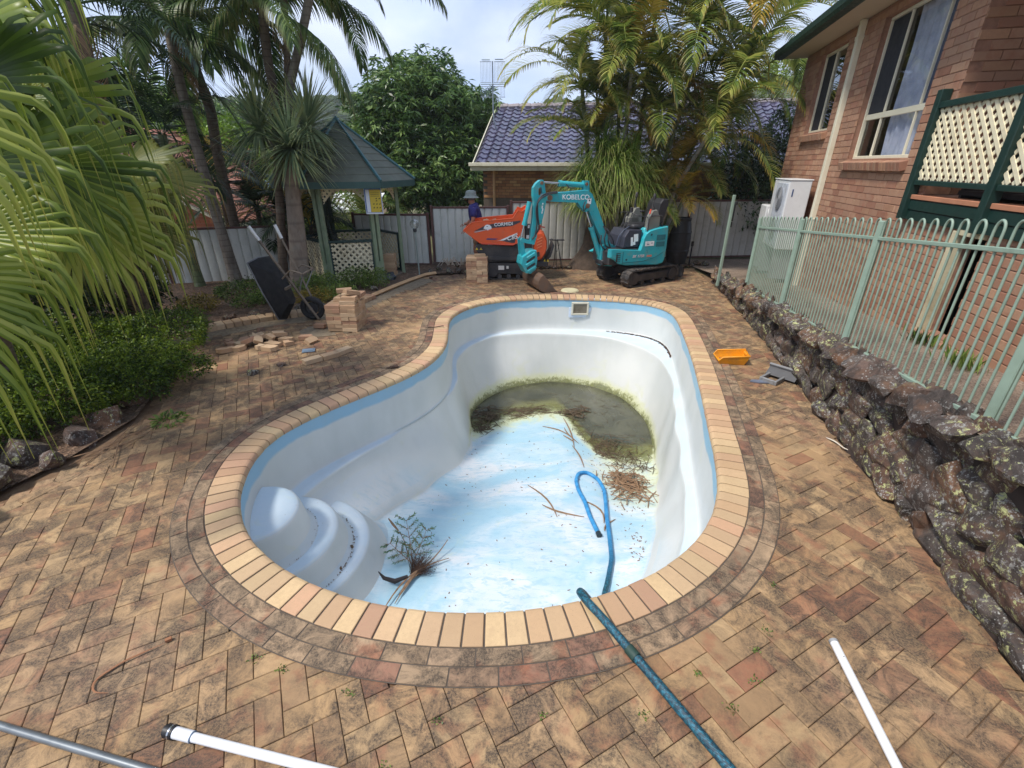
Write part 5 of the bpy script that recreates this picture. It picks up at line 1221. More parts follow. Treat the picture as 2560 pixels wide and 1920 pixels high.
def mango():
    t=thing('mango_tree','large round dark green mango tree between the gazebo and the tiled roof','tree',(-3.3,20,0)); r=np.random.default_rng(3)
    lobes=[(0,0,3.1,2.5,2.2,2.2),(-1.9,-.5,2.0,1.6,1.7,1.6),(-.3,-.7,4.0,1.9,1.6,1.75),(1.5,-.3,3.3,1.5,1.5,1.8),(-1.2,-.9,3.3,1.5,1.4,1.5),(.6,-1.3,2.0,1.9,1.4,1.6),(1.9,-.2,2.0,1.3,1.3,1.5),(-2.9,-.2,2.2,1.2,1.3,1.0),(.4,-.4,4.9,1.1,1.1,.85),(-.6,-1.5,1.3,1.8,1.2,1.2),(2.6,.5,2.6,1.2,1.2,1.1)]
    Ps=[];Us=[];T=[]
    for i,(x,y,z_,a,b,c) in enumerate(lobes):
        P,U=ell(int(120*(a*b+b*c+a*c)),(x,y,z_),(a,b,c),r,(.7,1.04),-.7); nz_=np.array([noise.noise(Vector(p)*1.5+Vector((i,0,0))) for p in P]); P=P+U*nz_[:,None]*.55; P=P[P[:,1]<1.2]; U=np.array([u for u in U[:len(P)]]); tn=r.random(len(P))
        for q in range(9):
            an=q*2*PI/9; off_=np.c_[np.full(len(P),.10*math.cos(an)),np.full(len(P),.10*math.sin(an)),np.full(len(P),.02)]; Ps.append(P+r.normal(0,.03,P.shape)); Us.append(off_*7+U*.35); T.append(np.clip(tn+r.normal(0,.15,len(P)),0,1))
    P=np.concatenate(Ps);U=np.concatenate(Us);T=np.concatenate(T); V,F,T=leafcloud(P,U,.24,.24,.55,4,tone=T,spread=.3); obj('crown',npmesh('crown',V,F,T),G_mango,t)
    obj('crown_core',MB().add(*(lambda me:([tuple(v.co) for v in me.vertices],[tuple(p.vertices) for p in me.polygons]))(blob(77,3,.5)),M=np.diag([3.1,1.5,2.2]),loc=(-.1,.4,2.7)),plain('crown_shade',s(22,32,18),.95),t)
    obj('trunk',MB().tube([(0,0,-.1),(.05,0,1.2),(-.1,0,2.6)],[.25,.2,.14],12),T_brown,t,smooth=60)
mango()
G_bush=leafmat('juniper_leaf',[s(26,40,14),s(50,72,20),s(90,116,30),s(138,156,48)],.3,rough=.5,rand=False,scale=2.4)
G_green=leafmat('bed_leaf',[s(40,58,26),s(72,96,42),s(112,138,62),s(144,164,84)],.35,rand=True,scale=5); G_olive=leafmat('olive_leaf',[s(66,66,26),s(110,104,44),s(150,134,56),s(176,150,70)],.3,scale=6)
bush('spreading_shrub','dense bright green spreading shrub over the rock edging at left','shrub',(-4.85,4.45,0),[(0,0,.28,.85,.85,.32),(.55,.35,.25,.55,.5,.24),(-.3,.9,.32,.8,.7,.34),(.2,1.3,.3,.6,.6,.3),(.35,-.4,.3,.5,.55,.3),(-.5,-.9,.4,.7,.7,.4),(-.9,.2,.5,.8,.9,.5),(.95,.55,.2,.32,.26,.13),(.75,.05,.22,.4,.35,.16),(.05,-.95,.3,.45,.5,.28),(-.2,-1.5,.5,.6,.6,.5)],G_bush,.034,2300,.5,0,7,cluster=6,cs=.6)
bush('dark_hedge','tall dark shrubbery behind the foreground fan palm','shrub',(-6.3,5.6,0),[(0,0,.8,1.2,1.0,.9),(-.8,.8,1.3,1.2,1.0,1.2),(.1,1.2,.6,.9,.8,.6),(-1.,-1.,1.0,1.2,1.0,1.1)],leafmat('hedge_leaf',[s(18,30,14),s(34,50,22),s(56,74,32),s(80,100,46)],.2,scale=1.5),.07,420,.45,0,8)
bed=[(-5.55,7.95,.26,.34,G_olive,'yellow green low shrub nearest the left palm trunks'),(-5.2,8.9,.32,.5,G_green,'loose green shrub between the palm trunks and the barrow'),(-4.75,8.25,.2,.3,G_green,'small green clump left of the wheelbarrow tray'),(-4.5,8.55,.24,.35,G_green,'low green shrub behind the wheelbarrow tray'),(-3.7,8.5,.24,.36,G_olive,'olive tinged shrub right of the barrow wheel'),(-3.35,8.75,.26,.34,G_green,'green shrub in front of the gazebo lattice'),(-3.75,9.1,.4,.34,G_green,'bushy green shrub hiding the gazebo left post'),(-3.2,9.55,.44,.32,G_green,'tall green shrub against the middle lattice panel'),(-2.85,9.6,.36,.28,G_green,'bright green shrub at the gazebo corner post'),(-4.1,9.3,.26,.35,G_green,'low shrub beside the dracaena foot')]
for i,(x,y,h_,w_,m_,lb) in enumerate(bed):
    bush('garden_shrub',lb,'shrub',(x,y,0),[(0,0,h_*.5,w_,w_*.8,h_*.5),(w_*.4,.1,h_*.55,w_*.5,w_*.5,h_*.5),(-w_*.4,-.05,h_*.45,w_*.5,w_*.5,h_*.45)],m_,.045,900,.4,0,50+i,'low shrubs in the garden bed',cluster=5,cs=.7)
bush('glossy_shrub','dark glossy shrub in front of the tiled roof beside the brick house','shrub',(6.5,13.6,0),[(0,0,1.2,.85,.8,1.1),(-.1,0,2.3,.6,.6,.8),(.4,.1,2.0,.6,.6,1.0),(.5,0,3.0,.4,.5,.7),(-.4,-.1,1.5,.6,.6,.8)],leafmat('glossy_leaf',[s(22,34,22),s(38,56,34),s(62,84,52),s(96,120,84)],.15,rough=.2,scale=1.6),.13,150,.4,.2,9)
bush('garden_tree','bright green tree showing between the left palm trunks','tree',(-9.8,19,0),[(0,0,2.2,2.2,1.6,1.8),(1.8,0,1.8,1.6,1.2,1.3),(-2.2,0,2.6,2.,1.5,1.8)],leafmat('lime_leaf',[s(60,84,26),s(96,128,40),s(134,164,58)],.35,scale=.8),.16,70,.4,.1,10)
bush('garden_tree','dark rounded tree beyond the left fence near the brick gable','tree',(-14.5,20,0),[(0,0,3.2,3.2,2.,2.6),(3,1,2.6,2.4,2.,2.),(-3.5,0,3.6,3.,2.,2.8)],G_mango,.2,60,.4,.1,11)
bush('garden_tree','mixed green tree seen through the gazebo opening','tree',(-5.4,14.6,0),[(0,0,.9,1.3,.8,.8),(.9,.1,.6,.9,.7,.55),(-1.2,0,1.2,1.1,.8,1.1)],G_green,.09,200,.4,.1,12)
bush('garden_tree','deep green trees behind the neighbour roof at right','tree',(11,27,0),[(0,0,3.4,4,2,1.6),(5,0,4.0,4,2,1.6),(-4.5,0,3.2,3,2,1.4)],G_mango,.24,36,.4,.1,13)
bush('garden_tree','lime green tree top on the slope above the tiled roof','tree',(21,42,0),[(0,0,8.3,2.2,2,1.5)],leafmat('lime_leaf2',[s(110,130,50),s(150,170,70)],.3,scale=.8),.3,40,.4,.1,14)

# ---------------------------------------------------------------- foreground fan palm with drooping tips
G_fan=leafmat('fan_leaf',[s(54,76,24),s(94,118,40),s(138,154,58),s(176,182,86)],.42,rough=.4,scale=1.2,tipc=s(168,166,78)); G_fandry=leafmat('fan_leaf_dry',[s(74,90,34),s(112,120,52),s(150,146,78)],.35,scale=1.5,tipc=s(176,140,92))
def fanleaf(axis,nrm,R_=1.,n=30,arc=112,droop=1.,seed=0,split=.5,width=1.,len_=1.):
    r=np.random.default_rng(seed); ax=np.array(axis,float); ax/=np.linalg.norm(ax); nr=np.array(nrm,float); nr-=ax*(nr@ax); nr/=np.linalg.norm(nr); sd=np.cross(nr,ax)
    V=[];F=[];T=[];TP=[]; dth=2*R(arc)/n; S=13
    for i in range(n):
        th=-R(arc)+dth*(i+.5); d=ax*math.cos(th)+sd*math.sin(th)+nr*(-.12*abs(math.sin(th))+.05); d/=np.linalg.norm(d); L_=R_*len_*(1.12-.25*(abs(th)/R(arc))**2)*r.uniform(.9,1.15)*1.55; tv=np.cross(nr,d); tv/=np.linalg.norm(tv)
        dr=droop*r.uniform(.7,1.5); brk=r.uniform(.48,.70); b=len(V); q=d*.02; l=0; two=r.random()<.0
        tw=r.uniform(-.5,.5)
        for j in range(S+1):
            t=j/S; rr=t*L_; w=2*min(rr,split*R_*1.25)*math.tan(dth/2)*width*.60
            if t>brk*.8: w*=max(.0,(1-(t-brk*.8)/(1-brk*.8)))**1.6
            if t>.9: w=max(w,.0015)
            up=np.cross(d,tv); up=-up if up@nr<0 else up; rid=.75*w
            V+=[q-tv*w,q+up*rid,q+tv*w]
            if t>brk*.8: kk=min(.8,.62*dr*min(1,(t-brk*.8)*14)); d=d*(1-kk)+np.array([0,0,-1.])*kk+tv*tw*.05; d/=np.linalg.norm(d); tv=tv-d*(tv@d); tv/=np.linalg.norm(tv)
            q=q+d*L_/S
        tt=r.random()
        for j in range(S):
            for a_ in(0,1): F.append((b+3*j+a_,b+3*j+a_+1,b+3*(j+1)+a_+1,b+3*(j+1)+a_)); T.append(tt*.6+.4*(a_)); TP.append(max(0,(j/S-.35)*1.5*(.5+tt)))
    me=npmesh('fan_leaf',np.array(V),np.array(F),T); a=me.attributes.new('tip','FLOAT','FACE'); a.data.foreach_set('value',np.array(TP,dtype=np.float32)); return me
def fanpalm(label,base,crown,leaves,mat,tm,r0=.16,extra=0,seed=0,Rr=1.):
    t=thing('fan_palm',label,'palm tree',base); c=np.array(crown)-base; obj('trunk',MB().tube([(0,0,-.05),c*.5,c],[r0*1.3,r0,r0*.9],12),tm,t,smooth=60)
    pm=plain('petiole',s(128,140,66),.5,var=.15); r=random.Random(seed)
    for i in range(extra):
        a=r.uniform(0,6.28) if seed else R(120)+i*.6; e=r.uniform(-.3,.9); d=np.array([math.cos(a)*math.cos(e),math.sin(a)*math.cos(e),math.sin(e)]); h=np.array(crown)+d*r.uniform(.5,.75)*Rr; leaves=leaves+[(tuple(h),tuple(d*[1,1,.4]),(-d[0]*.4,-d[1]*.4,1),Rr*r.uniform(.6,.75),1.3,112)]
    for i,(h,ax,nr,R_,dr,arc) in enumerate(leaves):
        h=np.array(h)-base; a=np.array(ax,float); a/=np.linalg.norm(a); m=(c+h)/2+np.array([0,0,.12]); 
        o=obj('fan_leaf',fanleaf(ax,nr,R_*.72,seed=seed*31+i,droop=dr,arc=arc),mat,t,tuple(h)); obj('petiole',MB().tube([c,m,h+a*.02],[.02,.014,.01],6,flat=.6),pm,o if 0 else t)
fanpalm('big yellow green fan palm with long drooping leaf tips filling the left foreground',(-5.2,4.2,0),(-4.45,3.85,2.5),[
 ((-4.01,4.1,3.2),(1,-.1,.18),(-.1,-.75,.65),.98,1.0,110),
 ((-3.31,3.3,2.80),(1,-.12,.02),(.1,-.8,.6),.82,1.1,105),
 ((-3.16,2.95,2.36),(1,-.05,-.14),(.1,-.8,.6),.84,1.1,105),
 ((-2.96,2.55,2.02),(.85,-.1,-.45),(.3,-.75,.6),.72,1.2,100),
 ((-3.66,3.95,2.35),(.9,.2,-.25),(.2,-.75,.6),.95,1.2,112),
 ((-4.11,4.5,2.85),(1,.25,.0),(.0,-.75,.7),1.0,1.2,112),
 ((-3.91,4.4,2.0),(.75,.25,-.55),(.3,-.7,.5),.95,1.2,112),
 ((-2.91,2.35,2.75),(.35,-.1,-.75),(.6,-.7,.3),.95,1.4,80),
 ((-3.51,3.1,3.3),(.9,-.2,.35),(-.2,-.7,.7),.9,1.2,110),
 ((-2.91,2.2,1.9),(.4,.0,-.9),(.5,-.85,.1),.8,1.3,80),
 ((-4.26,4.6,3.5),(.7,.5,.45),(-.3,-.6,.7),.95,1.2,112)],G_fan,T_brown,extra=7,seed=0)
fanpalm('shorter fan palm with a skirt of browning hanging leaf tips behind the foreground one',(-5.5,6.6,0),(-5.35,6.55,2.15),[
 ((-4.75,6.3,2.35),(1,-.2,-.1),(0,-.6,.8),.85,1.6,112),((-4.85,6.2,1.95),(.8,-.4,-.5),(.3,-.6,.6),.85,1.6,112),((-5.1,6.0,2.2),(.4,-.8,-.2),(0,-.3,1),.85,1.6,112),((-4.85,6.9,2.2),(.9,.4,-.3),(.2,-.5,.8),.8,1.6,112),((-4.95,6.5,1.6),(.6,-.2,-.9),(.7,-.5,.3),.75,1.4,112),((-5.2,6.1,1.5),(.2,-.5,-.9),(.3,-.8,.4),.8,1.4,100)],G_fandry,T_brown,.14,extra=5,seed=3,Rr=.85)
# ---------------------------------------------------------------- machines
TEAL=plain('teal_paint',s(46,164,174),.35,var=.08,dirt=s(112,144,136),scale=5,dscale=7,dth=(.5,.8)); ORNG=plain('orange_paint',s(222,88,36),.35,var=.06,dirt=s(170,96,62),scale=5,dscale=7,dth=(.52,.85)); RUB=plain('track_rubber',s(52,50,50),.75,var=.25,dirt=s(104,92,80),scale=12,dscale=6,dth=(.45,.7)); STL=plain('worn_steel',s(104,90,80),.55,.35,var=.25,dirt=s(126,92,70),scale=8,dth=(.4,.7),bump=.3); CHR=plain('chrome_rod',s(190,192,194),.2,.9,var=.03); BLK=plain('black_steel',s(48,48,52),.5,var=.2,dirt=s(90,84,78),dth=(.5,.8)); HOSE=plain('hydraulic_hose',s(50,50,54),.5); WHT=plain('decal_white',s(232,234,234),.5,var=.02); DCG=plain('decal_grey',s(66,62,68),.45,var=.05); SEAT=plain('seat_vinyl',s(44,44,48),.5); CONS=plain('console_grey',s(124,124,116),.6,var=.08)
def text(body,size,mat,parent,loc,rot,sx=1.,ext=.002,shear=0.,name='lettering',bold=0.):
    cu=bpy.data.curves.new(name,'FONT'); cu.body=body; cu.size=size; cu.align_x='CENTER'; cu.align_y='CENTER'; cu.extrude=ext; cu.shear=shear; cu.offset=bold
    x=bpy.data.objects.new('tmp',cu); COL.objects.link(x); bpy.context.view_layer.update(); me=bpy.data.meshes.new_from_object(x); bpy.data.objects.remove(x); me.name=name
    if len(me.materials): me.materials.clear()
    o=obj(name,me,mat,parent,loc,rot); o.scale=(sx,1,1); return o
def track(parent,cx,cy,rz,L_,H_,Wd,sprocket=True,lugs=34):
    """rubber track loop with lugs, side frame, sprocket, idler and rollers"""
    r=H_/2; a=L_/2-r; M=rotm(0,0,rz); loc=(cx,cy,0); pts=[]
    for i in range(9): an=-PI/2+PI*i/8; pts.append((a+r*math.cos(an),r+r*math.sin(an)))
    for i in range(9): an=PI/2+PI*i/8; pts.append((-a+r*math.cos(an),r+r*math.sin(an)))
    inn=[(x*(1-.036/ L_*2),.028+(z_-.0)*(H_-.056)/H_) for x,z_ in pts]; V=[];F=[];n=len(pts)
    for y in(-Wd/2,Wd/2): V+=[(p[0],y,p[1]) for p in pts]+[(p[0],y,p[1]) for p in inn]
    for i in range(n):
        j=(i+1)%n; F+=[(i,j,2*n+j,2*n+i),(n+j,n+i,3*n+i,3*n+j),(j,i,n+i,n+j),(2*n+i,2*n+j,3*n+j,3*n+i)]
    t=obj('track',MB().add(V,F,M=M,loc=loc),RUB,parent)
    per=[0]; 
    for i in range(n): per.append(per[-1]+math.dist(pts[i],pts[(i+1)%n]))
    lg=MB()
    for k_ in range(lugs):
        d=per[-1]*k_/lugs; i=max(0,int(np.searchsorted(per,d,side='right')-1))%n; j=(i+1)%n; f=(d-per[i])/max(1e-6,per[i+1]-per[i]); p=np.array(pts[i])*(1-f)+np.array(pts[j])*f; tg=np.array(pts[j])-np.array(pts[i]); an=math.atan2(tg[1],tg[0])
        for sg in(-1,1):
            bb=MB().box((0,0,0),(.035,Wd*.46,.026)); Q=M@rotm(0,-an,0)@rotm(0,0,.25*sg); lg.add(bb.v,bb.f,M=Q,loc=np.array(loc)+M@np.array([p[0],sg*Wd*.25,p[1]]))
    obj('lugs',lg,RUB,t,kind='stuff')
    obj('track_frame',MB().box((cx,cy,r),(2*a,Wd*.72,H_*.46),rz=rz,bev=.02),BLK,parent)
    for x,rr,nm in((a,r*.72,'sprocket'),(-a,r*.72,'idler')):
        c=M@np.array([x,0,r])+np.array(loc); d=M@np.array([0,Wd*.47,0]); obj(nm,MB().cyl(c-d,c+d,rr,20).cyl(c-d*1.06,c+d*1.06,rr*.35,12),BLK,parent,smooth=40)
    for i in range(3):
        c=M@np.array([-a*.55+a*.55*i,0,.075])+np.array(loc); d=M@np.array([0,Wd*.42,0]); obj('roller',MB().cyl(c-d,c+d,.05,14),BLK,parent,smooth=40)
def excavator():
    e=thing('mini_excavator','turquoise mini excavator with its boom folded down and bucket resting on the pavers','mini excavator',(2.79,10.43,0),math.atan2(-.322,-.947))
    UR=R(12.6); track(e,-.08,.40,UR,1.52,.36,.23); track(e,.06,-.40,UR,1.52,.36,.23)
    obj('undercarriage',MB().box((0,0,.26),(.75,.62,.16),rz=UR,bev=.02).lathe([(.27,.30),(.30,.34),(.30,.40),(.26,.43)],24),BLK,e)
    bl=MB(); M=rotm(0,0,UR); bl.add(*(lambda m:(m.v,m.f))(MB().prism([(-.98,.06),(-.93,.04),(-.95,.16),(-.93,.28),(-.98,.27),(-1.0,.16)],-.47,.47)),M=M); obj('dozer_blade',bl,BLK,e)
    for y in(-.25,.25): obj('blade_arm',MB().add(*(lambda m:(m.v,m.f))(MB().box((-.68,y,.2),(.58,.07,.08),bev=.01)),M=M),BLK,e)
    # house: outline of the side covers
    side=[(1.00,.78),(.683,.753),(.277,.725),(.235,.856),(.221,.968),(.178,1.06),(.095,1.12),(-.05,1.155),(-.25,1.185),(-.33,1.189),(-.352,1.12),(-.36,.789),(-.356,.60),(-.345,.50),(-.309,.44),(-.172,.41),(.602,.44),(.755,.477),(.86,.56),(1.0,.62)]
    back=[(.277,.725),(.235,.856),(.221,.968),(.178,1.06),(.095,1.12),(-.05,1.155),(-.25,1.185),(-.33,1.189),(-.352,1.12),(-.36,.789),(-.356,.60),(-.345,.50),(-.309,.44),(-.172,.41),(.2,.42)]
    def bevprism(poly,y0,y1,b=.02):
        c=np.mean(poly,axis=0); m=MB(); sh=[(c[0]+(x-c[0])*(1-b*2.4),c[1]+(z_-c[1])*(1-b*2.4)) for x,z_ in poly]
        m.prism(poly,y0+b,y1-b); n=len(poly)
        for yo,yi in((y1,y1-b),(y0,y0+b)):
            V=[(p[0],yi,p[1]) for p in poly]+[(p[0],yo,p[1]) for p in sh]; F=[(i,(i+1)%n,n+(i+1)%n,n+i) for i in range(n)]
            from mathutils.geometry import tessellate_polygon
            F+=[tuple(n+i for i in t) for t in tessellate_polygon([[Vector((p[0],p[1],0)) for p in sh]])]; m.add(V,F)
        return m
    obj('side_cover',bevprism(side,.36,.47),TEAL,e); obj('side_cover',bevprism(side[1:],-.47,-.36),TEAL,e)
    cw=[]; V=[];F=[] # rounded counterweight between the side covers
    zs=[(.42,-.30),(.50,-.38),(.62,-.42),(.80,-.43),(1.0,-.42),(1.12,-.40),(1.18,-.35)]
    for z_,x in zs:
        for q in range(13): an=-PI/2+PI*q/12; V.append((x+.06-.14*math.cos(an),.40*math.sin(an),z_))
    for a_ in range(len(zs)-1):
        for q in range(12): i=a_*13+q; F.append((i,i+1,i+14,i+13))
    obj('counterweight',MB().add(V,F).box((-.08,0,.80),(.5,.72,.72),bev=.03),TEAL,e,smooth=50)
    obj('floor_plate',MB().box((.52,0,.745),(.72,.73,.03)),BLK,e); obj('front_frame',MB().box((.52,0,.58),(.86,.70,.28),bev=.02),BLK,e)
    obj('rib_grille',MB().box((.83,.474,.60),(.03,.004,.16)),BLK,e)
    for i in range(5): obj('louvre',MB().box((.80,.476,.53+.042*i),(.10,.006,.012)),BLK,e)
    for (z0,z1) in((.923,1.03),(.79,.89)): 
        obj('vent',MB().box((-.18,.474,(z0+z1)/2),(.21,.006,z1-z0)),plain('vent_teal',s(36,104,112),.6),e)
    obj('decal',MB().box((.08,.474,.86),(.21,.004,.095)),WHT,e); obj('decal_print',MB().box((.12,.4775,.845),(.06,.002,.012)).box((.03,.4775,.87),(.03,.002,.014)).box((.13,.4775,.875),(.05,.002,.006)),plain('decal_ink',s(60,90,110),.6),e)
    obj('cover_seam',MB().tube([(.70,.474,.50),(.2,.476,.51),(-.1,.474,.58),(-.30,.466,.68)],.006,5).box((.69,.472,.60),(.008,.006,.25)),plain('seam',s(26,84,92),.7),e)
    text('SK 17SR',.075,plain('decal_silver',s(206,196,196),.4),e,(.32,.476,.615),(R(90),0,R(180)),1.1,shear=.2,bold=.0015); obj('decal_flash',MB().box((.055,.474,.61),(.12,.004,.04)),plain('decal_red',s(206,130,110),.5),e)
    for x,z_ in((.06,1.04),(.60,.56)): obj('cap_ring',MB().cyl((x,.47,z_),(x,.478,z_),.022,14),plain('seam',s(26,84,92),.7),e)
    # operator station
    obj('seat_base',bevprism([(.63,.78),(.60,1.0),(.52,1.13),(.2,1.12),(.22,.97),(.27,.78)],-.3,.34),plain('seat_base_navy',s(52,54,66),.55),e)
    for x,z_,w,h_ in((.34,.97,.10,.15),(.43,.90,.05,.17),(.38,.86,.07,.06)): obj('label_sticker',MB().box((x,.345,z_),(w,.004,h_),ry=.1),WHT,e)
    obj('seat_cushion',MB().box((.12,0,1.17),(.50,.46,.11),bev=.035),SEAT,e,smooth=60); obj('backrest',bevprism([(-.16,1.20),(-.24,1.62),(-.30,1.70),(-.42,1.70),(-.44,1.60),(-.33,1.20)],-.23,.23,.03),SEAT,e)
    for sg in(-1,1):
        y=.33*sg; obj('side_console',bevprism([(.12,1.12),(.10,1.36),(.03,1.50),(-.06,1.51),(-.15,1.36),(-.16,1.12)],y-.07,y+.07,.015),CONS,e)
        obj('joystick',MB().tube([(.0,y,1.50),(.02,y,1.60),(.0,y,1.72)],[.035,.014,.012],8).lathe([(.02,1.70),(.034,1.74),(.03,1.79),(.012,1.82)],10,(.0,y,0)),BLK,e,smooth=60)
        obj('armrest_bar',MB().tube([(.14,y+.1*sg,1.10),(.14,y+.1*sg,1.36),(.10,y+.1*sg,1.40),(-.16,y+.1*sg,1.40),(-.2,y+.1*sg,1.36),(-.2,y+.1*sg,1.12)],.011,7),BLK,e,smooth=60)
    obj('lock_lever',MB().tube([(.16,.40,1.12),(.12,.41,1.45)],.009,6),CHR,e); obj('lever_knob',MB().cyl((.12,.41,1.44),(.105,.41,1.53),.016,8),plain('lever_red',s(222,84,60),.4),e)
    for y in(-.12,.0,.12): obj('travel_lever',MB().tube([(.60,y,.78),(.52,y,1.0),(.40,y,1.25),(.34,y,1.45)],.011,6),BLK,e,smooth=60)
    obj('lever_bar',MB().tube([(.42,-.25,1.42),(.38,-.1,1.45),(.38,.12,1.45),(.30,.28,1.40),(.05,.34,1.36)],.009,6).box((.36,.1,1.5),(.06,.05,.09),bev=.01).box((.2,.25,1.48),(.1,.05,.04),bev=.01),BLK,e)
    obj('grab_rail',MB().tube([(.72,.2,.78),(.66,.2,1.0),(.55,.2,1.12),(.44,.2,1.18)],.013,7),plain('rail_navy',s(56,66,84),.4),e,smooth=60)
    obj('far_console',MB().box((.05,-.33,1.22),(.3,.14,.22),bev=.03),CONS,e)
    # swing post, boom, dipper
    obj('swing_post',MB().prism([(.98,.40),(.98,.80),(.86,.84),(.66,.80),(.60,.46),(.72,.36)],-.09,.09),TEAL,e); obj('swing_bracket',MB().box((.84,0,.46),(.30,.30,.12),bev=.02),BLK,e)
    boom=[(2.262,1.79),(2.15,1.853),(1.844,1.868),(1.46,1.895),(1.37,1.885),(1.27,1.812),(1.09,1.475),(.918,1.141),(.74,.80),(.72,.69),(.77,.64),(.84,.66),(.989,.946),(1.196,1.286),(1.347,1.554),(1.44,1.63),(1.584,1.667),(2.064,1.692),(2.19,1.700),(2.262,1.73)]
    b=obj('boom',bevprism(boom,-.065,.065,.008),TEAL,e)
    text('KOBELCO',.128,WHT,b,(1.635,.067,1.762),(R(90),R(1.5),R(180)),1.02,bold=.0012); obj('decal',MB().box((1.335,.067,1.69),(.085,.004,.115),ry=-.05),WHT,b); obj('decal_print',MB().box((1.335,.070,1.70),(.03,.002,.03)).box((1.335,.070,1.74),(.07,.002,.012)),plain('decal_dark',s(60,50,50),.6),b)
    for (x,z_,rr,w) in((2.20,1.765,.05,.10),(1.375,1.60,.045,.10),(.79,.70,.05,.11),(2.37,2.03,.03,.09),(1.415,2.0,.03,.08)): obj('pin',MB().cyl((x,-w,z_),(x,w,z_),rr,16).cyl((x,-w-.008,z_),(x,w+.008,z_),rr*.5,10),plain('pin_rust',s(134,104,84),.5,.4),e,smooth=40)
    # dipper: two flanges at the top joined to one beam
    up=[(2.333,2.084),(2.40,2.08),(2.475,2.025),(2.53,1.95),(2.535,1.80),(2.51,1.70),(2.528,1.38),(2.555,1.16),(2.575,.94),(2.49,.90),(2.44,1.05),(2.425,1.27),(2.35,1.29),(2.30,1.49),(2.262,1.70),(2.272,1.84),(2.31,2.03)]
    hole=[(2.43,1.82),(2.43,1.93),(2.385,1.965),(2.352,1.92),(2.335,1.84),(2.36,1.80)]
    from mathutils.geometry import tessellate_polygon
    def holed(poly,hl,y0,y1):
        allp=poly+hl; tr=tessellate_polygon([[Vector((p[0],p[1],0)) for p in poly],[Vector((p[0],p[1],0)) for p in hl]]); n=len(allp); V=[(p[0],y0,p[1]) for p in allp]+[(p[0],y1,p[1]) for p in allp]; F=[tuple(t) for t in tr]+[tuple(n+i for i in t) for t in tr]
        for base,q in((0,len(poly)),(len(poly),len(hl))):
            for i in range(q): j=(i+1)%q; F.append((base+i,base+j,n+base+j,n+base+i))
        return MB().add(V,F)
    dp=obj('dipper_arm',holed(up,hole,-.055,.055),TEAL,e); text('Made in Japan',.052,WHT,dp,(2.325,.058,1.52),(R(90),R(-98),R(180)),1.) if 0 else None
    for i,(z_,w) in enumerate(((1.60,.05),(1.55,.05),(1.50,.04),(1.66,.03))): obj('decal_print',MB().box((2.345-.012*(i%2),.058,z_),(.02,.003,w),ry=-.12),WHT,dp)
    # cylinders
    def ram(p,q,f,r0,r1,nm):
        p=np.array(p);q=np.array(q); m=p+(q-p)*f; c=obj(nm,MB().cyl(p,m,r0,16).cyl(m-(m-p)/np.linalg.norm(m-p)*.06,m,r0*1.15,16),TEAL,e,smooth=40); obj('rod',MB().cyl(m,q,r1,10),CHR,c,smooth=40)
    ram((1.40,0,1.975),(2.35,0,2.045),.62,.05,.022,'arm_cylinder'); ram((.93,.0,.50),(1.40,.0,1.60),.62,.052,.024,'boom_cylinder'); ram((2.59,.0,1.70),(2.76,.0,1.0),.62,.045,.02,'bucket_cylinder')
    obj('cylinder_bracket',MB().prism([(1.36,2.06),(1.47,2.06),(1.46,1.86),(1.34,1.87)],-.055,.055).box((1.75,.0,2.03),(.32,.03,.02)),TEAL,e)
    obj('boom_bracket',MB().prism([(1.46,1.70),(1.33,1.62),(1.31,1.52),(1.40,1.48),(1.52,1.58),(1.60,1.68)],-.075,.075),TEAL,e)
    # linkage and coupler
    for y in(-.075,.075): obj('link',MB().prism([(2.80,1.0),(2.76,1.05),(2.66,1.0),(2.50,.96),(2.50,.90),(2.64,.93),(2.74,.95)],y-.012,y+.012),TEAL,e); obj('link',MB().prism([(2.80,1.02),(2.74,1.02),(2.68,.72),(2.72,.66),(2.77,.70)],y-.03,y-.008),TEAL,e)
    obj('tilt_coupler',bevprism([(2.78,.68),(2.60,.80),(2.48,.80),(2.455,.62),(2.49,.42),(2.60,.34),(2.70,.36),(2.80,.54)],-.16,.16,.015),TEAL,e)
    for z_,x in((.70,2.60),(.56,2.62),(.44,2.58)): obj('coupler_block',MB().box((x,.165,z_),(.20,.05,.06),ry=.5,bev=.01),TEAL,e); 
    obj('coupler_gap',MB().box((2.61,.163,.63),(.2,.03,.03),ry=.5).box((2.60,.163,.50),(.2,.03,.03),ry=.5),BLK,e)
    # bucket: curved shell and two cheek plates
    prof=[(2.437,.372),(2.50,.33),(2.545,.25),(2.552,.165),(2.52,.075),(2.44,.03),(2.33,.018),(2.161,.022)]
    inn=[(x-.012*0-.0,z_+.0) for x,z_ in prof]; V=[];F=[];n=len(prof)
    ip=[(2.437,.355),(2.49,.318),(2.528,.245),(2.535,.165),(2.508,.09),(2.435,.048),(2.33,.036),(2.165,.034)]
    for y in(-.46,.46): V+=[(x,y,z_) for x,z_ in prof]+[(x,y,z_) for x,z_ in ip]
    for i in range(n-1): F+=[(i,i+1,2*n+i+1,2*n+i),(n+i+1,n+i,3*n+i,3*n+i+1)]
    F+=[(n-1,2*n-1,4*n-1,3*n-1),(0,2*n,3*n,n)]
    bk=obj('bucket',MB().add(V,F),STL,e)
    for y in(-.46,.46): obj('cheek_plate',MB().prism(prof+[(2.30,.21)],y-.01,y+.01),STL,bk)
    obj('cutting_edge',MB().prism([(2.20,.012),(2.13,.02),(2.13,.03),(2.20,.05)],-.475,.475),STL,bk)
    for y in(-.09,.09): obj('bucket_ear',MB().prism([(2.44,.36),(2.54,.30),(2.60,.42),(2.52,.48),(2.44,.44)],y-.015,y+.015),STL,bk)
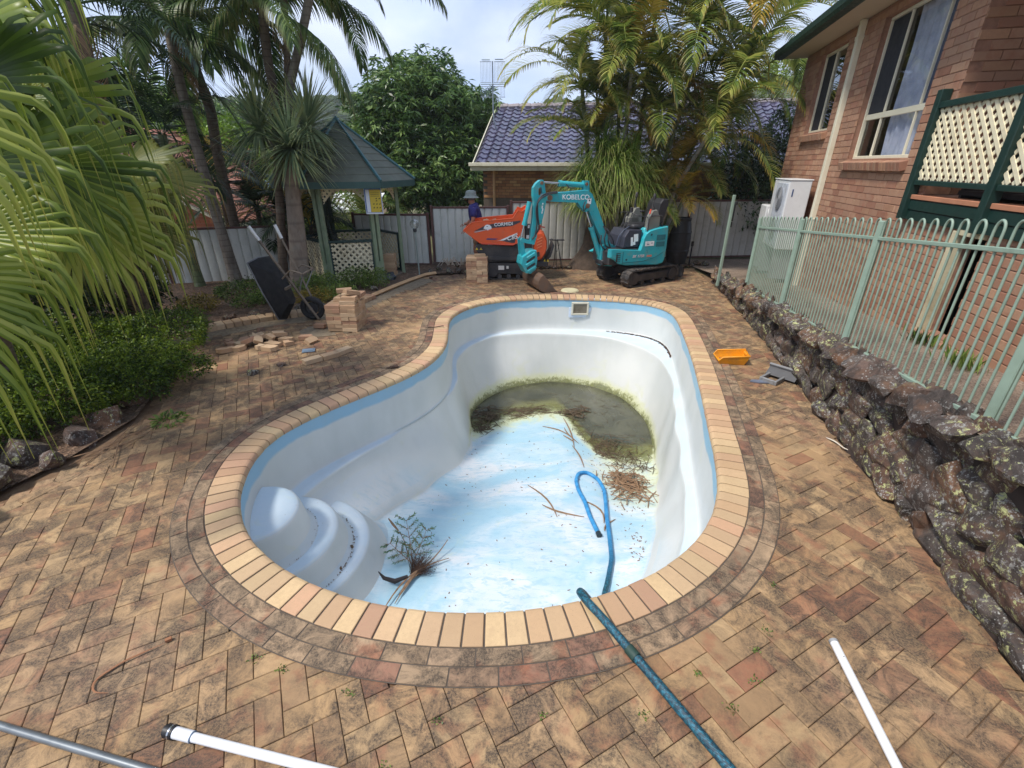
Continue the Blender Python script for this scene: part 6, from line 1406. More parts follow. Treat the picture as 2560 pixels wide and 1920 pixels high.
    # hoses
    def hz(pts,r_=.013): return obj('hydraulic_hose',MB().tube(spline(pts,26),r_,7),HOSE,e,smooth=60)
    hz([(2.05,.085,1.87),(2.20,.09,1.86),(2.38,.10,1.82),(2.47,.10,1.70),(2.45,.09,1.45),(2.40,.08,1.2),(2.55,.08,1.0)],.016); hz([(2.05,.10,1.855),(2.22,.11,1.84),(2.42,.12,1.76),(2.50,.11,1.6),(2.46,.10,1.3),(2.50,.1,1.05)],.013); hz([(.98,.08,1.20),(.93,.13,1.10),(.98,.15,.95),(.92,.13,.80),(.75,.1,.74)],.014); hz([(.92,.08,1.16),(.86,.14,1.08),(.88,.15,.9),(.80,.13,.76)],.014); hz([(.90,.08,1.08),(.80,.1,1.0),(.74,.12,.9),(.70,.1,.80)],.012); hz([(1.40,.08,1.56),(1.46,.10,1.50),(1.48,.1,1.60),(1.44,.09,1.68)],.010); hz([(1.02,.10,1.02),(1.06,.13,.90),(1.0,.14,.78),(.88,.12,.70)],.014)
    hz([(1.85,.05,2.00),(1.80,.08,1.94),(1.70,.09,1.93)],.01)
excavator()
def dumper():
    """tracked dumper standing parallel to the fence behind the excavator bucket"""
    D=(-.05,10.85,0); d=thing('tracked_dumper','orange and black tracked mini dumper with a pointed tipping skip','mini dumper',D)
    X=lambda x:x+.05
    hp=[(-1.044,1.071),(-.87,1.21),(-.829,1.236),(-.584,1.263),(.017,1.317),(.13,1.485),(.20,1.45),(.23,1.465),(.307,1.518),(.225,1.195),(.09,.806),(.017,.775),(-.66,.80),(-.70,.81),(-.869,.932)]
    hp=[(X(x),z_) for x,z_ in hp]; W2=.36
    # hollow skip: two side plates, floor/front skin, back plate
    c=(-.3,1.05); y0=-.50; V=[];F=[];n=len(hp)
    sk=obj('skip',MB().prism(hp,-.50,-.485),ORNG,d); obj('skip_side',MB().prism(hp,.285,.30),ORNG,sk)
    bot=[hp[i] for i in(0,14,13,12,11,10)]; mb=MB()
    for (a,b) in zip(bot[:-1],bot[1:]): mb.add([(a[0],-.495,a[1]),(b[0],-.495,b[1]),(b[0],.295,b[1]),(a[0],.295,a[1]),(a[0]+.008,-.495,a[1]+.02),(b[0]+.008,-.495,b[1]+.02),(b[0]+.008,.295,b[1]+.02),(a[0]+.008,.295,a[1]+.02)],[(0,1,2,3),(7,6,5,4),(0,4,5,1),(3,2,6,7)])
    obj('skip_floor',mb,ORNG,sk); bk=[hp[10],hp[9],hp[8]]; mb=MB()
    for (a,b) in zip(bk[:-1],bk[1:]): mb.add([(a[0],-.52,a[1]),(b[0],-.52,b[1]),(b[0],.32,b[1]),(a[0],.32,a[1]),(a[0]+.03,-.52,a[1]),(b[0]+.03,-.52,b[1]),(b[0]+.03,.32,b[1]),(a[0]+.03,.32,a[1])],[(3,2,1,0),(4,5,6,7),(0,1,5,4),(2,3,7,6),(1,2,6,5)])
    obj('skip_back',mb,ORNG,sk)
    rim=[hp[0],hp[1],hp[2],hp[3],hp[4],hp[5],hp[6],hp[8]]
    for y in(-.495,.295): obj('skip_rim',MB().tube([(x,y,z_) for x,z_ in rim],.014,6),ORNG,sk,smooth=50)
    obj('skip_edge',MB().tube([(x,-.505,z_) for x,z_ in(hp[12],hp[11],hp[10],hp[9])],.016,6),plain('orange_dark',s(196,66,30),.4),sk,smooth=50)
    # printed bands and lettering
    yb=-.502
    def band(poly,mat,y=yb,nm='decal'): return obj(nm,MB().prism([(X(x),z_) for x,z_ in poly],y-.002,y+.001),mat,sk)
    band([(-.82,1.055),(-.59,1.165),(-.44,1.205),(.18,1.275),(.17,1.24),(.0,1.165),(-.40,1.125),(-.60,1.09)],DCG); band([(-.82,1.045),(-.60,1.085),(-.52,1.105),(-.54,1.085),(-.78,1.03)],plain('decal_lightgrey',s(176,172,176),.5)); band([(-.27,.87),(.10,1.02),(.06,.82),(.0,.815)],DCG); band([(-.34,.862),(-.27,.868),(.12,1.03),(.115,1.015),(-.18,.868)],WHT,yb-.0025)
    band([(-.56,.88),(-.53,.915),(-.30,.905),(-.36,.88)],plain('decal_violet',s(80,64,110),.5))
    # bird's head emblem
    em=[(-.60,1.13),(-.575,1.175),(-.53,1.195),(-.475,1.185),(-.44,1.15),(-.435,1.10),(-.455,1.115),(-.465,1.085),(-.48,1.11),(-.495,1.07),(-.51,1.10),(-.53,1.065),(-.54,1.105),(-.565,1.095),(-.575,1.11),(-.605,1.10)]
    band(em,WHT,yb-.004,'emblem'); band([(-.56,1.15),(-.52,1.165),(-.51,1.15)],DCG,yb-.006,'emblem_eye')
    text('CORMIDI',.092,WHT,sk,(X(-.18),yb-.006,1.20),(R(90),R(-4),0),1.05,bold=.001); text('C85',.12,WHT,sk,(X(.0),yb-.006,.925),(R(90),R(-12),0),1.15,shear=.3,bold=.002); text('HIGH TIP',.03,WHT,sk,(X(-.43),yb-.004,.894),(R(90),0,0),1.) if 0 else None
    # chassis
    obj('tip_frame',MB().prism([(X(-.82),.70),(X(-.76),.78),(X(.14),.72),(X(.14),.52),(X(-.70),.52)],-.42,.22),BLK,d); obj('chassis',MB().box((-.20,-.1,.46),(.95,.55,.16),bev=.02),BLK,d); obj('slide_rail',MB().box((-.25,-.43,.775),(.45,.02,.02)),plain('pale_rod',s(176,190,200),.4),d)
    for i in range(2): obj('warning_sticker',MB().prism([(X(-.80+.09*i),.66),(X(-.74+.09*i),.66),(X(-.77+.09*i),.71)],-.428,-.424),plain('hazard_yellow',s(206,184,60),.5),d)
    track(d,-.02,-.32,0,1.20,.44,.20,lugs=30); track(d,-.02,.26,0,1.20,.44,.20,lugs=30); obj('belly_frame',MB().box((.0,-.33,.475),(1.05,.22,.09),bev=.01).box((.1,-.40,.30),(.9,.03,.14)),BLK,d); obj('maker_plate',MB().box((X(-.24),-.43,.27),(.13,.01,.09)).box((X(-.10),-.43,.28),(.05,.01,.06)),plain('plate_white',s(214,212,206),.5),d)
    # engine hood and tower
    hd=[(.50,.98),(.555,1.05),(.64,1.04),(.70,.99),(.765,.85),(.77,.70),(.74,.57),(.66,.45),(.60,.42),(.52,.43),(.47,.62)]
    hd=[(X(x),z_) for x,z_ in hd]; c=np.mean(hd,axis=0); mb=MB(); V=[];F=[];n=len(hd)
    for y,k_ in((-.44,.82),(-.40,.97),(-.1,1.05),(.2,.97),(.26,.8)): V+=[(c[0]+(x-c[0])*k_,y,c[1]+(z_-c[1])*k_) for x,z_ in hd]
    for a in range(4):
        for i in range(n): j=(i+1)%n; F.append((a*n+i,a*n+j,(a+1)*n+j,(a+1)*n+i))
    F+=[tuple(range(n))[::-1],tuple(range(4*n,5*n))]; h=obj('engine_hood',MB().add(V,F),ORNG,d)
    for i in range(4): obj('hood_slot',MB().box((X(.60),-.445,.90-.06*i),(.12,.01,.012),ry=-.45),plain('slot_pale',s(240,150,100),.5),h)
    obj('hood_vent',MB().prism([(X(.50),.60),(X(.60),.62),(X(.61),.53),(X(.51),.49)],-.452,-.44),BLK,h); obj('throttle_grip',MB().tube([(X(.60),-.2,1.04),(X(.62),-.2,1.15)],.02,8).tube([(X(.62),-.2,1.12),(X(.72),-.2,1.10)],.014,8),plain('lever_rust',s(150,64,44),.5),d)
    obj('control_tower',MB().box((X(.36),-.25,.86),(.16,.3,.62),bev=.02),BLK,d); obj('tower_sticker',MB().box((X(.34),-.405,.93),(.06,.004,.07)).box((X(.36),-.405,1.14),(.04,.004,.06)),WHT,d)
    obj('platform',MB().prism([(X(.62),.36),(X(.86),.50),(X(.93),.74),(X(.90),.80),(X(.84),.60),(X(.66),.30)],-.38,.2),BLK,d); obj('wheel_guard',MB().box((X(.55),-.2,.34),(.5,.4,.12),bev=.02),BLK,d)
    for i in range(2): obj('warning_sticker',MB().prism([(X(.70+.07*i),.40),(X(.75+.07*i),.40),(X(.725+.07*i),.46)],-.392,-.386),MATS['hazard_yellow'],d)
    rb=MB(); r=random.Random(2)
    for i in range(26): rb.box((r.uniform(-.6,.1),r.uniform(-.4,.2),1.12+r.uniform(0,.07)+.05*(r.random())),(r.uniform(.05,.12),r.uniform(.05,.1),r.uniform(.04,.08)),rz=r.uniform(0,3),rx=r.uniform(-.6,.6))
    tag(obj('rubble',rb.shift((-.3,0,1.1)),M_loosebrick,None,(-.35,10.85,1.1),kind='stuff'),'broken paver rubble heaped inside the orange skip','rubble')
dumper()
def stool():
    t=thing('folding_trestle','black folding trestle with a flat narrow top beside the dumper','trestle',(1.09,11.6,0))
    obj('top',MB().box((0,0,.70),(.36,.10,.025),bev=.01).box((-.15,0,.715),(.08,.10,.02),ry=-.2,bev=.006),BLK,t)
    for a,b in(((-.02,-.03,.69),(.0,-.06,.0)),((.0,-.03,.69),(.16,-.1,.0)),((-.02,.03,.69),(-.05,.16,.0)),((.02,.03,.69),(.14,.14,.0))): obj('leg',MB().cyl(a,b,.009,6),BLK,t)
    obj('brace',MB().cyl((.06,-.04,.62),(.0,-.05,.42),.006,5),BLK,t)
stool()
# ---------------------------------------------------------------- the man behind the dumper
def skin(name,J,E_,mat,parent,sub=2,root=0):
    me=bpy.data.meshes.new(name); me.from_pydata([j[:3] for j in J],E_,[]); o=obj(name,me,None,parent); m=o.modifiers.new('skin','SKIN'); l=me.skin_vertices[0].data if me.skin_vertices else None
    if l is None:
        bpy.context.view_layer.objects.active=o; l=me.skin_vertices[0].data
    for i,j in enumerate(J): l[i].radius=(j[3],j[4] if len(j)>4 else j[3]); l[i].use_root=(i==root)
    m.use_smooth_shade=True; s_=o.modifiers.new('sub','SUBSURF'); s_.levels=sub; s_.render_levels=sub
    dg=bpy.context.evaluated_depsgraph_get(); ev=o.evaluated_get(dg); m2=bpy.data.meshes.new_from_object(ev); o.modifiers.clear(); o.data=m2; m2.name=name
    m2.materials.clear(); m2.materials.append(mat); m2.polygons.foreach_set('use_smooth',np.ones(len(m2.polygons),dtype=bool)); return o
def man():
    # side on, facing left (-x), leaning slightly, left hand on the rim of the skip
    p=thing('person','man in grey bucket hat, navy shirt and tan shorts behind the orange skip','person',(-.80,11.35,0))
    SK=plain('skin',s(178,120,94),.55,var=.08); NV=plain('navy_shirt',s(48,48,112),.8,var=.12,scale=14,bump=.3); SH=plain('khaki_shorts',s(150,122,96),.85,var=.1); HT=plain('bucket_hat',s(134,142,138),.9,var=.08,bump=.4,scale=20); BT=plain('work_boot',s(90,70,52),.8); HR=plain('grey_hair',s(110,100,92),.9)
    J=[(0,0,.95,.145,.12),(-.02,0,1.10,.13,.115),(-.05,0,1.28,.15,.13),(-.07,0,1.44,.16,.12),(-.10,0,1.53,.068,.066),(-.13,0,1.57,.085,.078),(-.14,0,1.65,.105,.088),
       (-.07,-.19,1.44,.062),(-.08,-.25,1.20,.05),(-.20,-.22,1.02,.042),(-.28,-.2,.97,.034),
       (-.07,.19,1.44,.062),(-.12,.25,1.20,.05),(-.26,.22,1.08,.042),(-.34,.2,1.07,.034),
       (.0,-.10,.86,.098),(-.06,-.11,.50,.066),(.02,-.11,.30,.056),(.0,-.11,.09,.04),(-.10,-.12,.04,.036),(-.18,-.12,.03,.03),
       (.02,.10,.86,.098),(-.02,.12,.50,.066),(.10,.12,.30,.056),(.12,.12,.09,.04),(.03,.13,.04,.036),(-.05,.13,.03,.03)]
    E_=[(0,1),(1,2),(2,3),(3,4),(4,5),(5,6),(3,7),(7,8),(8,9),(9,10),(3,11),(11,12),(12,13),(13,14),(0,15),(15,16),(16,17),(17,18),(18,19),(19,20),(0,21),(21,22),(22,23),(23,24),(24,25),(25,26)]
    b=skin('body',J,E_,SK,p)
    for hx,hy,hz_ in((-.30,-.2,.955),(-.36,.2,1.06)):
        for i in range(4): y=hy+(i-1.5)*.018; obj('finger',MB().tube([(hx,y,hz_),(hx-.035,y,hz_-.005),(hx-.06,y,hz_-.03),(hx-.062,y,hz_-.055)],[.009,.0085,.008,.006],6),SK,b,smooth=60)
        obj('thumb',MB().tube([(hx+.02,hy-.03,hz_-.01),(hx-.01,hy-.045,hz_-.025),(hx-.03,hy-.04,hz_-.045)],[.011,.010,.007],6),SK,b,smooth=60)
    # face turned left and down
    obj('nose',MB().tube([(-.232,0,1.66),(-.262,0,1.625),(-.242,0,1.615)],[.010,.015,.012],6),SK,b,smooth=60)
    for y in(-1,1):
        obj('ear',MB().lathe([(.0,0),(.022,.004),(.028,.012),(.018,.018)],8,M=rotm(R(90*y),0,0)),SK,b,(-.12,-.088*-y*-1*-1 if 0 else .088*y,1.635)); obj('eye',MB().lathe([(.0,-.008),(.010,0),(.0,.008)],8),plain('eye_dark',s(40,34,30),.3),b,(-.225,.032*y,1.668))
    obj('mouth',MB().box((-.229,0,1.585),(.006,.042,.007)),plain('lips',s(142,82,72),.6),b); obj('hair',MB().lathe([(.098,1.615),(.104,1.65),(.103,1.70),(.07,1.75)],14,(-.128,0,0)),HR,p,smooth=60)
    S=[(0,0,.96,.175,.15),(-.02,0,1.10,.175,.15),(-.05,0,1.28,.21,.175),(-.07,0,1.45,.20,.15),(-.10,0,1.54,.10,.10),(-.07,-.19,1.46,.095),(-.075,-.235,1.25,.085),(-.07,.19,1.46,.095),(-.10,.235,1.25,.085)]
    skin('shirt',S,[(0,1),(1,2),(2,3),(3,4),(3,5),(5,6),(3,7),(7,8)],NV,p)
    Sh=[(0,0,.96,.158,.135),(.0,-.10,.84,.118),(-.035,-.11,.62,.095),(.02,.10,.84,.118),(.0,.115,.62,.095)]
    skin('shorts',Sh,[(0,1),(1,2),(0,3),(3,4)],SH,p)
    obj('hat',MB().lathe([(.182,1.665),(.185,1.672),(.140,1.695),(.128,1.705),(.122,1.76),(.110,1.805),(.06,1.822),(.0,1.825)],24,(-.135,0,0),M=None),HT,p,smooth=60); obj('hat_brim',MB().lathe([(.124,1.702),(.185,1.668),(.183,1.660),(.118,1.693)],24,(-.135,0,0)),HT,p,smooth=60)
    for dx,y in((0,-.12),(.13,.13)): obj('boot',MB().box((-.07+dx,y,.05),(.27,.10,.10),bev=.03).box((-.01+dx,y,.13),(.12,.10,.12),bev=.03),BT,p,smooth=60)
man()
# ---------------------------------------------------------------- edging, rocks, loose bricks and small things
rr=random.Random(77)
BRK=MB().add(*(lambda q:(q[0],q[1]+[(3,2,1,0)]))(paver_box(.230,.114,.058,.003))).mesh('paver_block')
# garden bed floor with bark mulch
def garden():
    k=NT('bark_mulch'); v=k.pos(); col=k.ramp(k.vor(k.pos((1,1.6,1)),38,out='Color'),[(.1,s(74,56,44)),(.5,s(112,88,70)),(.85,s(150,122,100))]); col=k.mix(k.ramp(k.noise(v,3,5),[(.45,0.),(.6,.6)]),col,s(66,56,44)); k.bump(k.vor(k.pos((1,1.6,1)),38),1.,.02); m=k.fin(col,.95)
    poly=[(-5.3,6.35),(-4.80,6.98),(-4.14,7.56),(-3.42,7.92),(-3.05,8.12),(-2.78,8.9),(-2.52,9.6),(-2.28,10.25),(-2.05,10.85),(-1.2,11.1),(-.2,11.6),(.0,12.25),(-9,12.2),(-11,6.3)]
    sheet('garden_bed',poly,.028,m)
    sheet('garden_bed',[(-7.5,-.5),(-5.35,-.5),(-4.35,2.),(-4.02,2.9),(-3.88,3.4),(-3.82,4.1),(-4.15,5.0),(-4.6,5.7),(-5.4,6.3),(-9,6.3)],.03,m)
    sheet('garden_bed',[(-.1,11.62),(3.2,11.82),(4.5,11.86),(4.5,12.9),(-.1,12.25)],.03,m)
    mb=MB()
    for _ in range(1600):
        x=rr.uniform(-6.5,-2.3); y=rr.uniform(6.6,11); 
        if inpoly(np.array([[x,y]]),poly)[0]: mb.box((x,y,.034),(rr.uniform(.02,.06),rr.uniform(.008,.02),.006),rz=rr.uniform(0,3),ry=rr.uniform(-.3,.3))
    tag(obj('bark_chips',mb.shift((-4,8.5,0)),plain('bark_chip',s(132,104,82),.9,var=.4,scale=30),None,(-4,8.5,0),kind='stuff'),'brown bark chips scattered over the garden bed','bark chips')
garden()
def kerb():
    kb=thing('brick_kerb','curved kerb of on edge paving bricks in front of the garden bed','kerb',(-3.6,8,0)); pts=spline([(x,y,0) for x,y in [(-5.45,6.2),(-4.95,6.75),(-4.72,7.02),(-4.12,7.53),(-3.42,7.88),(-3.05,8.08),(-2.75,8.9)]],200); d=np.r_[0,np.cumsum(np.linalg.norm(np.diff(pts,axis=0),axis=1))]; n=int(d[-1]/.122)
    me=MB().box((0,0,0),(.112,.235,.10),bev=.006).mesh('brick')
    for i in range(n):
        sv=(i+.5)*d[-1]/n; p=[np.interp(sv,d,pts[:,q]) for q in(0,1)]; q_=[np.interp(sv+.05,d,pts[:,q]) for q in(0,1)]; a=math.atan2(q_[1]-p[1],q_[0]-p[0]); obj('brick',me,M_loosebrick,kb,(p[0]+3.6,p[1]-8,.018+rr.uniform(-.004,.004)),(rr.uniform(-.03,.03),rr.uniform(-.04,.04),a+rr.uniform(-.03,.03)))
    tb=MB().tube([(-2.74,8.9,.03),(-2.5,9.6,.035),(-2.27,10.25,.03),(-2.02,10.8,.03),(-1.8,11.0,.03)],.045,4); tag(obj('timber_edging',tb.shift((-2.4,9.8,0)),plain('raw_timber',s(196,160,118),.7,var=.15,scale=12,dirt=s(150,120,88)),None,(-2.4,9.8,0)),'pale timber edging board bent along the garden near the lamp','timber edging')
kerb()
M_grock=stonemat('garden_rock',[s(150,138,130),s(166,154,146),s(138,120,112),s(176,164,150)],.45,s(186,184,140)); M_brock=stonemat('brown_rock',[s(104,84,72),s(120,92,74),s(92,78,70),s(128,104,88)],.7,s(170,172,120))
def rocks():
    G='rocks lining the garden beds'
    spots=[((-4.98,7.15),.16),((-4.68,7.35),.13),((-4.38,7.58),.17),((-4.05,7.78),.19),((-3.72,7.98),.16),((-3.42,8.15),.12),((-3.2,8.35),.15),((-3.05,8.7),.14),((-2.95,9.05),.12),((-2.8,9.35),.13),((-5.3,6.85),.15),((-2.9,8.25),.10)]
    nm=['pale rock at the left end of the brick kerb','small grey rock beside the pale end rock on the kerb','flat whitish rock left of the wheelbarrow','largest pale rock behind the wheelbarrow tray','grey rock behind the wheelbarrow wheel','small pinkish rock right of the barrow wheel','whitish upright rock behind the brick stack','pale rock behind the stack below the green shrub','small rock by the bend of the timber edging','grey rock near the gazebo corner shrub','rock half hidden by the spreading shrub','small chip of rock at the kerb bend']
    for i,(((x,y),sz),l) in enumerate(zip(spots,nm)): o=obj('rock',STONES[i%14],M_grock,None,(x,y,.05),(rr.uniform(-.4,.4),rr.uniform(-.4,.4),rr.uniform(0,6))); o.scale=(sz,sz*.7,sz*.55); tag(o,l,'rock',G)
    near=[((-4.0,2.55),.26,'rust brown rock at the left edge of the picture'),((-4.13,2.95),.24,'big speckled rock under the hanging yellow leaf tips'),((-3.93,3.3),.15,'round orange and grey rock standing on the paving edge'),((-4.2,3.35),.22,'dark rock behind the round orange grey rock'),((-4.02,3.65),.19,'dark flat rock under the spreading shrub'),((-3.98,4.0),.18,'mossy rock in the shade below the shrub tips'),((-4.1,4.4),.17,'rock hidden under the shrub near the palm debris'),((-4.1,2.25),.2,'low rock in the bottom left of the rock row'),((-4.35,2.7),.22,'lichen spotted rock behind the speckled one')]
    for i,((x,y),sz,l) in enumerate(near): o=obj('rock',STONES[(i*3)%14],M_brock,None,(x,y,sz*.42),(rr.uniform(-.3,.3),rr.uniform(-.3,.3),rr.uniform(0,6))); o.scale=(sz,sz*.85,sz*.72); tag(o,l,'rock','rocks edging the left bed')
    # heap of stones by the fence and the border behind the machines
    hp=[((-1.5,11.1),.13,.06,'yellowish stone at the left of the stone heap'),((-1.28,11.15),.11,.06,'stone in the middle of the heap by the fence'),((-1.08,11.05),.14,.08,'brown stone at the right of the heap by the fence'),((-1.3,11.3),.12,.18,'pale stone on top of the heap by the fence'),((-1.75,11.35),.11,.05,'pinkish stone at the foot of the brown fence post'),((-1.95,11.15),.09,.04,'small stone near the lamp post')]
    for i,((x,y),sz,z_,l) in enumerate(hp): o=obj('rock',STONES[(i*5+1)%14],M_grock,None,(x,y,z_),(rr.uniform(-.5,.5),rr.uniform(-.5,.5),rr.uniform(0,6))); o.scale=(sz,sz*.8,sz*.75); tag(o,l,'rock','heap of stones by the fence')
    mb=MB()
    for _ in range(12): 
        a=rr.uniform(0,3); x=-1.35+rr.uniform(-.18,.22); mb.tube([(x,11.15,.2),(x+.12*math.cos(a),11.1,.34+rr.uniform(-.05,.05)),(x+.26*math.cos(a),11.1,.24+rr.uniform(-.1,.06))],[.018,.012,.006],5)
    tag(obj('driftwood',mb.shift((-1.3,11.15,.15)),plain('bleached_root',s(190,178,160),.8,var=.2),None,(-1.3,11.15,.15)),'bleached tangled root lying on the stone heap by the fence','driftwood')
    bs=thing('stone_border','low row of grey stones edging the bed behind the excavator','stone border',(1.8,11.8,0))
    for i in range(26): x=.0+i*.18; o=obj('stone',STONES[i%14],M_grock,bs,(x-1.8,11.62+.07*min(x,3)-11.8+rr.uniform(-.03,.03),.03),(rr.uniform(-.4,.4),rr.uniform(-.4,.4),rr.uniform(0,6))); o.scale=(.10*rr.uniform(.7,1.3),.07,.06)
    for i,((x,y),sz,l) in enumerate([((4.75,12.1),.16,'pale rock beside the black barrel'),((4.55,11.9),.12,'small rock at the corner of the concrete path'),((4.95,12.0),.13,'flat rock right of the black barrel')]): o=obj('rock',STONES[(i*4+2)%14],M_grock,None,(x,y,.05),(0,0,i)); o.scale=(sz,sz*.8,sz*.6); tag(o,l,'rock')
rocks()
def stacks():
    def stack(name,label,o,rz,layers,nx,top=()):
        t=thing(name,label,'brick stack',(o[0],o[1],0),rz)
        for L_ in range(layers):
            z_=.0585*(L_+1)+.002
            if L_%2==0: cells=[((i+.5)*.232,(j+.5)*.118,0) for i in range(2) for j in range(4)]
            else: cells=[((i+.5)*.118,(j+.5)*.232,PI/2) for i in range(4) for j in range(2)]
            for (x,y,a) in cells:
                if L_>=layers-2 and (x,y,L_) in(): continue
                obj('brick',BRK,M_loosebrick,t,(x+rr.uniform(-.006,.006),y+rr.uniform(-.006,.006),z_),(0,0,a+rr.uniform(-.03,.03)))
        for (x,y,z_,a,ry) in top: obj('brick',BRK,M_loosebrick,t,(x,y,z_),(0,ry,a))
        return t
    t=stack('paver_stack','neat square stack of tan paving bricks beside the dumper track',(-1.0,10.15),.0,9,2,[(.3,.2,.585,.2,0)])
    t=stack('paver_stack','untidy knee high stack of tan paving bricks left of the pool',(-2.86,6.86),R(-3),7,2,[(.34,.10,.472,.1,0),(.34,.26,.472,.05,0),(.12,.34,.472,PI/2,0),(.36,.12,.531,.02,.0),(.30,.30,.531,.3,0),(.38,.22,.60,.9,.28),(.2,.36,.59,.4,0),(.44,.36,.531,PI/2,0)])
    t=thing('paver_stack','small stack of reddish bricks standing inside the gazebo','brick stack',(-2.78,10.75,.05))
    for L_ in range(8):
        for j in range(2): obj('brick',BRK,M_loosebrick,t,(rr.uniform(-.01,.01),(j-.5)*.118,.0585*(L_+1)),(0,0,rr.uniform(-.05,.05)))
    # black bag by the gazebo entrance
    tag(obj('plastic_bag',blob(91,3,.5),plain('bag_black',s(44,50,54),.35,var=.3),None,(-2.72,10.35,.1),(0,0,.5)),'dark crumpled bag lying at the gazebo entrance','bag'); bpy.data.objects['plastic_bag'].scale=(.16,.13,.13)
    # loose pavers
    L_=[((-2.62,5.62),.35,'single tan paver lying loose nearest the shrub side of the paving'),((-2.44,5.78),.35,'second loose paver touching the nearest loose one'),((-2.32,5.95),.55,'third loose paver at the pool end of the short row')]
    for (x,y),a,l in L_: tag(obj('loose_paver',BRK,M_loosebrick,None,(x,y,.062),(0,0,a+.45)),l,'paver','loose pavers in a short row')
    # broken pile
    ph=[(-4.0,6.2),(-3.9,6.35),(-3.78,6.45),(-3.65,6.5),(-3.5,6.55),(-3.7,6.3),(-3.5,6.35),(-3.4,6.2),(-3.55,6.1),(-3.8,6.05),(-3.95,5.98),(-3.3,6.4),(-3.6,6.22),(-3.68,6.4),(-3.45,6.5),(-3.22,6.25),(-3.75,6.2),(-3.38,6.05),(-4.1,6.3),(-3.85,6.2)]
    g='broken pavers in the scattered pile'
    where=['at the left tip','on the left side','at the back left','on the back edge','at the back of','on the middle of','right of the middle of','on the right side of','at the front of','at the front left of','lowest at the front left of','at the back right of','leaning on top of','standing tilted on','behind the right side of','at the right tip of','half buried in','at the front right of','farthest left of','under the left side of']
    for i,(x,y) in enumerate(ph):
        L2=rr.uniform(.10,.22); poly=[(-L2/2,-.055),(L2/2+rr.uniform(-.03,.03),-.055),(L2/2+rr.uniform(-.05,.02),.0),(L2/2+rr.uniform(-.04,.02),.057),(-L2/2+rr.uniform(0,.05),.057),(-L2/2-rr.uniform(0,.02),.01)]
        up=i in(12,13,14,5,6,16); o=obj('broken_paver',MB().prism(poly,-.029,.029,ax='z'),M_loosebrick,None,(x,y,.035+(.055 if up else 0)),(rr.uniform(-.5,.5) if up else rr.uniform(-.08,.08),rr.uniform(-.5,.5) if up else rr.uniform(-.08,.08),rr.uniform(0,6))); w=where[i]; tag(o,'broken tan paver '+w+(' ' if w.endswith(('of','on','in')) else ' of ')+'the scattered pile','broken paver',g)
    for (x,y,a,l) in((-3.06,6.5,.1,'broken paver lying alone right of the scattered pile'),(-2.92,6.35,1.2,'upright paver fragment leaning at the sand patch'),(-3.05,7.05,.0,'half paver behind the sand patch beside the tall stack')): tag(obj('broken_paver',MB().prism([(-.09,-.05),(.08,-.055),(.1,.0),(.07,.055),(-.08,.05)],-.028,.028,ax='z'),M_loosebrick,None,(x,y,.035),(.5 if a>1 else 0,.0,a)),l,'broken paver')
    for (x,y,sz,l) in((-3.22,5.24,.085,'flat grey mortar lump on the pavers near the shrub'),(-2.98,5.5,.06,'small pale mortar lump near the loose pavers'),(-2.78,6.95,.05,'whitish rubble lump beside the tall paver stack'),(-1.85,10.6,.06,'small brick fragment near the lamp base')): o=obj('rubble_lump',STONES[int(sz*100)%14],M_grock,None,(x,y,sz*.35),(0,0,x)); o.scale=(sz*1.3,sz,sz*.6); tag(o,l,'rubble')
    tag(obj('blue_tile',MB().box((0,0,.012),(.17,.13,.012),rz=.3,bev=.003).box((0,0,.021),(.12,.09,.004),rz=.3),plain('slate_blue',s(120,138,156),.4,dirt=s(60,70,80)),None,(-2.83,6.02,0)),'small dark framed blue tile lying between pile and loose pavers','tile')
stacks()
